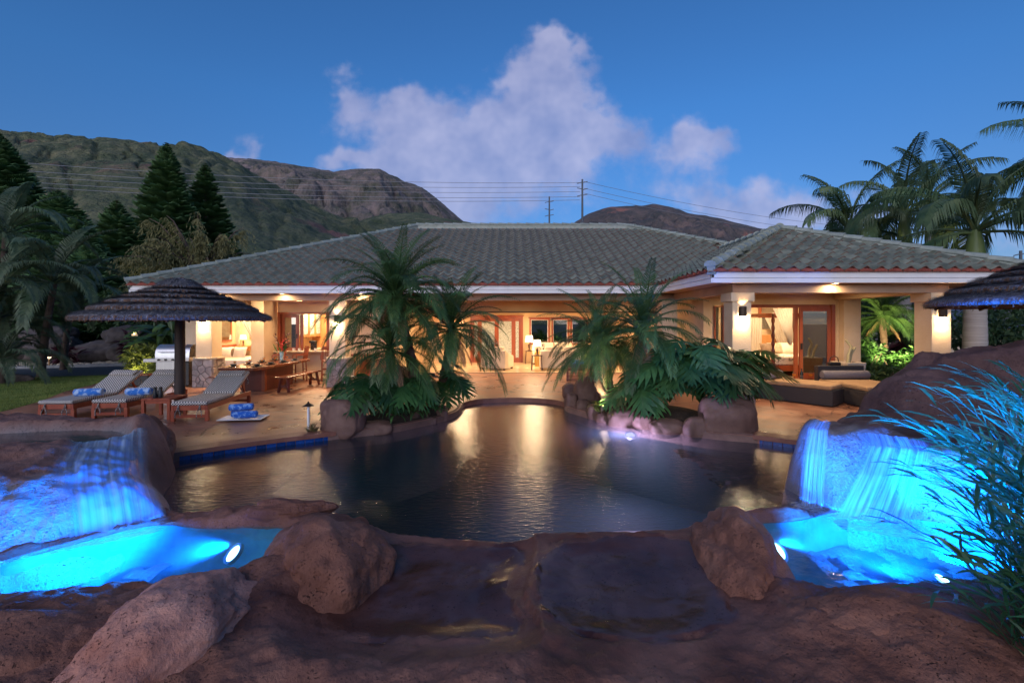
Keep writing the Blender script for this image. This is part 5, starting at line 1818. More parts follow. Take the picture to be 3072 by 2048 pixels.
# ---------------- barbecue
t = thing('barbecue_grill', 'steel barbecue grill half hidden behind the umbrella pole', 'grill', (-10.62, 14.55, 0), R(6))
MB().box(-.40, .40, -.30, .30, .04, .78).build('cabinet', m_steel, t, bevel=.01)
MB().box(.402, .55, -.29, .29, .04, .76).build('side_bin', m_black, t, bevel=.01)
MB().box(-.78, -.40, -.28, .28, .76, .86).build('side_shelf', m_steel, t, bevel=.01)
MB().box(-.42, .57, -.32, .32, .785, .90).build('firebox', m_steel, t, bevel=.01)
lid = MB()
lid.grid(lambda u, v: (-.42 + .99 * u, -.31 * math.cos(v * PI), .90 + .40 * math.sin(v * PI) ** .7), 1, 14)
lid.build('lid', m_steel, t, smooth=50)
for sx in (-.42, .57):
    MB().add([(sx, -.31 * math.cos(v), .90 + .40 * math.sin(v) ** .7) for v in np.linspace(0.001, PI - .001, 15)], [tuple(range(15))]).build('lid_end', m_steel if sx < 0 else m_black, t)
MB().tube([(-.3, -.36, 1.08), (.45, -.36, 1.08)], .015, 8).build('lid_handle', m_steel, t)
for k in range(4):
    MB().tube([(-.3 + k * .2, -.32, .84), (-.3 + k * .2, -.36, .84)], .03, 12).build('knob', m_black, t)
t = thing('storage_bench', 'low black storage box beside the barbecue', 'box', (-11.75, 14.6, 0), R(4))
MB().box(-.36, .36, -.25, .25, .02, .33).build('body', m_black, t, bevel=.008)
MB().box(-.38, .38, -.27, .27, .332, .36).build('lid', m_wood, t, bevel=.006)
# ---------------- slatted crate with towels
cx, cy = 2.33, 15.98
t = thing('slatted_crate', 'open dark red slatted wooden crate holding folded towels', 'crate', (cx, cy, 0), R(-8))
for k in range(12):
    z = .02 + k * .048
    MB().box(-.43, .43, -.43, -.41, z, z + .036).build('slat', m_woodd, t)
    MB().box(-.43, -.41, -.408, .41, z, z + .036).build('slat', m_woodd, t)
    MB().box(.41, .43, -.408, .41, z, z + .036).build('slat', m_woodd, t)
for sx in (-1, 1):
    for sy in (-1, 1):
        MB().box(sx * .40 - .025, sx * .40 + .025, sy * .39 - .02, sy * .39 + .02, 0, .60).build('corner_post', m_woodd, t)
MB().box(-.40, .40, -.40, .40, .38, .42).build('shelf', m_wood, t)
for i in range(2):
    o = MB().box(-.16, .16, -.14, .14, 0, .26).build('folded_towel', m_towel2, None, bevel=.04, loc=(cx - .14 + i * .33, cy + .1, .421), rot=(0, 0, R(-8)))
    tag(o, '%s navy folded towel in the slatted crate' % ('left' if i == 0 else 'right'), 'towel')
# ---------------- wooden chair under the right end of the lanai
t = thing('dining_chair', 'orange wooden chair with red seat behind the right planter leaves', 'chair', (4.55, 13.3, 0), R(170))
MB().box(-.24, .24, -.22, .22, .42, .46).build('seat', m_wood, t, bevel=.01)
MB().box(-.22, .22, -.20, .22, .461, .51).build('cushion', mat('red_cushion', (.35, .02, .02), rough=.9), t, bevel=.015)
for sx in (-1, 1):
    for sy in (-1, 1):
        MB().bar((sx * .21, sy * .19, 0), (sx * .21, sy * .19, .42), .045, .045).build('leg', m_wood, t)
MB().box(-.24, .24, .19, .22, .55, .92).build('backrest', m_maple, t, bevel=.01)
for sx in (-1, 1):
    MB().box(sx * .21 - .02, sx * .21 + .02, .191, .219, .46, .55).build('back_post', m_wood, t)
# outdoor sideboard against the kitchen wall
t = thing('sideboard', 'orange wood sideboard with panelled doors behind the left palm', 'cabinet', (-4.95, 15.9, 0), 0)
MB().box(-.85, .85, -.28, .28, .05, .86).build('carcass', m_maple, t, bevel=.008)
MB().box(-.90, .90, -.32, .30, .862, .90).build('top', m_wood, t, bevel=.008)
for k in range(3):
    d = MB().box(-.81 + k * .55, -.81 + k * .55 + .52, -.30, -.281, .10, .82).build('door', m_maple, t, bevel=.006)
    MB().box(-.74 + k * .55, -.74 + k * .55 + .38, -.312, -.301, .18, .74).build('panel', m_wood, d, bevel=.006)
    MB().box(-.35 + k * .55, -.33 + k * .55, -.325, -.301, .44, .52).build('handle', m_black, d)
# ---------------- daybeds, table, bottle and glasses
def daybed(label, loc, rz, w_, l_):
    t = thing('daybed', label, 'daybed', loc, rz)
    pl = [(-w_ / 2, 0), (w_ / 2, 0), (w_ / 2, l_ - .25), (w_ / 2 - .2, l_), (-w_ / 2, l_)]
    pl = [(x, -y) for x, y in pl][::-1]
    MB().prism(pl, .02, .39).build('base', m_wicker, t, bevel=.012)
    MB().box(-w_ / 2 - .001, w_ / 2 + .001, -.10, .06, .021, .84).build('headboard', m_wicker, t, bevel=.012)
    ci = [(p[0] * .985, p[1] * .985 - (.10 if p[1] > -.1 else 0)) for p in pl]
    MB().prism(ci, .392, .50).build('cushion', m_daycush, t, bevel=.03)
    return t
d1 = daybed('dark wicker daybed with tan cushion nearest the pool', (6.80, 12.45, 0), R(38), .95, 1.75)
d2 = daybed('dark wicker daybed with tan cushion behind the big right rock', (8.75, 12.35, 0), R(2), 1.25, 1.75)
def bolster(label, c, l, rz):
    b = MB().lathe([(0, -l / 2), (.09, -l / 2), (.115, -l / 2 + .03), (.115, l / 2 - .03), (.09, l / 2), (0, l / 2)], 24)
    tag(b.build('bolster', m_bolster, None, smooth=40, loc=c, rot=(0, R(90), rz)), label, 'cushion')
bolster('grey bolster on the daybed nearest the pool', (6.93, 12.22, .615), .78, R(38))
bolster('long grey bolster on the daybed behind the big rock', (8.76, 12.12, .615), 1.25, R(2))
t = thing('side_table', 'low red table with wine between the two daybeds', 'table', (7.72, 12.35, 0))
MB().prism(smooth_poly([(-.38, -.25), (.38, -.25), (.38, .25), (-.38, .25)], 2), .40, .44).build('table_top', m_wood, t, bevel=.008)
for sx in (-1, 1):
    for sy in (-1, 1):
        MB().box(sx * .26 - .025, sx * .26 + .025, sy * .15 - .025, sy * .15 + .025, 0, .40).build('leg', m_wood, t)
for lb, x, y in (('left', 7.50, 12.25), ('right', 7.92, 12.22)):
    g = thing('wine_glass', 'amber filled wine glass on the daybed table, %s of the bottle' % lb, 'glass', (x, y, .441), 0, 'wine glasses on the daybed table')
    MB().lathe([(0, 0), (.042, .003), (.006, .014), (.005, .10), (.035, .13), (.052, .18), (.042, .25)], 20).build('glass_bowl', m_glass, g, smooth=60)
    MB().lathe([(0, .125), (.033, .132), (.048, .178), (0, .179)], 18).build('wine', m_wine, g, smooth=40)
t = thing('wine_bottle', 'dark wine bottle between two glasses on the daybed table', 'bottle', (7.72, 12.28, .441))
MB().lathe([(0, 0), (.038, 0), (.04, .01), (.04, .19), (.030, .225), (.015, .25), (.014, .31), (.017, .312), (.017, .325), (0, .325)], 20).build('glass_body', m_bottle, t, smooth=40)
MB().lathe([(.0405, .06), (.0405, .15)], 20).build('paper_label', mat('dark_paper_label', (.10, .085, .07), rough=.8), t)
# handbag on the far daybed
t = thing('handbag', 'small black handbag standing on the backrest of the right daybed', 'bag', (8.62, 12.33, .842))
MB().box(-.16, .16, -.06, .06, 0, .09).build('body', m_black, t, bevel=.03)
MB().tube([(-.12, 0, .1), (-.10, 0, .2), (0, 0, .26), (.10, 0, .2), (.12, 0, .1)], .012, 6).build('handle', m_black, t, smooth=60)
# tall planter pot
pot = G(2662, 1150)
t = thing('planter_pot', 'tall square tapered pale pot with thick bare plant stems', 'planter', (9.30, 12.75, 0), R(8))
b = MB()
b.add([(-.20, -.20, 0), (.20, -.20, 0), (.20, .20, 0), (-.20, .20, 0), (-.29, -.29, .90), (.29, -.29, .90), (.29, .29, .90), (-.29, .29, .90), (-.25, -.25, .90), (.25, -.25, .90), (.25, .25, .90), (-.25, .25, .90), (-.24, -.24, .80), (.24, -.24, .8), (.24, .24, .8), (-.24, .24, .8)],
      [(3, 2, 1, 0), (0, 1, 5, 4), (1, 2, 6, 5), (2, 3, 7, 6), (3, 0, 4, 7), (4, 5, 9, 8), (5, 6, 10, 9), (6, 7, 11, 10), (7, 4, 8, 11), (8, 9, 13, 12), (9, 10, 14, 13), (10, 11, 15, 14), (11, 8, 12, 15), (12, 13, 14, 15)])
b.build('pot', m_pot, t, bevel=.01)
for q_ in (((0, 0, .8), (.02, 0, 1.1), (.10, 0, 1.32), (-.02, .05, 1.50)), ((.06, .05, .8), (.14, .05, 1.12), (.24, .02, 1.30))):
    MB().tube(q_, [.045, .04, .035, .03][:len(q_)], 8).build('stem', mat('pale_plumeria_bark', (.36, .34, .22), rough=.8), t, smooth=60)
# path light by the left planter
def path_light(label, loc, h, e, cap=True):
    t = thing('path_light', label, 'lamp', loc)
    MB().tube([(0, 0, 0), (0, 0, h)], .022, 10)  .build('stake', m_white if cap else m_maple, t, smooth=40)
    if cap:
        MB().lathe([(0, h + .07), (.012, h + .07), (.02, h + .04), (.10, h - .01), (.10, h - .016), (0, h + .0)], 20).build('hat', m_bronze, t, smooth=40)
    else:
        MB().lathe([(.02, h - .06), (.07, h), (.075, h + .015), (0, h + .02)], 16).build('hat', m_shade, t, smooth=40)
    MB().lathe([(0, h - .03), (.016, h - .03), (.016, h - .004), (0, h - .004)], 12).build('bulb_glass', m_bulb, t)
    lamp('POINT', t, (0, 0, h - .045), e, WARM2, .02)
path_light('small bronze hat path light beside the left planter boulder', (-3.78, 8.55, 0), .46, 16)
path_light('small mushroom garden light among stones beyond the driveway', (-21.0, 20.9, 0), .40, 30, False)
path_light('small garden light on the retaining wall beside the big leaf plant', (-14.6, 17.9, .30), .55, 18, False)
# ================================================================ inside the rooms
def table_lamp(label, loc, s=1.0, e=14):
    t = thing('table_lamp', label, 'lamp', loc)
    MB().lathe([(0, 0), (.07 * s, 0), (.075 * s, .02 * s), (.02 * s, .05 * s), (.045 * s, .16 * s), (.05 * s, .24 * s), (.012 * s, .30 * s), (.012 * s, .40 * s)], 18).build('base', m_darkbrown, t, smooth=40)
    MB().lathe([(.17 * s, .36 * s), (.135 * s, .62 * s)], 28).build('shade', m_shade, t, smooth=60)
    lamp('POINT', t, (0, 0, .50 * s), e, WARM, .06)
    return t
def pillow(name, label, c, w_, h_, th, rot, m):
    b = MB()
    n_ = 12
    for sg in (1, -1):
        b.grid(lambda u, v: ((u - .5) * w_ * (1 - .06 * (1 - abs(2 * v - 1) ** 2)), sg * th * .5 * (max(0, 1 - abs(2 * u - 1) ** 2.4) * max(0, 1 - abs(2 * v - 1) ** 2.4)) ** .55, (v - .5) * h_ * (1 - .06 * (1 - abs(2 * u - 1) ** 2))), n_, n_)
    return tag(b.build(name, m, None, smooth='all', loc=c, rot=rot), label, 'pillow')
# ---------------- left bedroom
t = thing('bed', 'white made bed in the left bedroom seen past the stone column', 'bed', (-10.0, 17.45, .03))
MB().box(-.95, 1.02, -1.0, 1.05, .14, .32).build('rail', m_maple, t, bevel=.01)
MB().box(-.92, .99, -.97, 1.02, .321, .62).build('mattress', m_linen, t, bevel=.06)
MB().box(-1.0, -.94, -1.02, 1.07, .0, 1.1).build('headboard', m_wood, t, bevel=.01)
for sy in (-1, 1):
    MB().box(.94, 1.06, sy * 1.0 - .05, sy * 1.0 + .05, .0, 2.05).build('post', m_wood, t, bevel=.01)
pillow('bed_pillow', 'white pillow at the left of the left bedroom bed', (-10.62, 17.0, .88), .60, .42, .20, (R(-18), 0, R(18)), m_linen)
pillow('bed_pillow', 'beige pillow between two white ones on the left bedroom bed', (-10.36, 17.1, .87), .45, .38, .18, (R(-18), 0, R(-10)), m_brownp)
pillow('bed_pillow', 'white pillow at the right of the left bedroom bed', (-10.08, 17.05, .88), .55, .42, .20, (R(-18), 0, R(-8)), m_linen)
t = thing('night_stand', 'small wall shelf under the left bedroom lamp', 'shelf', (-10.72, 18.36, 0))
MB().box(-.26, .26, -.2, .2, 1.02, 1.06).build('shelf_board', m_maple, t, bevel=.006)
MB().box(-.20, .20, .1, .18, .85, 1.019).build('bracket', m_maple, t, bevel=.006)
table_lamp('small square lit lamp on the left bedroom shelf', (-10.72, 18.38, 1.061), .7, 8)
t = thing('framed_picture', 'framed picture on the left bedroom wall behind the drape', 'picture', (-10.22, 18.58, 1.75))
MB().box(-.36, .36, -.03, 0, -.42, .42).build('frame', m_maple, t, bevel=.008)
MB().box(-.29, .29, -.036, -.031, -.35, .35).build('canvas', mat('pale_abstract_print', (.62, .52, .36), (.40, .30, .20), scale=4, rough=.8), t)
t = thing('bedroom_window', 'dark framed window on the side wall of the left bedroom', 'window', (-10.99, 17.6, 1.75))
MB().box(0, .05, -.42, .42, -.5, .5).build('frame', m_wood, t, bevel=.006)
MB().box(.051, .058, -.34, .34, -.42, .42).build('pane', m_mirrorpane, t)
def drape(name, label, pts_top, pts_bot, m, nf=9, amp=.05, pinch=None, nv=26):
    a0, a1, b0, b1 = Vector(pts_top[0]), Vector(pts_top[1]), Vector(pts_bot[0]), Vector(pts_bot[1])
    b = MB()
    dirn = (a1 - a0).normalized()
    nrm = dirn.cross(Vector((0, 0, 1))).normalized()
    def f(u, v):
        p = (a0 + (a1 - a0) * u) * (1 - v) + (b0 + (b1 - b0) * u) * v
        if pinch:
            k = math.exp(-((v - pinch[0]) / pinch[2]) ** 2)
            p = p * (1 - k) + (Vector(pinch[1]) + (p - Vector(pinch[1])) * .18) * k
        return p + nrm * (amp * math.sin(u * nf * 2 * PI + 2 * v) * (.4 + .6 * v)) + Vector((0, 0, -.05 * math.sin(u * PI) * v))
    b.grid(f, nf * 8, nv)
    return tag(b.build(name, m, None, smooth='all'), label, 'curtain')
drape('bed_drape', 'white drape gathered to the right post of the left bed', ((-9.75, 16.5, 2.10), (-9.02, 16.5, 2.05)), ((-9.12, 16.45, 1.15), (-8.97, 16.45, 1.15)), m_sheer, 6, .03)
drape('bed_drape', 'white drape hanging beside the left bedroom window', ((-10.95, 18.3, 2.3), (-10.75, 18.3, 2.3)), ((-10.95, 18.3, .9), (-10.85, 18.3, .9)), m_sheer, 4, .03)
# ---------------- kitchen
t = thing('kitchen_cabinet', 'honey wood kitchen cabinets with glass doors and built-in oven', 'cabinet', (-8.295, 16.75, 0), R(90))
MB().box(.0, 3.9, -.60, -.0, .03, .90).build('base_unit', m_maple, t, bevel=.008)
MB().box(.0, 2.35, -.36, -.0, 1.40, 2.45).build('wall_unit', m_maple, t, bevel=.008)
MB().box(2.36, 3.9, -.62, -.0, .901, 2.48).build('tall_unit', m_maple, t, bevel=.008)
MB().box(.0, 2.35, -.64, -.0, .902, .945).build('worktop', m_capst, t, bevel=.006)
for k in range(4):
    x = .05 + k * .58
    MB().box(x, x + .53, -.384, -.361, 1.43, 2.42).build('glass_door', m_maple, t, bevel=.006)
    MB().box(x + .09, x + .44, -.392, -.385, 1.53, 2.32).build('pane', m_etched, t)
    MB().box(x, x + .53, -.624, -.601, .12, .86).build('door', m_maple, t, bevel=.006)
for k in range(3):
    x = 2.40 + k * .50
    MB().box(x, x + .46, -.645, -.621, 1.65, 2.42).build('door', m_maple, t, bevel=.008)
MB().box(2.45, 3.15, -.66, -.621, .98, 1.60).build('oven_surround', m_steel, t, bevel=.006)
MB().box(2.54, 3.06, -.672, -.661, 1.02, 1.36).build('oven_window', m_oven, t)
MB().box(2.54, 3.06, -.672, -.661, 1.43, 1.55).build('oven_panel', m_black, t)
t = thing('garland', 'dried leaf garland along the kitchen cabinet tops', 'garland', (-8.0, 18.4, 2.46))
g = MB()
rs = random.Random(9)
for i in range(90):
    p = Vector((rs.uniform(-.1, .15), rs.uniform(-1.5, 1.6), rs.uniform(-.0, .12)))
    d = Vector((rs.uniform(-.05, .12), rs.uniform(-.12, .12), rs.uniform(-.06, .1)))
    g.add([p, p + d * .5 + Vector((0, 0, .02)), p + d, p + d * .5 - Vector((0, 0, .02))], [(0, 1, 2, 3)])
g.build('leaves', m_shrub, t)
t = thing('coffee_maker', 'black coffee maker inside the kitchen window', 'coffee maker', (-7.30, 16.9, 0))
MB().box(-.10, .10, -.10, .12, .95, 1.0).build('base', m_black, t, bevel=.008)
MB().box(-.10, .10, .02, .12, 1.0, 1.32).build('tower', m_black, t, bevel=.008)
MB().box(-.10, .10, -.10, .019, 1.24, 1.32).build('head', m_black, t, bevel=.008)
MB().lathe([(.055, 1.005), (.07, 1.05), (.05, 1.18)], 18, (0, -.04, 0)).build('jug', m_glass, t, smooth=50)
MB().box(-.9, .8, -.22, .25, .03, .949).build('counter_unit', m_maple, t)
# ---------------- living room
def sofa(label, loc, rz, w_, d_, h_=.80, seats=2):
    t = thing('sofa', label, 'sofa', loc, rz)
    MB().box(-w_ / 2, w_ / 2, d_ - .20, d_, .07, h_).build('back', m_sofa, t, bevel=.04)
    MB().box(-w_ / 2 + .16, w_ / 2 - .16, 0.02, d_ - .21, .07, .30).build('seat_base', m_sofa, t, bevel=.02)
    for sx in (-1, 1):
        b = MB()
        pr = [(0, .07), (d_ - .201, .07), (d_ - .201, h_ - .04), (d_ - .35, h_ - .10), (d_ - .60, .60), (.05, .56), (0, .50)]
        x0, x1 = sorted((sx * w_ / 2, sx * (w_ / 2 - .155)))
        n_ = len(pr)
        b.add([(x0, p[0], p[1]) for p in pr] + [(x1, p[0], p[1]) for p in pr], [tuple(range(n_)), tuple(range(2 * n_ - 1, n_ - 1, -1))] + [(i, n_ + i, n_ + (i + 1) % n_, (i + 1) % n_) for i in range(n_)])
        b.build('arm', m_sofa, t, bevel=.03, recalc=True)
        for y in (.06, d_ - .1):
            MB().box(sx * (w_ / 2 - .08) - .04, sx * (w_ / 2 - .08) + .04, y - .04, y + .04, 0, .069).build('foot', m_darkbrown, t)
    sw = (w_ - .34) / seats
    for k in range(seats):
        x = -w_ / 2 + .17 + k * sw
        MB().box(x, x + sw - .01, 0.0, d_ - .22, .301, .46).build('seat_cushion', m_sofa, t, bevel=.04)
        MB().box(x + .02, x + sw - .02, d_ - .42, d_ - .205, .462, h_ + .14).build('back_cushion', m_sofa, t, bevel=.06)
    return t
# sofas turn their backs to the pool (+y of the sofa points to the camera)
s1 = sofa('cream armchair with its back to the pool, left of the lamps', (-.44, 19.85, .032), R(158), 1.12, .95, seats=1)
s2 = sofa('long cream sofa with its back to the pool, right of the lamps', (2.15, 19.95, .032), R(180), 1.95, .95, seats=2)
s3 = sofa('cream sofa against the back windows, facing the pool', (2.0, 21.3, .032), 0, 2.1, 1.0, .86, 2)
pillow('throw_pillow', 'black and white throw pillow on the sofa under the windows', (1.35, 21.8, .78), .42, .42, .16, (R(-15), 0, 0), mat('black_white_print', (.6, .55, .48), (.03, .025, .02), scale=18, rough=.9, lo=.45, hi=.55))
def end_table(label, loc):
    t = thing('end_table', label, 'table', loc)
    MB().box(-.22, .22, -.22, .22, .58, .61).build('table_top', m_darkbrown, t, bevel=.006)
    for sx in (-1, 1):
        for sy in (-1, 1):
            MB().bar((sx * .21, sy * .21, 0), (sx * .18, sy * .18, .58), .035, .035).build('leg', m_darkbrown, t)
end_table('dark end table between the armchair and the long sofa', (1.02, 19.0, .032))
table_lamp('front lit drum shade lamp on the dark end table', (1.04, 19.0, .643), 1.0, 16)
end_table('dark end table beside the back windows', (.85, 21.9, .032))
table_lamp('rear lit drum shade lamp by the living room window', (.82, 21.9, .643), 1.15, 16)
t = thing('floor_vase', 'gold floor vase between the sofas', 'vase', (1.15, 20.6, .032))
MB().lathe([(0, 0), (.12, 0), (.15, .2), (.15, .6), (.11, .66), (0, .66)], 18).build('body', mat('gold_glaze', (.45, .28, .08), rough=.3, metal=.5), t, smooth=40)
t = thing('pendant_lantern', 'glowing lantern hanging among the left palm fronds', 'lantern', (-1.62, 14.35, 2.02))
MB().lathe([(0, -.16), (.07, -.15), (.10, -.05), (.10, .06), (.06, .15), (0, .17)], 14).build('glass_globe', emit_mat('orange_lantern_glow', (1.0, .42, .16), 4.5), t, smooth=50)
for k in range(6):
    a = k * PI / 3
    MB().tube([(.11 * math.cos(a), .11 * math.sin(a), -.15), (.115 * math.cos(a), .115 * math.sin(a), .06), (.04 * math.cos(a), .04 * math.sin(a), .18)], .008, 5).build('cage_bar', m_bronze, t)
MB().tube([(0, 0, .17), (0, 0, .66)], .006, 6).build('chain', m_bronze, t)
lamp('POINT', t, (0, -.16, 0), 6, WARM, .08)
# ---------------- wing bedroom: four poster bed
t = thing('four_poster_bed', 'mahogany four-poster bed with printed white bedding in the wing', 'bed', (9.12, 15.45, .30))
t.scale = (.9, .9, 1)
MB().box(-1.0, 1.0, -1.05, 1.05, .16, .34).build('rail', m_wood, t, bevel=.01)
MB().box(-.97, .97, -1.02, 1.02, .341, .62).build('mattress', m_linenp, t, bevel=.06)
MB().box(-1.06, 1.06, 1.06, 1.12, .0, 1.25).build('headboard', m_maple, t, bevel=.01)
for sx in (-1, 1):
    for sy in (-1, 1):
        pts = [(sx * 1.0, sy * 1.05, z) for z in np.linspace(0, 1.95, 40)]
        rad = [.05 + (.012 * math.sin(i * 1.3) if i > 14 else .01) for i in range(40)]
        MB().tube(pts, rad, 12).build('post', m_woodd, t, smooth=60)
for a, b_ in (((-1, -1.05), (1, -1.05)), ((-1, 1.05), (1, 1.05)), ((-1, -1.05), (-1, 1.05)), ((1, -1.05), (1, 1.05))):
    MB().bar((a[0], a[1], 1.93), (b_[0], b_[1], 1.93), .07, .10).build('canopy_rail', m_wood, t, bevel=.008)
drape('bed_curtain', 'sheer white curtain on the left of the four-poster bed', ((8.25, 16.30, 2.15), (8.85, 16.30, 2.15)), ((8.28, 16.28, 1.0), (8.8, 16.28, 1.0)), m_sheer, 7, .035)
drape('bed_curtain', 'sheer white curtain pulled across the right of the four-poster bed', ((8.95, 16.3, 2.15), (9.9, 16.3, 2.15)), ((9.5, 16.25, .95), (9.95, 16.25, .95)), m_sheer, 7, .035)
drape('door_curtain', 'cream curtain swept aside at the wing sliding door', ((7.90, 13.95, 2.42), (8.50, 13.95, 2.42)), ((8.38, 13.95, 1.35), (8.47, 13.95, 1.35)), m_sheer, 7, .03)
drape('door_curtain', 'blue grey curtain behind the narrow wing window', ((5.96, 13.95, 2.45), (6.26, 13.95, 2.45)), ((6.0, 13.95, 1.2), (6.24, 13.95, 1.3)), m_sheerb, 4, .02)
pillow('bed_pillow', 'brown square pillow at the left of the four-poster bed', (8.72, 15.75, 1.10), .50, .40, .20, (R(-25), 0, R(12)), m_brownp)
pillow('bed_pillow', 'tan leaf print pillow in the middle of the four-poster bed', (9.08, 15.88, 1.10), .52, .42, .20, (R(-25), 0, R(-4)), mat('tan_leaf_print', (.45, .36, .24), (.62, .54, .42), scale=12, rough=.9))
pillow('bed_pillow', 'white pillow at the right of the four-poster bed', (9.48, 15.85, 1.10), .55, .44, .22, (R(-25), 0, R(-8)), m_linen)
t = thing('night_stand', 'dark night stand left of the four-poster bed', 'table', (7.95, 16.25, .30))
MB().box(-.25, .25, -.22, .22, .05, .60).build('body', m_darkbrown, t, bevel=.008)
MB().box(-.28, .28, -.25, .25, .601, .64).build('top', m_darkbrown, t, bevel=.006)
table_lamp('lit cone lamp beside the four-poster bed', (8.12, 16.2, .941), 1.05, 14)
w = framed('window', 8.95, 9.45, 1.75, 2.55, 16.58, m_wood, m_mirrorpane, .08, .12, head=.05)
# ================================================================ planting beds: stones and soil
def bed(name, pts, zc, cx, cy):
    pts = smooth_poly(pts, 2)
    b = MB()
    n_ = len(pts)
    rings = [(1.0, -.10), (.86, .06), (.6, zc * .8), (.3, zc), (.02, zc)]
    for s, z in rings:
        b.v.extend([(cx + (p[0] - cx) * s, cy + (p[1] - cy) * s, z) for p in pts])
    for r in range(len(rings) - 1):
        for i in range(n_):
            b.f.append((r * n_ + i, r * n_ + (i + 1) % n_, (r + 1) * n_ + (i + 1) % n_, (r + 1) * n_ + i))
            b.m.append(0)
    return struct(b.build(name, m_soil, None, smooth='all'))
bed('planting_bed', [(-3.15, 8.55), (-2.3, 8.98), (-1.9, 9.4), (-1.45, 10.0), (-1.3, 10.8), (-1.7, 11.1), (-2.6, 10.6), (-3.2, 9.6)], .22, -2.2, 9.7)
bed('planting_bed', [(1.42, 11.2), (1.6, 10.6), (1.95, 10.0), (2.7, 9.4), (3.3, 8.85), (3.75, 8.55), (4.4, 8.5), (4.3, 9.6), (3.4, 10.5), (2.2, 11.3)], .24, 2.9, 9.9)
SL = [('tall leaning brown boulder at the left tip of the left planter', 966, 1088, 1192, 1306, .75), ('flat cracked stone at the foot of the tall leaning boulder', 985, 1070, 1272, 1318, .7), ('widest flat stone in front of the left planter', 1058, 1176, 1262, 1308, .55),
      ('large oval stone behind the widest flat planter stone', 1132, 1216, 1240, 1284, .8), ('small round stone in the middle of the left planter edge', 1212, 1250, 1247, 1280, .9), ('oval stone right of the small round one on the left planter', 1238, 1292, 1236, 1274, .9),
      ('little wedge stone at the waterline of the left planter', 1280, 1312, 1250, 1275, .9), ('round stone second from the right end of the left planter', 1281, 1320, 1221, 1262, .9), ('last stone at the right end of the left planter', 1309, 1345, 1221, 1266, 1.0)]
for i, (lb, a, b_, c, d, rt) in enumerate(SL):
    pxboulder('boulder' if i == 0 else 'edging_stone', lb, a, b_, c, d, -.14 if i else -.05, rt, 60 + i, m_rocks, sub=5 if i == 0 else 4, amp=.14, fine=.015, box=.5, cat='boulder' if i == 0 else 'stone')
SR = [('flat topped stone at the far left tip of the right planter', 1686, 1738, 1149, 1196, 1.0, .02), ('low round stone below the flat topped one on the right planter', 1694, 1734, 1176, 1236, 1.0, -.14), ('big dark rounded boulder with a yellow glow at the left of the right planter', 1722, 1800, 1128, 1216, .8, .0),
      ('rounded stone under the dark boulder at the waterline', 1727, 1776, 1196, 1246, 1.0, -.14), ('rounded stone left of the pink lamp by two', 1760, 1812, 1208, 1262, 1.0, -.14), ('low stone left of the pink lamp', 1785, 1850, 1236, 1272, .8, -.14),
      ('long stone with a pink lit edge above the underwater lamp', 1826, 1934, 1223, 1284, .6, -.14), ('stone just right of the pink lit edge', 1900, 1962, 1238, 1292, .8, -.14), ('broad stone in the middle of the right planter edge', 1950, 2060, 1257, 1308, .7, -.14),
      ('humped stone with a dark hollow on the right planter edge', 2050, 2155, 1252, 1318, .7, -.14), ('largest smooth boulder at the right end of the right planter', 2098, 2266, 1186, 1318, .6, -.12), ('low dome stone in front of the largest smooth boulder', 2148, 2264, 1286, 1328, .7, -.16)]
for i, (lb, a, b_, c, d, rt, zb) in enumerate(SR):
    big = i in (2, 10)
    pxboulder('boulder' if big else 'edging_stone', lb, a, b_, c, d, zb, rt, 90 + i, m_rocks, sub=5 if big else 4, amp=.14, fine=.015, box=.45, cat='boulder' if big else 'stone')
# planter retaining faces under the stones
def face_band(name, pts):
    pts = smooth_poly(pts, 2, closed=False)
    b = MB()
    for p, q_ in zip(pts, pts[1:]):
        t_ = Vector((q_[0] - p[0], q_[1] - p[1])).normalized()
        nn = Vector((-t_.y, t_.x)) * .10
        b.add([(p[0], p[1], -.3), (q_[0], q_[1], -.3), (q_[0], q_[1], -.02), (p[0], p[1], -.02), (p[0] + nn.x, p[1] + nn.y, .02), (q_[0] + nn.x, q_[1] + nn.y, .02)], [(0, 1, 2, 3), (3, 2, 5, 4)])
    struct(b.build(name, m_rocks, None, smooth='all'))
face_band('planter_kerb', [(-3.3, 8.26), (-2.9, 8.48), (-2.32, 8.78), (-1.93, 9.2), (-1.40, 9.88), (-1.16, 10.5), (-1.22, 11.5)])
face_band('planter_kerb', [(1.31, 11.6), (1.26, 10.9), (1.45, 10.58), (1.80, 9.87), (2.61, 9.2), (3.26, 8.60), (3.7, 8.28), (4.3, 8.06)])
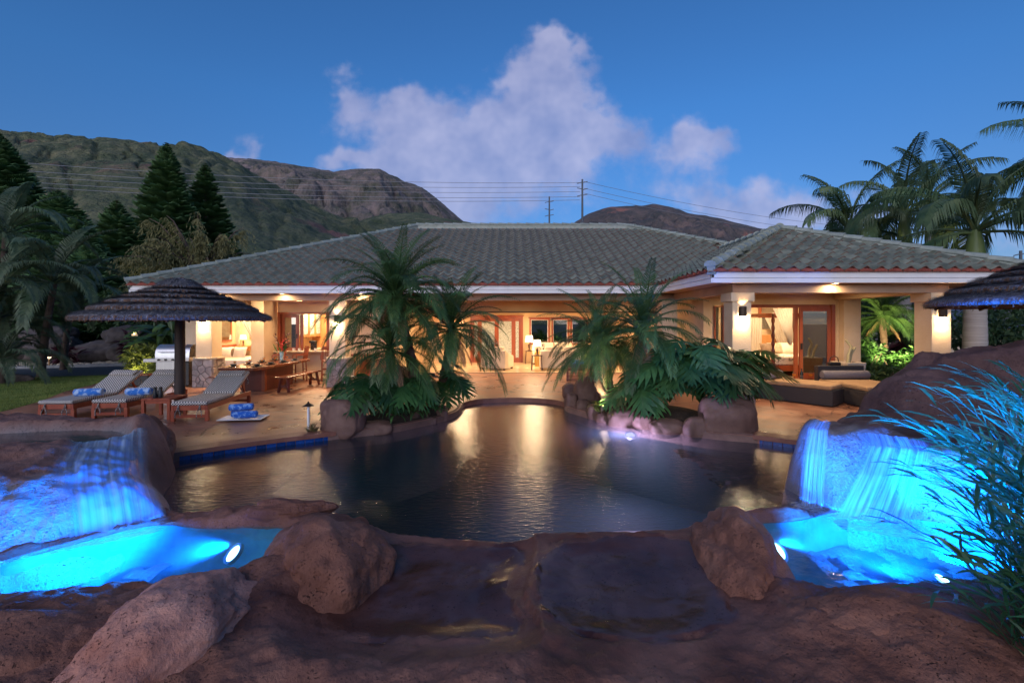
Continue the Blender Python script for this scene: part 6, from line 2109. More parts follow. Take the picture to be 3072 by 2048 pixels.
# ================================================================ palm fronds
def frond_mesh(name, L, elev, droop, n, ll, lw, m, seed=0, vee=.5, hang=.25, rr=.010, s0=.12, fwd=.65, tipl=.35):
    rs = np.random.RandomState(seed)
    N_ = 26
    th = elev
    pts = [np.zeros(3)]
    tans = []
    for i in range(N_):
        s = i / N_
        th = elev - droop * s ** 1.3
        t_ = np.array([math.cos(th), 0, math.sin(th)])
        tans.append(t_)
        pts.append(pts[-1] + t_ * L / N_)
    tans.append(tans[-1])
    pts, tans = np.array(pts), np.array(tans)
    b = MB()
    b.tube([tuple(p) for p in pts[::3]], [rr * (1.6 - 1.3 * i / 9) for i in range(len(pts[::3]))], 5, False)
    V_, T_ = list(b.v), [f for f in b.f]
    for i in range(n):
        s = s0 + (1 - s0) * (i + .5 * rs.rand()) / n
        x = s * N_
        k = min(int(x), N_ - 1)
        p = pts[k] + (pts[k + 1] - pts[k]) * (x - k)
        t_ = tans[k]
        up = np.array([-t_[2], 0, t_[0]])
        shape = (math.sin(min(1, (s - s0) / .35 + .25) * PI / 2)) * (1 - (1 - tipl) * max(0, (s - .45) / .55) ** 1.2)
        for sg in (-1, 1):
            l_ = ll * shape * (.85 + .3 * rs.rand())
            a = fwd + .25 * s + .12 * (rs.rand() - .5)
            d = t_ * math.sin(a) + (np.array([0, sg, 0]) * math.cos(vee) + up * math.sin(vee)) * math.cos(a)
            d = d / np.linalg.norm(d)
            w = np.cross(d, up)
            w = w / (np.linalg.norm(w) + 1e-9) * lw * .5 * (.8 + .4 * rs.rand())
            mid = p + d * l_ * .55 - np.array([0, 0, hang * l_ * .22])
            tip = p + d * l_ * (1 - hang * .25) - np.array([0, 0, hang * l_ * (.8 + .4 * rs.rand())])
            q_ = len(V_)
            V_ += [p - w * .5, p + w * .5, mid + w, mid - w, tip]
            T_ += [(q_, q_ + 1, q_ + 2, q_ + 3), (q_ + 3, q_ + 2, q_ + 4)]
    me = bpy.data.meshes.new(name)
    me.from_pydata([tuple(v) for v in V_], [], T_)
    me.materials.append(m)
    return me
def scarred_trunk(pts, r0, r1, m, parent, seed=0, k=0):
    pts = [Vector(p) for p in pts]
    out, rad = [], []
    N_ = 34
    for i in range(N_ + 1):
        x = i / N_ * (len(pts) - 1)
        a = min(int(x), len(pts) - 2)
        u = x - a
        p0, p1, p2, p3 = pts[max(a - 1, 0)], pts[a], pts[a + 1], pts[min(a + 2, len(pts) - 1)]
        out.append(.5 * ((2 * p1) + (p2 - p0) * u + (2 * p0 - 5 * p1 + 4 * p2 - p3) * u * u + (3 * p1 - p0 - 3 * p2 + p3) * u ** 3))
        rad.append((r0 + (r1 - r0) * i / N_) * (1 + k * (i % 2)))
    o = MB().tube(out, rad, 12).build('trunk', m, parent, smooth=60)
    return o
FR = [frond_mesh('frond', 1.45, e, d, 54, .31, .0130, m_leaf, i, .30, .42) for i, (e, d) in enumerate(((1.35, 1.0), (1.05, 1.4), (.75, 1.6), (.45, 1.7), (.10, 1.4), (-.25, 1.0)))]
FRD = frond_mesh('frond', 1.1, -.75, .6, 40, .24, .012, m_drygrass, 77, .1, .8)
def pygmy_palm(label, base, bend, crown, n, scale, seed, skirt=True):
    rs = random.Random(seed)
    base, crown = Vector(base), Vector(crown)
    t = thing('pygmy_date_palm', label, 'palm', base)
    c = crown - base
    tr = scarred_trunk([(0, 0, -.1), tuple(c * .35 + Vector(bend)), tuple(c * .7 + Vector(bend) * .6), tuple(c)], .085 * scale, .075 * scale, m_trunk, t, seed, .22)
    # old leaf bases
    for i in range(n):
        u = (i + .5) / n
        k = min(5, int(u * 6))
        o = link('frond', FR[k], t, c + Vector((0, 0, .04 * (1 - u))), (rs.uniform(-.15, .15), rs.uniform(-.12, .12), i * 2.39996 + rs.uniform(-.3, .3)))
        s = scale * rs.uniform(.78, 1.15)
        o.scale = (s, s, s)
    for i in range(4):                                # spent fronds hanging against the trunk
        link('frond', FRD, t, c - Vector((0, 0, .05)), (rs.uniform(-.2, .2), 0, rs.uniform(0, 6.28)), 0, (scale * .7,) * 3)
    return t
pygmy_palm('tallest pygmy date palm in the left planter, crown overlapping the roof', (-2.0, 9.45, .15), (.12, 0, 0), (-2.40, 9.45, 2.50), 60, 1.18, 1)
pygmy_palm('pygmy date palm leaning right in the left planter with drooping crown', (-1.75, 10.0, .12), (.10, 0, .0), (-1.30, 9.9, 1.82), 46, 1.10, 2)
pygmy_palm('shortest pygmy date palm at the front of the left planter', (-2.45, 9.25, .15), (0, 0, 0), (-2.42, 9.2, 1.45), 40, 1.02, 3)
pygmy_palm('pygmy date palm with curved trunk and bright uplit crown in the right planter', (2.35, 9.75, .12), (-.30, 0, .0), (1.86, 9.95, 1.48), 46, 1.0, 4)
pygmy_palm('tallest pygmy date palm in the right planter', (2.60, 9.95, .15), (.02, 0, 0), (2.78, 9.8, 1.78), 48, 1.10, 5)
pygmy_palm('slender pygmy date palm behind the uplit one in the right planter', (2.35, 10.6, .15), (-.05, 0, 0), (2.18, 10.6, 1.52), 30, .92, 6)
# ================================================================ split-leaf philodendron
def split_leaf(name, m, seed, L=.62, W=.58, nl=7):
    rs = random.Random(seed)
    b = MB()
    def surf(x, y):                                   # x across, y along; gentle droop and fold
        return (x, y, -.30 * (y / L) ** 2 * L - .22 * abs(x) ** 1.5 / W ** .5 * .9 + .02 * math.sin(9 * y + 4 * x))
    for sg in (-1, 1):
        for i in range(nl):
            t0, t1 = -.10 + 1.02 * i / nl, -.10 + 1.02 * (i + 1) / nl
            tm_ = (t0 + t1) / 2
            wl_ = W * .5 * (1.05 if i else .9) * math.sin(min(PI, (tm_ + .42) / 1.32 * PI)) ** .7 * rs.uniform(.9, 1.1)
            sw = .30 + .55 * tm_                      # forward sweep of the lobe
            if i == 0:
                sw = -.10
            def q_(u, tt):
                return surf(sg * u * wl_, L * (tt + sw * u * .55 * (wl_ / (W * .5))))
            g_ = .012 + .03 * rs.random()
            cut = rs.uniform(.35, .62)
            cv = .05 * rs.uniform(.4, 1.6)
            vs = [q_(0, max(t0, 0)), q_(0, max(t1, 0.02)), q_(cut, t1), q_(cut, t0), q_(.82, t1 - g_ * 1.5 + cv), q_(.82, t0 + g_ * .9 + cv), q_(.95, t1 - g_ * 2.2 + cv * 1.8), q_(.97, t0 + g_ * 1.6 + cv * 1.5), q_(1.03, tm_ + cv * 2)]
            b.add(vs, [(0, 1, 2, 3), (3, 2, 4, 5), (5, 4, 6, 7), (7, 6, 8)])
    b.add([surf(-.05, L * .90), surf(.05, L * .90), surf(0, L * 1.05)], [(0, 1, 2)])
    b.tube([surf(0, L * k / 6) for k in range(7)], [.008 - .001 * k for k in range(7)], 5)
    me = bpy.data.meshes.new(name)
    me.from_pydata([tuple(v) for v in b.v], [], b.f)
    me.materials.append(m)
    return me
SPL = [split_leaf('leaf', m_mons, s) for s in range(5)]
def philodendron(label, base, n, rmax, hmax, seed, az0=-PI, az1=PI, s=1.0):
    rs = random.Random(seed)
    t = thing('split_leaf_philodendron', label, 'plant', base)
    for i in range(n):
        az = az0 + (az1 - az0) * ((i + rs.random()) / n)
        u = rs.random()
        e = R(25 + 55 * u)
        l_ = rmax * (.55 + .5 * rs.random())
        tip = Vector((math.cos(az) * l_ * math.cos(e) * 1.1, math.sin(az) * l_ * math.cos(e) * .8, min(hmax, .28 + l_ * math.sin(e) * 1.15)))
        MB().tube([(0, 0, 0), tip * .5 + Vector((0, 0, .12)), tip], [.014, .011, .008], 5).build('leaf_stalk', m_stem, t, smooth=60)
        o = link('leaf', SPL[rs.randrange(5)], t, tip, (R(rs.uniform(-48, 5)), R(rs.uniform(-18, 18)), az - PI / 2 + rs.uniform(-.4, .4)))
        k = s * rs.uniform(.8, 1.3)
        o.scale = (k, k, k)
philodendron('split-leaf philodendron at the front left of the left planter', (-2.75, 9.05, .16), 12, .58, .80, 1, -PI * .95, .5)
philodendron('split-leaf philodendron under the shortest left palm', (-2.1, 9.3, .2), 9, .5, .65, 2, -PI, 0)
philodendron('split-leaf philodendron hanging over the right end of the left planter', (-1.65, 10.1, .2), 12, .6, .95, 3, -PI * .8, PI * .4)
philodendron('split-leaf philodendron behind the trunks of the left planter', (-2.5, 10.3, .12), 12, .7, .9, 4)
philodendron('split-leaf philodendron at the front centre of the right planter', (2.75, 9.55, .22), 12, .55, .85, 5, -PI, .3)
philodendron('split-leaf philodendron in the middle of the right planter', (3.25, 9.5, .35), 18, .85, 1.25, 6, -PI, PI)
philodendron('tallest split-leaf philodendron at the right of the right planter', (3.75, 9.2, .40), 26, .95, 1.40, 7, -PI * .9, PI * .5, 1.1)
philodendron('split-leaf philodendron drooping over the largest smooth boulder', (4.0, 9.0, .45), 13, .58, .9, 8, -PI * .8, .5, 1.05)
philodendron('split-leaf philodendron reaching towards the daybeds', (4.15, 9.3, .35), 12, .9, 1.1, 9, -.9, 1.0, 1.05)
# ferns and small plants
FERN = [frond_mesh('fern_frond', .42, e, 1.5, 24, .055, .016, m_fern, i + 40, .1, .1, .004, .05, .25, .15) for i, e in enumerate((1.2, .8, .4))]
def fern(label, base, n, s, seed, meshes=None, name='fern', cat='fern'):
    rs = random.Random(seed)
    t = thing(name, label, cat, base)
    for i in range(n):
        k = rs.uniform(.8, 1.2) * s
        link('frond', (meshes or FERN)[i % 3], t, (0, 0, 0), (rs.uniform(-.2, .2), rs.uniform(-.2, .2), i * 2.4 + rs.uniform(-.4, .4)), 0, (k, k, k))
fern('bright green fern on the left planter stones', (-1.95, 9.15, .22), 16, 1.0, 1)
fern('bright green fern at the right end of the left planter', (-1.65, 9.55, .2), 14, .9, 2)
fern('small fern behind the oval stone of the left planter', (-2.3, 8.95, .2), 10, .8, 3)
def blade_mesh(name, m, n, L, w, spread, seed, e0=.5, e1=1.4, dr=1.2):
    rs = np.random.RandomState(seed)
    V_, Q = [], []
    for i in range(n):
        az = rs.rand() * 2 * PI
        e = e0 + (e1 - e0) * rs.rand()
        l_ = L * (.6 + .6 * rs.rand())
        p = np.array([(rs.rand() - .5) * spread, (rs.rand() - .5) * spread, 0])
        d = np.array([math.cos(az), math.sin(az), 0])
        wv = np.array([-math.sin(az), math.cos(az), 0]) * w * (.7 + .6 * rs.rand())
        for k in range(5):
            s = k / 4
            ww = wv * (math.sin((.15 + .85 * s) * PI) if s < 1 else .02)
            V_ += [p - ww, p + ww]
            th = e - dr * s
            p = p + (d * math.cos(th) + np.array([0, 0, math.sin(th)])) * l_ / 4
            if k:
                q_ = len(V_) - 4
                Q.append((q_, q_ + 1, q_ + 3, q_ + 2))
    me = bpy.data.meshes.new(name)
    me.from_pydata([tuple(v) for v in V_], [], Q)
    me.materials.append(m)
    return me
def tuft(name, label, base, m, n, L, w, spread, seed, cat='plant', **k):
    t = thing(name, label, cat, base)
    link('foliage', blade_mesh('foliage', m, n, L, w, spread, seed, **k), t)
    return t
tuft('bromeliad', 'small spiky striped bromeliad beside the path light', (-3.62, 8.38, 0), mat('striped_bromeliad', (.16, .20, .06), (.22, .06, .05), scale=9, rough=.4, transl=.2), 46, .24, .014, .12, 3)
tuft('spider_plant', 'arching yellow-green tuft lit by the garden spotlight', (1.83, 9.72, .12), m_shrub, 70, .30, .010, .12, 4)
tuft('spider_plant', 'dark grassy tuft at the foot of the curved palm trunk', (2.22, 9.85, .12), m_fern, 60, .28, .010, .12, 5)
# garden spot lighting the right palm crown
def garden_spot(label, loc, aim, e, col=(1.0, .80, .42), cone=70):
    t = thing('garden_spotlight', label, 'spotlight', loc)
    q_ = Vector(aim).to_track_quat('Z', 'Y').to_euler()
    MB().lathe([(0, -.08), (.035, -.08), (.045, .02), (.04, .02)], 14).build('housing', m_bronze, t, smooth=40, rot=q_)
    MB().lathe([(0, .012), (.039, .012)], 14).build('lens', m_bulb, t, rot=q_)
    MB().tube([(0, 0, -.2), (0, 0, -.03)], .01, 6).build('stake', m_bronze, t)
    lamp('SPOT', t, Vector(aim).normalized() * .05, e, col, .03, aim, cone, .6)
garden_spot('bright garden spotlight at the foot of the uplit right palm', (1.86, 9.55, .24), (.05, .2, 1), 170)
garden_spot('garden spotlight hidden under the left planter palms', (-2.05, 9.75, .30), (.0, .05, 1), 26)
# ================================================================ royal palms at right, beyond the roof
RF = [frond_mesh('frond', 2.9, e, d, 62, .70, .036, m_leafr, 20 + i, .15, .8, .028, .16) for i, (e, d) in enumerate(((1.4, 1.2), (1.1, 1.6), (.8, 1.9), (.45, 1.9), (.1, 1.6)))]
def royal_palm(label, x, y, zc, scale, n, seed, r=.24, trunk_m=None, bare=True):
    rs = random.Random(seed)
    t = thing('royal_palm', label, 'palm', (x, y, 0))
    b = MB()
    pts = [(0, 0, z) for z in np.linspace(-.1, zc - 1.1 * scale, 40)]
    b.tube(pts, [r * (1.1 - .25 * i / 39) * (1 + .03 * (i % 2)) for i in range(40)], 16)
    b.build('trunk', m_trunkg, t, smooth=60)
    MB().tube([(0, 0, zc - 1.15 * scale), (0, 0, zc - .8 * scale), (0, 0, zc - .3 * scale), (0, 0, zc)], [r * .85, r * 1.0, r * .72, r * .4], 14).build('crownshaft', m_shaft, t, smooth=60)
    for i in range(n):
        u = (i + .5) / n
        s = scale * rs.uniform(.9, 1.1)
        o = link('frond', RF[min(4, int(u * 5))], t, (0, 0, zc - .1 * u), (rs.uniform(-.1, .1), rs.uniform(-.1, .1), i * 2.39996 + rs.uniform(-.25, .25) + seed), 0, (s, s, s))
    return t
def at(x, y, d):
    p = P(x, y, d)
    return p.x, p.y, p.z
for lb, x, y, d, s, n_, sd_, r_ in (('royal palm with a pale ringed trunk behind the far right column', 2925, 690, 13.4, 1.12, 17, 1, .27), ('slim royal palm second from the left above the wing roof', 2712, 640, 19.0, 1.15, 15, 2, .24), ('leftmost royal palm above the wing roof', 2548, 690, 21.0, 1.25, 15, 3, .24),
                                   ('small low palm crown just above the wing ridge', 2500, 735, 26.0, .8, 12, 4, .18), ('small low palm crown between two royal palms', 2620, 745, 25.0, .85, 12, 5, .18), ('royal palm whose fronds hang in at the top right corner', 3275, 470, 12.5, 1.1, 15, 6, .27), ('royal palm between the slim and the pale trunked ones', 2790, 600, 24, 1.2, 14, 7, .24)):
    X_, Y_, Z_ = at(x, y, d)
    royal_palm(lb, X_, Y_, Z_, s, n_, sd_, r_)
# ================================================================ leaf masses
def leaf_cloud(n, rad, c, ls, lw, seed, droop=.3, shell=.45, flat=1.0):
    rs = np.random.RandomState(seed)
    d = rs.randn(n, 3)
    d /= np.linalg.norm(d, axis=1, keepdims=True)
    lump = 1 + .28 * fbm(d * 1.9 + seed * 3.3, 3)
    rr = (shell + (1 - shell) * rs.rand(n) ** .5) * lump
    p = d * rr[:, None] * np.array(rad) + np.array(c)
    a = rs.randn(n, 3) * .8 + d * .8
    a[:, 2] -= droop
    a /= np.linalg.norm(a, axis=1, keepdims=True)
    w = np.cross(a, rs.randn(n, 3))
    w /= np.linalg.norm(w, axis=1, keepdims=True)
    L = (ls * (.6 + .8 * rs.rand(n)))[:, None]
    w *= (lw * (.6 + .8 * rs.rand(n)))[:, None]
    V_ = np.stack([p, p + a * L * .5 + w, p + a * L - np.array([0, 0, .15]) * L, p + a * L * .5 - w], 1).reshape(-1, 3)
    return V_
def bush(name, label, base, rad, n, ls, lw, m, seed, cat='shrub', stems=4, clumps=1, droop=.3, group=None):
    t = thing(name, label, cat, base, 0, group)
    rs = random.Random(seed)
    Vs = []
    for k in range(clumps):
        if clumps == 1:
            c, r_ = (0, 0, rad[2] * .9), rad
        else:
            c = (rs.uniform(-.6, .6) * rad[0], rs.uniform(-.6, .6) * rad[1], rad[2] * rs.uniform(.5, 1.5))
            f_ = rs.uniform(.35, .6)
            r_ = tuple(x * f_ for x in rad)
        Vs.append(leaf_cloud(n // clumps, r_, c, ls, lw, seed * 31 + k, droop))
    V_ = np.concatenate(Vs)
    npmesh('foliage', V_, np.arange(len(V_)).reshape(-1, 4), m, t, False)
    s = MB()
    for k in range(stems):
        a = k * 2.4
        s.tube([(0, 0, -.1), (rad[0] * .25 * math.cos(a), rad[1] * .25 * math.sin(a), rad[2] * .6), (rad[0] * .6 * math.cos(a), rad[1] * .6 * math.sin(a), rad[2] * 1.3)], [.03, .02, .008], 5)
    s.build('stems', m_bark, t, smooth=60)
    return t
# uplit garden seen between the wing and the far right column
bush('garden_shrub', 'uplit yellow-green shrub between the wing wall and the right column', (11.6, 15.2, 0), (1.0, .8, .75), 2600, .16, .035, m_fern, 11, clumps=5)
bush('garden_shrub', 'dark broad shrub behind the pale planter pot', (11.0, 13.7, 0), (.9, .6, .42), 1500, .16, .04, m_hedge, 12, clumps=4)
bush('garden_shrub', 'dark red cordyline bush behind the right column', (14.2, 16.6, 1.0), (.4, .4, .6), 300, .45, .05, m_ti, 13)
bush('garden_shrub', 'bright uplit fern bush beside the right column', (12.5, 14.9, 0), (.7, .5, .6), 1800, .20, .03, m_fern, 15, clumps=5)
bush('garden_shrub', 'tall dark evergreen hedge beyond the wing garden', (14.5, 19.5, 0), (3.6, 1.2, 1.9), 6000, .22, .05, m_hedge, 14, clumps=9)
pygmy_palm('uplit garden palm between the wing wall and the right column', (12.6, 15.7, 0), (.1, 0, 0), (12.6, 15.7, 2.15), 60, 1.2, 17)
garden_spot('garden spotlight behind the pale planter pot', (11.9, 13.9, .45), (.2, .8, .8), 900, (1.0, .85, .40), 80)
garden_spot('garden spotlight lighting the pale ringed palm trunk', (12.4, 12.3, .15), (.25, .5, 1), 14, (1.0, .75, .42), 50)
for i, (x, y, rx, rz_, lb) in enumerate(((13.8, 11.8, 1.6, .45, 'low trimmed dark hedge beside the pale ringed palm'), (19, 17.5, 3.0, 1.3, 'round dark shrub mass beyond the pale ringed palm'), (24, 22, 4.0, 1.6, 'far dark shrub mass at the right edge'), (17.2, 15, 1.2, .9, 'leafy banana-like shrub right of the pale ringed palm'))):
    bush('garden_shrub', lb, (x, y, 0), (rx, rx * .6, rz_), 3000, .22, .05, m_hedge, 20 + i, clumps=6)
# neighbour roof glimpsed at far right
t = thing('neighbour_house', 'dark blue-grey neighbouring roof glimpsed at the far right', 'house', (27, 30, 0))
MB().box(-5, 6, 0, 6, 0, 1.6).build('wall', m_stucco, t)
b = MB().add([(-5.6, -.6, 1.6), (6.6, -.6, 1.6), (6.6, 6.6, 1.6), (-5.6, 6.6, 1.6), (-2, 3, 3.4), (3, 3, 3.4)], [(0, 1, 5, 4), (1, 2, 5), (2, 3, 4, 5), (3, 0, 4)])
b.build('roof', mat('slate_roof', (.05, .06, .085), (.07, .08, .11), scale=4, rough=.6), t)
# behind the living room windows
bush('garden_shrub', 'uplit fern bush outside the living room windows', (2.4, 25.2, 0), (1.6, .7, .75), 1800, .4, .03, m_fern, 31, clumps=5)
garden_spot('garden spotlight outside the living room windows', (2.4, 24.2, .1), (0, .5, 1), 60, (1, .9, .6), 100)
# ================================================================ left side garden
for i, (x, lb) in enumerate(((-24.4, 'leftmost'), (-22.6, 'second from the left'), (-20.6, 'third from the left'), (-18.6, 'fourth from the left'), (-16.8, 'fifth from the left'), (-15.2, 'rightmost'))):
    boulder('wall_boulder', '%s dark boulder of the retaining wall beyond the driveway' % lb, (x, 22.6 + .30 * i - .2 * (i % 2), .45), (1.15, .8, .62 + .1 * (i % 2)), 130 + i, 4, m_boulderg, .2 * i, .22, .05, .4)
for i, (x, lb) in enumerate(((-23.3, 'left'), (-19.4, 'middle'), (-16.2, 'right'))):
    boulder('wall_boulder', '%s upper boulder of the retaining wall beyond the driveway' % lb, (x, 23.4 + .2 * i, 1.25), (1.2, .8, .5), 140 + i, 4, m_boulderg, .2 * i, .22, .05, .4)
q = scatter([(-23, 20.6), (-17, 21.8), (-13.5, 22.9), (-14, 23.6), (-24, 22)], 900, np.random.RandomState(8))
Vg, Tg = [], []
for i, p in enumerate(q[:420]):
    s_ = .05 + .08 * random.Random(i).random()
    Vg.append(ICO[3][0] * np.array([s_, s_, s_ * .7]) + np.array([p[0], p[1], .03]))
    Tg.append(ICO[3][1] + i * len(ICO[3][0]))
stuff(tag(npmesh('river_stones', np.concatenate(Vg), np.concatenate(Tg), m_capst), 'loose tan river stones along the foot of the retaining wall', 'stones'))
bush('ti_plant', 'crimson ti plant before the retaining wall, left one', (-20.9, 21.6, 0), (.35, .35, .5), 120, .5, .05, m_ti, 41, 'plant')
bush('ti_plant', 'crimson ti plant before the retaining wall, right one', (-18.3, 22.2, .2), (.4, .4, .55), 130, .5, .05, m_ti, 42, 'plant')
bush('garden_shrub', 'dark low shrub below the retaining wall', (-17.0, 21.9, 0), (1.3, .6, .42), 1500, .13, .04, m_hedge, 43, clumps=5)
bush('garden_shrub', 'bright yellow-green dracaena bush beside the barbecue', (-13.0, 16.9, 0), (.9, .7, .55), 1700, .26, .028, m_shrub, 44, clumps=6, droop=.1)
bush('garden_shrub', 'yellow-green dracaena bush behind the black storage box', (-11.9, 16.4, 0), (.7, .5, .5), 1000, .26, .028, m_shrub, 45, clumps=4, droop=.1)
t = thing('heliconia', 'big leaved heliconia plant behind the yellow-green bushes', 'plant', (-13.4, 18.2, 0))
lf = MB()
lf.grid(lambda u, v: ((u - .5) * .34 * math.sin((.06 + .94 * v) * PI) ** .7, v * 1.25, .25 * math.sin(v * PI) - .35 * v * v - .10 * abs(2 * u - 1)), 4, 10)
lfm = lf.build('leaf', mat('glossy_heliconia_leaf', (.03, .085, .03), (.10, .16, .04), scale=2, rough=.3, transl=.3, obj_var=.4), t, smooth='all')
rs = random.Random(6)
for i in range(22):
    az = rs.uniform(0, 6.28)
    h_ = rs.uniform(.7, 1.75)
    o = lfm if i == 0 else link('leaf', lfm.data, t)
    o.location = (math.cos(az) * .35, math.sin(az) * .35, h_)
    o.rotation_euler = (R(rs.uniform(-10, 55)), 0, az - PI / 2)
    MB().tube([(0, 0, 0), (math.cos(az) * .2, math.sin(az) * .2, h_ * .6), o.location], [.03, .022, .015], 6).build('leaf_stalk', m_stem, t, smooth=60)
garden_spot('garden spotlight under the heliconia and yellow-green bushes', (-13.0, 15.9, .1), (-.1, .8, .8), 55, (1, .82, .4), 100)
garden_spot('garden spotlight on the trees above the retaining wall', (-18.8, 22.8, 1.3), (.0, .6, 1), 90, (.9, 1, .35), 60)
# areca palm clump at the far left edge
AF = [frond_mesh('frond', 3.0, e, d, 56, .60, .036, m_leafw, 60 + i, .35, .5, .02, .14) for i, (e, d) in enumerate(((1.35, 1.2), (1.1, 1.7), (.8, 2.0), (.5, 2.0), (.2, 1.6)))]
def areca(label, x, y, zc, s, n, seed, lean=(0, 0)):
    rs = random.Random(seed)
    t = thing('areca_palm', label, 'palm', (x, y, 0))
    MB().tube([(0, 0, -.1), (lean[0] * .4, lean[1] * .4, zc * .5), (lean[0], lean[1], zc)], [.13 * s, .11 * s, .09 * s], 10).build('trunk', m_bark, t, smooth=60)
    for i in range(n):
        u = (i + .5) / n
        k = s * rs.uniform(.85, 1.1)
        link('frond', AF[min(4, int(u * 5))], t, (lean[0], lean[1], zc), (rs.uniform(-.12, .12), rs.uniform(-.12, .12), i * 2.39996 + rs.uniform(-.3, .3) + seed), 0, (k, k, k))
areca('areca palm with the highest crown at the left edge', -19.2, 17.2, 5.2, 1.05, 18, 1, (.3, 0))
areca('areca palm leaning right over the driveway at the left edge', -17.3, 16.9, 3.4, 1.0, 18, 2, (.5, 0))
areca('low areca palm at the left edge beside the lawn', -17.8, 15.9, 2.0, .85, 16, 3, (-.2, 0))
areca('areca palm partly cut off by the left picture edge', -20.6, 16.2, 3.9, 1.0, 16, 4)
areca('areca palm with bright dusty fronds at the left edge', -17.6, 15.4, 2.9, .95, 18, 7, (.2, 0))
areca('dense low areca palm nearest the lawn', -16.6, 15.0, .7, .7, 18, 8)
areca('areca palm filling the gap above the driveway', -19.0, 19.5, 2.6, 1.0, 18, 5, (.3, 0))
areca('short areca palm in front of the leaning one', -18.6, 16.4, 1.2, .8, 16, 6)
boulder('boulder', 'pale stone at the foot of the left areca palms', (-16.8, 15.6, .05), (.5, .3, .2), 151, 4, m_boulderg)
boulder('boulder', 'small pale stone at the end of the driveway beside the yellow-green bush', (-13.9, 16.6, .08), (.3, .22, .17), 152, 4, m_capst)
# ================================================================ norfolk pines
def whorl_mesh(seed, nb=7):
    rs = np.random.RandomState(seed)
    b = MB()
    for k in range(nb):
        az = 2 * PI * k / nb + rs.uniform(-.2, .2)
        d = Vector((math.cos(az), math.sin(az), 0))
        sd = Vector((-math.sin(az), math.cos(az), 0))
        L = rs.uniform(.85, 1.1)
        def pt(s):
            return d * (s * L) + Vector((0, 0, -.10 * s + .24 * s * s))
        b.tube([pt(0), pt(.33), pt(.66), pt(1)], [.018, .016, .022, .012], 4, False)
        for j in range(15):
            s = .16 + .84 * j / 15
            l_ = .34 * math.sin(min(1.0, (1.08 - s) * 1.5) * PI / 2) + .05
            for sg in (-1, 1):
                p = pt(s)
                q1 = p + (d * .55 + sd * sg) * l_ * .5 + Vector((0, 0, .015))
                q2 = p + (d * .95 + sd * sg * .95) * l_ + Vector((0, 0, .07 + .04 * rs.rand()))
                b.tube([p, q1, q2], [.022, .034, .010], 4, False)
    me = bpy.data.meshes.new('branch_whorl')
    me.from_pydata([tuple(v) for v in b.v], [], b.f)
    me.materials.append(m_pine)
    return me
WH = [whorl_mesh(s) for s in range(4)]
def norfolk(label, xp, ytop, d, halfw_px, ybot, seed, gap=1.0):
    """xp, ytop: tip in the picture; halfw_px: half width of the skirt at ybot"""
    rs = random.Random(seed)
    top = P(xp, ytop, d)
    H = top.z
    t = thing('norfolk_pine', label, 'pine', (top.x, d, 0))
    MB().tube([(0, 0, -.2), (0, 0, H * .5), (0, 0, H)], [.02 * H, .012 * H, .03], 10).build('trunk', m_bark, t, smooth=60)
    zb = CH + (HY - ybot) / F * d
    wb = halfw_px / F * d
    z, k = H - .2, 0
    z = H * .995
    step0 = .030 * (H - zb) * gap
    while z > .4:
        f = (H - z) / max(H - zb, .1)
        r = wb * min(1.35, f ** .80) + .10
        o = link('branch_whorl', WH[k % 4], t, (0, 0, z), (rs.uniform(-.05, .05), rs.uniform(-.05, .05), rs.uniform(0, 6.28)), 0, (r, r, r * (.75 if f > .25 else 1.3)))
        z -= step0 * (.55 + .75 * min(1, f * 1.4)) * rs.uniform(.85, 1.15)
        k += 1
norfolk('tallest full norfolk pine left of the roof', 500, 428, 40, 100, 740, 1, 1.3)
norfolk('slim open norfolk pine behind the drooping tree', 617, 490, 44, 80, 720, 2, 1.9)
norfolk('norfolk pine cut off by the left picture edge', -10, 395, 34, 150, 700, 3, 1.35)
norfolk('short norfolk pine between the left areca palms and the tall one', 350, 600, 34, 110, 860, 4, 1.5)
norfolk('norfolk pine with a bright tip above the left areca palms', 176, 572, 33, 120, 760, 5, 1.4)
norfolk('young norfolk pine in the dark gap beside the areca palms', 235, 648, 28, 110, 850, 6, 1.4)
norfolk('low dark norfolk pine in front of the short one', 270, 730, 27, 130, 960, 7, 1.1)
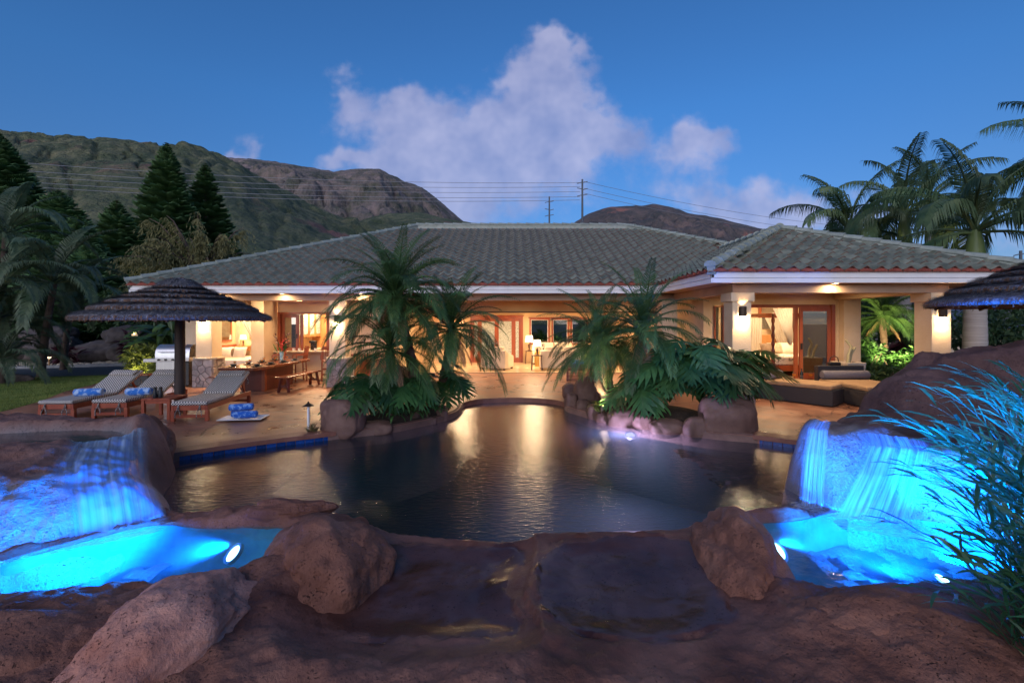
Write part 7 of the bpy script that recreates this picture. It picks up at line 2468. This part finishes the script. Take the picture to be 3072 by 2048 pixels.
# drooping bronze tree
c = P(600, 740, 25)
t = thing('drooping_tree', 'bronze-green weeping tree between the pines and the roof', 'tree', (c.x, 25, 0))
MB().tube([(0, 0, -.2), (.1, 0, 2.5), (0, 0, 4.6)], [.28, .22, .16], 10).build('trunk', m_bark, t, smooth=60)
rs = np.random.RandomState(12)
lm = MB()
Vd = []
for k in range(44):
    az, el = rs.rand() * 2 * PI, rs.uniform(.0, 1.35)
    l_ = rs.uniform(1.7, 4.1) * (1 - .15 * math.sin(el))
    e_ = Vector((math.cos(az) * math.cos(el) * 1.15, math.sin(az) * math.cos(el), math.sin(el) * .95)) * l_
    st = Vector((0, 0, rs.uniform(3.6, 4.8)))
    pts = [st, st + e_ * .45 + Vector((0, 0, .35)), st + e_ * .8 + Vector((0, 0, .4)), st + e_ + Vector((0, 0, .1))]
    lm.tube(pts, [.07, .05, .03, .012], 5, False)
    for j in range(9):                                # hanging sprays along each limb
        s = rs.uniform(.45, 1.05)
        p = np.array(st + e_ * s + Vector((0, 0, .4 * math.sin(min(1, s) * PI))))
        out = np.array([e_.x, e_.y, 0]) / (math.hypot(e_.x, e_.y) + .1)
        for q_ in range(3):
            o_ = np.array([rs.randn(), rs.randn(), 0]) * .20 + out * .25
            n_ = 13
            for i in range(n_):
                u = i / n_
                pp = p + o_ * (u * 1.5) + np.array([0, 0, .12 * math.sin(u * PI) - .85 * u * u])
                dd = np.array([rs.randn() * .4, rs.randn() * .4, -.8]) + out * .3
                dd = dd / np.linalg.norm(dd) * rs.uniform(.16, .34)
                ww = np.cross(dd, rs.randn(3))
                ww = ww / np.linalg.norm(ww) * .022
                Vd += [pp, pp + dd * .5 + ww, pp + dd, pp + dd * .5 - ww]
lm.build('limbs', m_bark, t, smooth=60)
npmesh('crown', np.array(Vd), np.arange(len(Vd)).reshape(-1, 4), m_droop, t, False)
bush('garden_shrub', 'dark evergreen hedge behind the retaining wall', (-19.5, 25.5, .8), (5.5, 1.3, 1.5), 7000, .26, .06, m_hedge, 51, clumps=10)
bush('garden_shrub', 'dark evergreen mass between the pines and the house corner', (-14.2, 21.5, 0), (2.4, 1.2, 1.5), 4500, .24, .06, m_hedge, 52, clumps=8)
# ================================================================ blue-lit ornamental grass in the right foreground
def reed(seed, L, m):
    rs = np.random.RandomState(seed)
    V_, Q = [], []
    th, p = 1.25, np.zeros(3)
    pts = []
    for i in range(14):
        pts.append(p.copy())
        th -= .085 * (i / 6)
        p = p + np.array([math.cos(th), 0, math.sin(th)]) * L / 14
    b = MB().tube([tuple(q_) for q_ in pts[::2]], [.005, .0045, .004, .0035, .003, .002, .0015], 4, False)
    V_ += [np.array(v) for v in b.v]
    Q += list(b.f)
    for i in range(13):
        s = 1 + 11.9 * i / 13
        k = int(s)
        q_ = pts[k] + (pts[min(k + 1, 13)] - pts[k]) * (s - k)
        t_ = pts[min(k + 1, 13)] - pts[k]
        t_ = t_ / (np.linalg.norm(t_) + 1e-9)
        sg = 1 if i % 2 else -1
        d = t_ * rs.uniform(.6, 1.1) + np.array([0, sg, 0]) * rs.uniform(.25, .7) + np.array([0, 0, rs.uniform(-.1, .3)])
        d /= np.linalg.norm(d)
        w = np.cross(d, np.array([0, 0, 1.0]) + rs.randn(3) * .3)
        w = w / np.linalg.norm(w) * rs.uniform(.008, .015)
        l_ = rs.uniform(.26, .50)
        a1 = q_ + d * l_ * .4 + np.array([0, 0, .01])
        a2 = q_ + d * l_ * .75 - np.array([0, 0, .02])
        a3 = q_ + d * l_ - np.array([0, 0, .07])
        n0 = len(V_)
        V_ += [q_, a1 + w, a1 - w, a2 + w * .8, a2 - w * .8, a3]
        Q += [(n0, n0 + 1, n0 + 2), (n0 + 1, n0 + 3, n0 + 4, n0 + 2), (n0 + 3, n0 + 5, n0 + 4)]
    me = bpy.data.meshes.new('leafy_stem')
    me.from_pydata([tuple(v) for v in V_], [], Q)
    me.materials.append(m)
    return me
RD = [reed(s, l_, m_grass) for s, l_ in enumerate((.8, 1.0, 1.2, 1.35))] + [reed(9, .9, m_drygrass)]
def reed_clump(label, base, n, seed, az0, az1, s=1.0):
    rs = random.Random(seed)
    t = thing('ornamental_grass', label, 'grass', base)
    for i in range(n):
        az = rs.uniform(az0, az1)
        k = s * rs.uniform(.8, 1.15)
        m_i = 4 if rs.random() < .09 else rs.randrange(4)
        link('leafy_stem', RD[m_i], t, (rs.uniform(-.22, .22), rs.uniform(-.22, .22), rs.uniform(-.05, .05)), (rs.uniform(-.35, .35), rs.uniform(-.45, .25), az), 0, (k, k, k))
reed_clump('ornamental grass clump at the lower right corner', (3.25, 2.60, -.05), 60, 1, R(60), R(300), .78)
reed_clump('ornamental grass clump behind the corner one, lit blue', (3.85, 3.2, .05), 60, 2, R(60), R(280), .88)
reed_clump('tallest ornamental grass clump rising along the right edge', (4.45, 3.8, .30), 38, 3, R(70), R(260), .95)
reed_clump('ornamental grass tuft on the rock at the right edge', (5.3, 4.6, .72), 22, 4, R(90), R(250), .85)
# ================================================================ hills and overhead lines
def mountain(name, prof, D0, D, m, amp, seed, gully=0.0, back=.25, nx=260, ny=120, pw=.85, base=-.3, curve=None):
    px = np.array([p[0] for p in prof], float)
    py = np.array([p[1] for p in prof], float)
    xs_ = np.linspace(px[0], px[-1], nx)
    sk = (HY - np.interp(xs_, px, py)) / F
    ts = np.linspace(0, 1 + back, ny)
    A, T = np.meshgrid((xs_ - CX) / F, ts)
    SK = np.tile(sk, (ny, 1))
    Y = D0 + (D - D0) * T
    X = A * Y
    zt = CH + SK * D
    prof_t = np.where(T <= 1, np.clip(T, 0, 1) ** pw, 1 - (T - 1) * 1.2)
    Z = base + (zt - base) * prof_t
    n1 = n2(X / D, Y / D, 9, seed, 5, .55)
    env = np.sin(np.clip(T, 0, 1) * PI) ** 1.0 * np.clip((1.02 - T) * 4, 0, 1)
    Z += amp * n1 * env
    if gully:
        gx = n2(A * 17 + 1.3 * n2(A, T, 5, seed + 4, 4), T * 2.2 + .8 * n2(A, T, 7, seed + 6, 3), 1.0, seed + 2, 5, .55)
        Z -= gully * (1 - np.abs(gx)) ** 3 * env * .9
    Z += .06 * amp * n2(X / D, Y / D, 60, seed + 9, 3, .6)
    V_ = np.stack([X.ravel(), Y.ravel(), Z.ravel()], 1)
    idx = np.arange(nx * ny).reshape(ny, nx)
    Q = np.stack([idx[:-1, :-1].ravel(), idx[:-1, 1:].ravel(), idx[1:, 1:].ravel(), idx[1:, :-1].ravel()], 1)
    return struct(npmesh(name, V_, Q, m))
mountain('hillside', [(-2500, 520), (-1200, 460), (-300, 402), (0, 410), (150, 420), (330, 432), (520, 452), (640, 470), (720, 500), (820, 555), (920, 610), (1020, 655), (1120, 690), (1250, 730), (1450, 800)], 90, 900, m_hill, 10, 1.0, 7, nx=420, ny=200)
mountain('mountain', [(500, 520), (640, 470), (760, 477), (880, 493), (1000, 515), (1075, 506), (1140, 508), (1180, 527), (1215, 545), (1265, 560), (1330, 612), (1385, 660), (1430, 690), (1500, 760)], 900, 2000, m_mount, 40, 5.0, 60, nx=360, ny=160, pw=.75)
mountain('hill', [(900, 760), (1000, 690), (1100, 655), (1165, 640), (1260, 636), (1330, 655), (1440, 672), (1560, 715), (1700, 780)], 320, 760, m_hill, 8, 9.0, 0, nx=240, ny=90)
mountain('mountain', [(1560, 800), (1650, 730), (1710, 676), (1765, 640), (1830, 620), (1920, 617), (1960, 612), (2005, 618), (2070, 640), (2150, 652), (2260, 680), (2380, 705), (2600, 760), (2900, 800), (3300, 840), (4600, 880)], 1200, 2600, m_mountr, 40, 13.0, 70, nx=360, ny=140, pw=.8)
# power poles
def power_pole(label, x, ytop, d, arms):
    p = P(x, ytop, d)
    t = thing('power_pole', label, 'pole', (p.x, d, 0))
    MB().tube([(0, 0, -.5), (0, 0, p.z * .5), (0, 0, p.z)], [.26, .22, .15], 10).build('shaft', m_polem, t, smooth=60)
    for i, z in enumerate(arms):
        MB().bar((-.9 if i % 2 == 0 else 0, 0, p.z - z - .25), (0 if i % 2 == 0 else .9, 0, p.z - z), .10, .12).build('crossarm', m_polem, t)
        MB().bar((.0, 0, p.z - z - .1), (.9 if i % 2 == 0 else -.9, 0, p.z - z + .1), .10, .12).build('crossarm', m_polem, t)
    return p
p1 = power_pole('tall steel power pole rising behind the ridge', 1747, 538, 80, (.5, 1.6, 2.7))
p2 = power_pole('shorter power pole left of the tall one behind the ridge', 1648, 590, 95, (1.0, 2.6, 3.8))
power_pole('small distant utility pole at the right edge above the wing eave', 3062, 752, 60, (.4, 1.1))
def wire(label, a, b, sag):
    pts = []
    for i in range(25):
        u = i / 24
        q_ = a + (b - a) * u
        pts.append((q_.x, q_.y, q_.z - sag * 4 * u * (1 - u)))
    tag(MB().tube(pts, .035, 4, False).build('power_line', m_cable, None, smooth='all'), label, 'cable')
for i, (yl, yr) in enumerate(((469, 548), (496, 560), (512, 575), (530, 590), (545, 600))):
    wire('%s power line from the top crossing the left hillside' % ORD[i], P(-400, yl - 22, 70), P(1740, yr, 80), 1.6)
for i, (yr, ye) in enumerate(((545, 690), (565, 712), (580, 730))):
    wire('%s power line from the top running right from the tall pole' % ORD[i], P(1752, yr, 80), P(2700, ye, 110), 1.5)
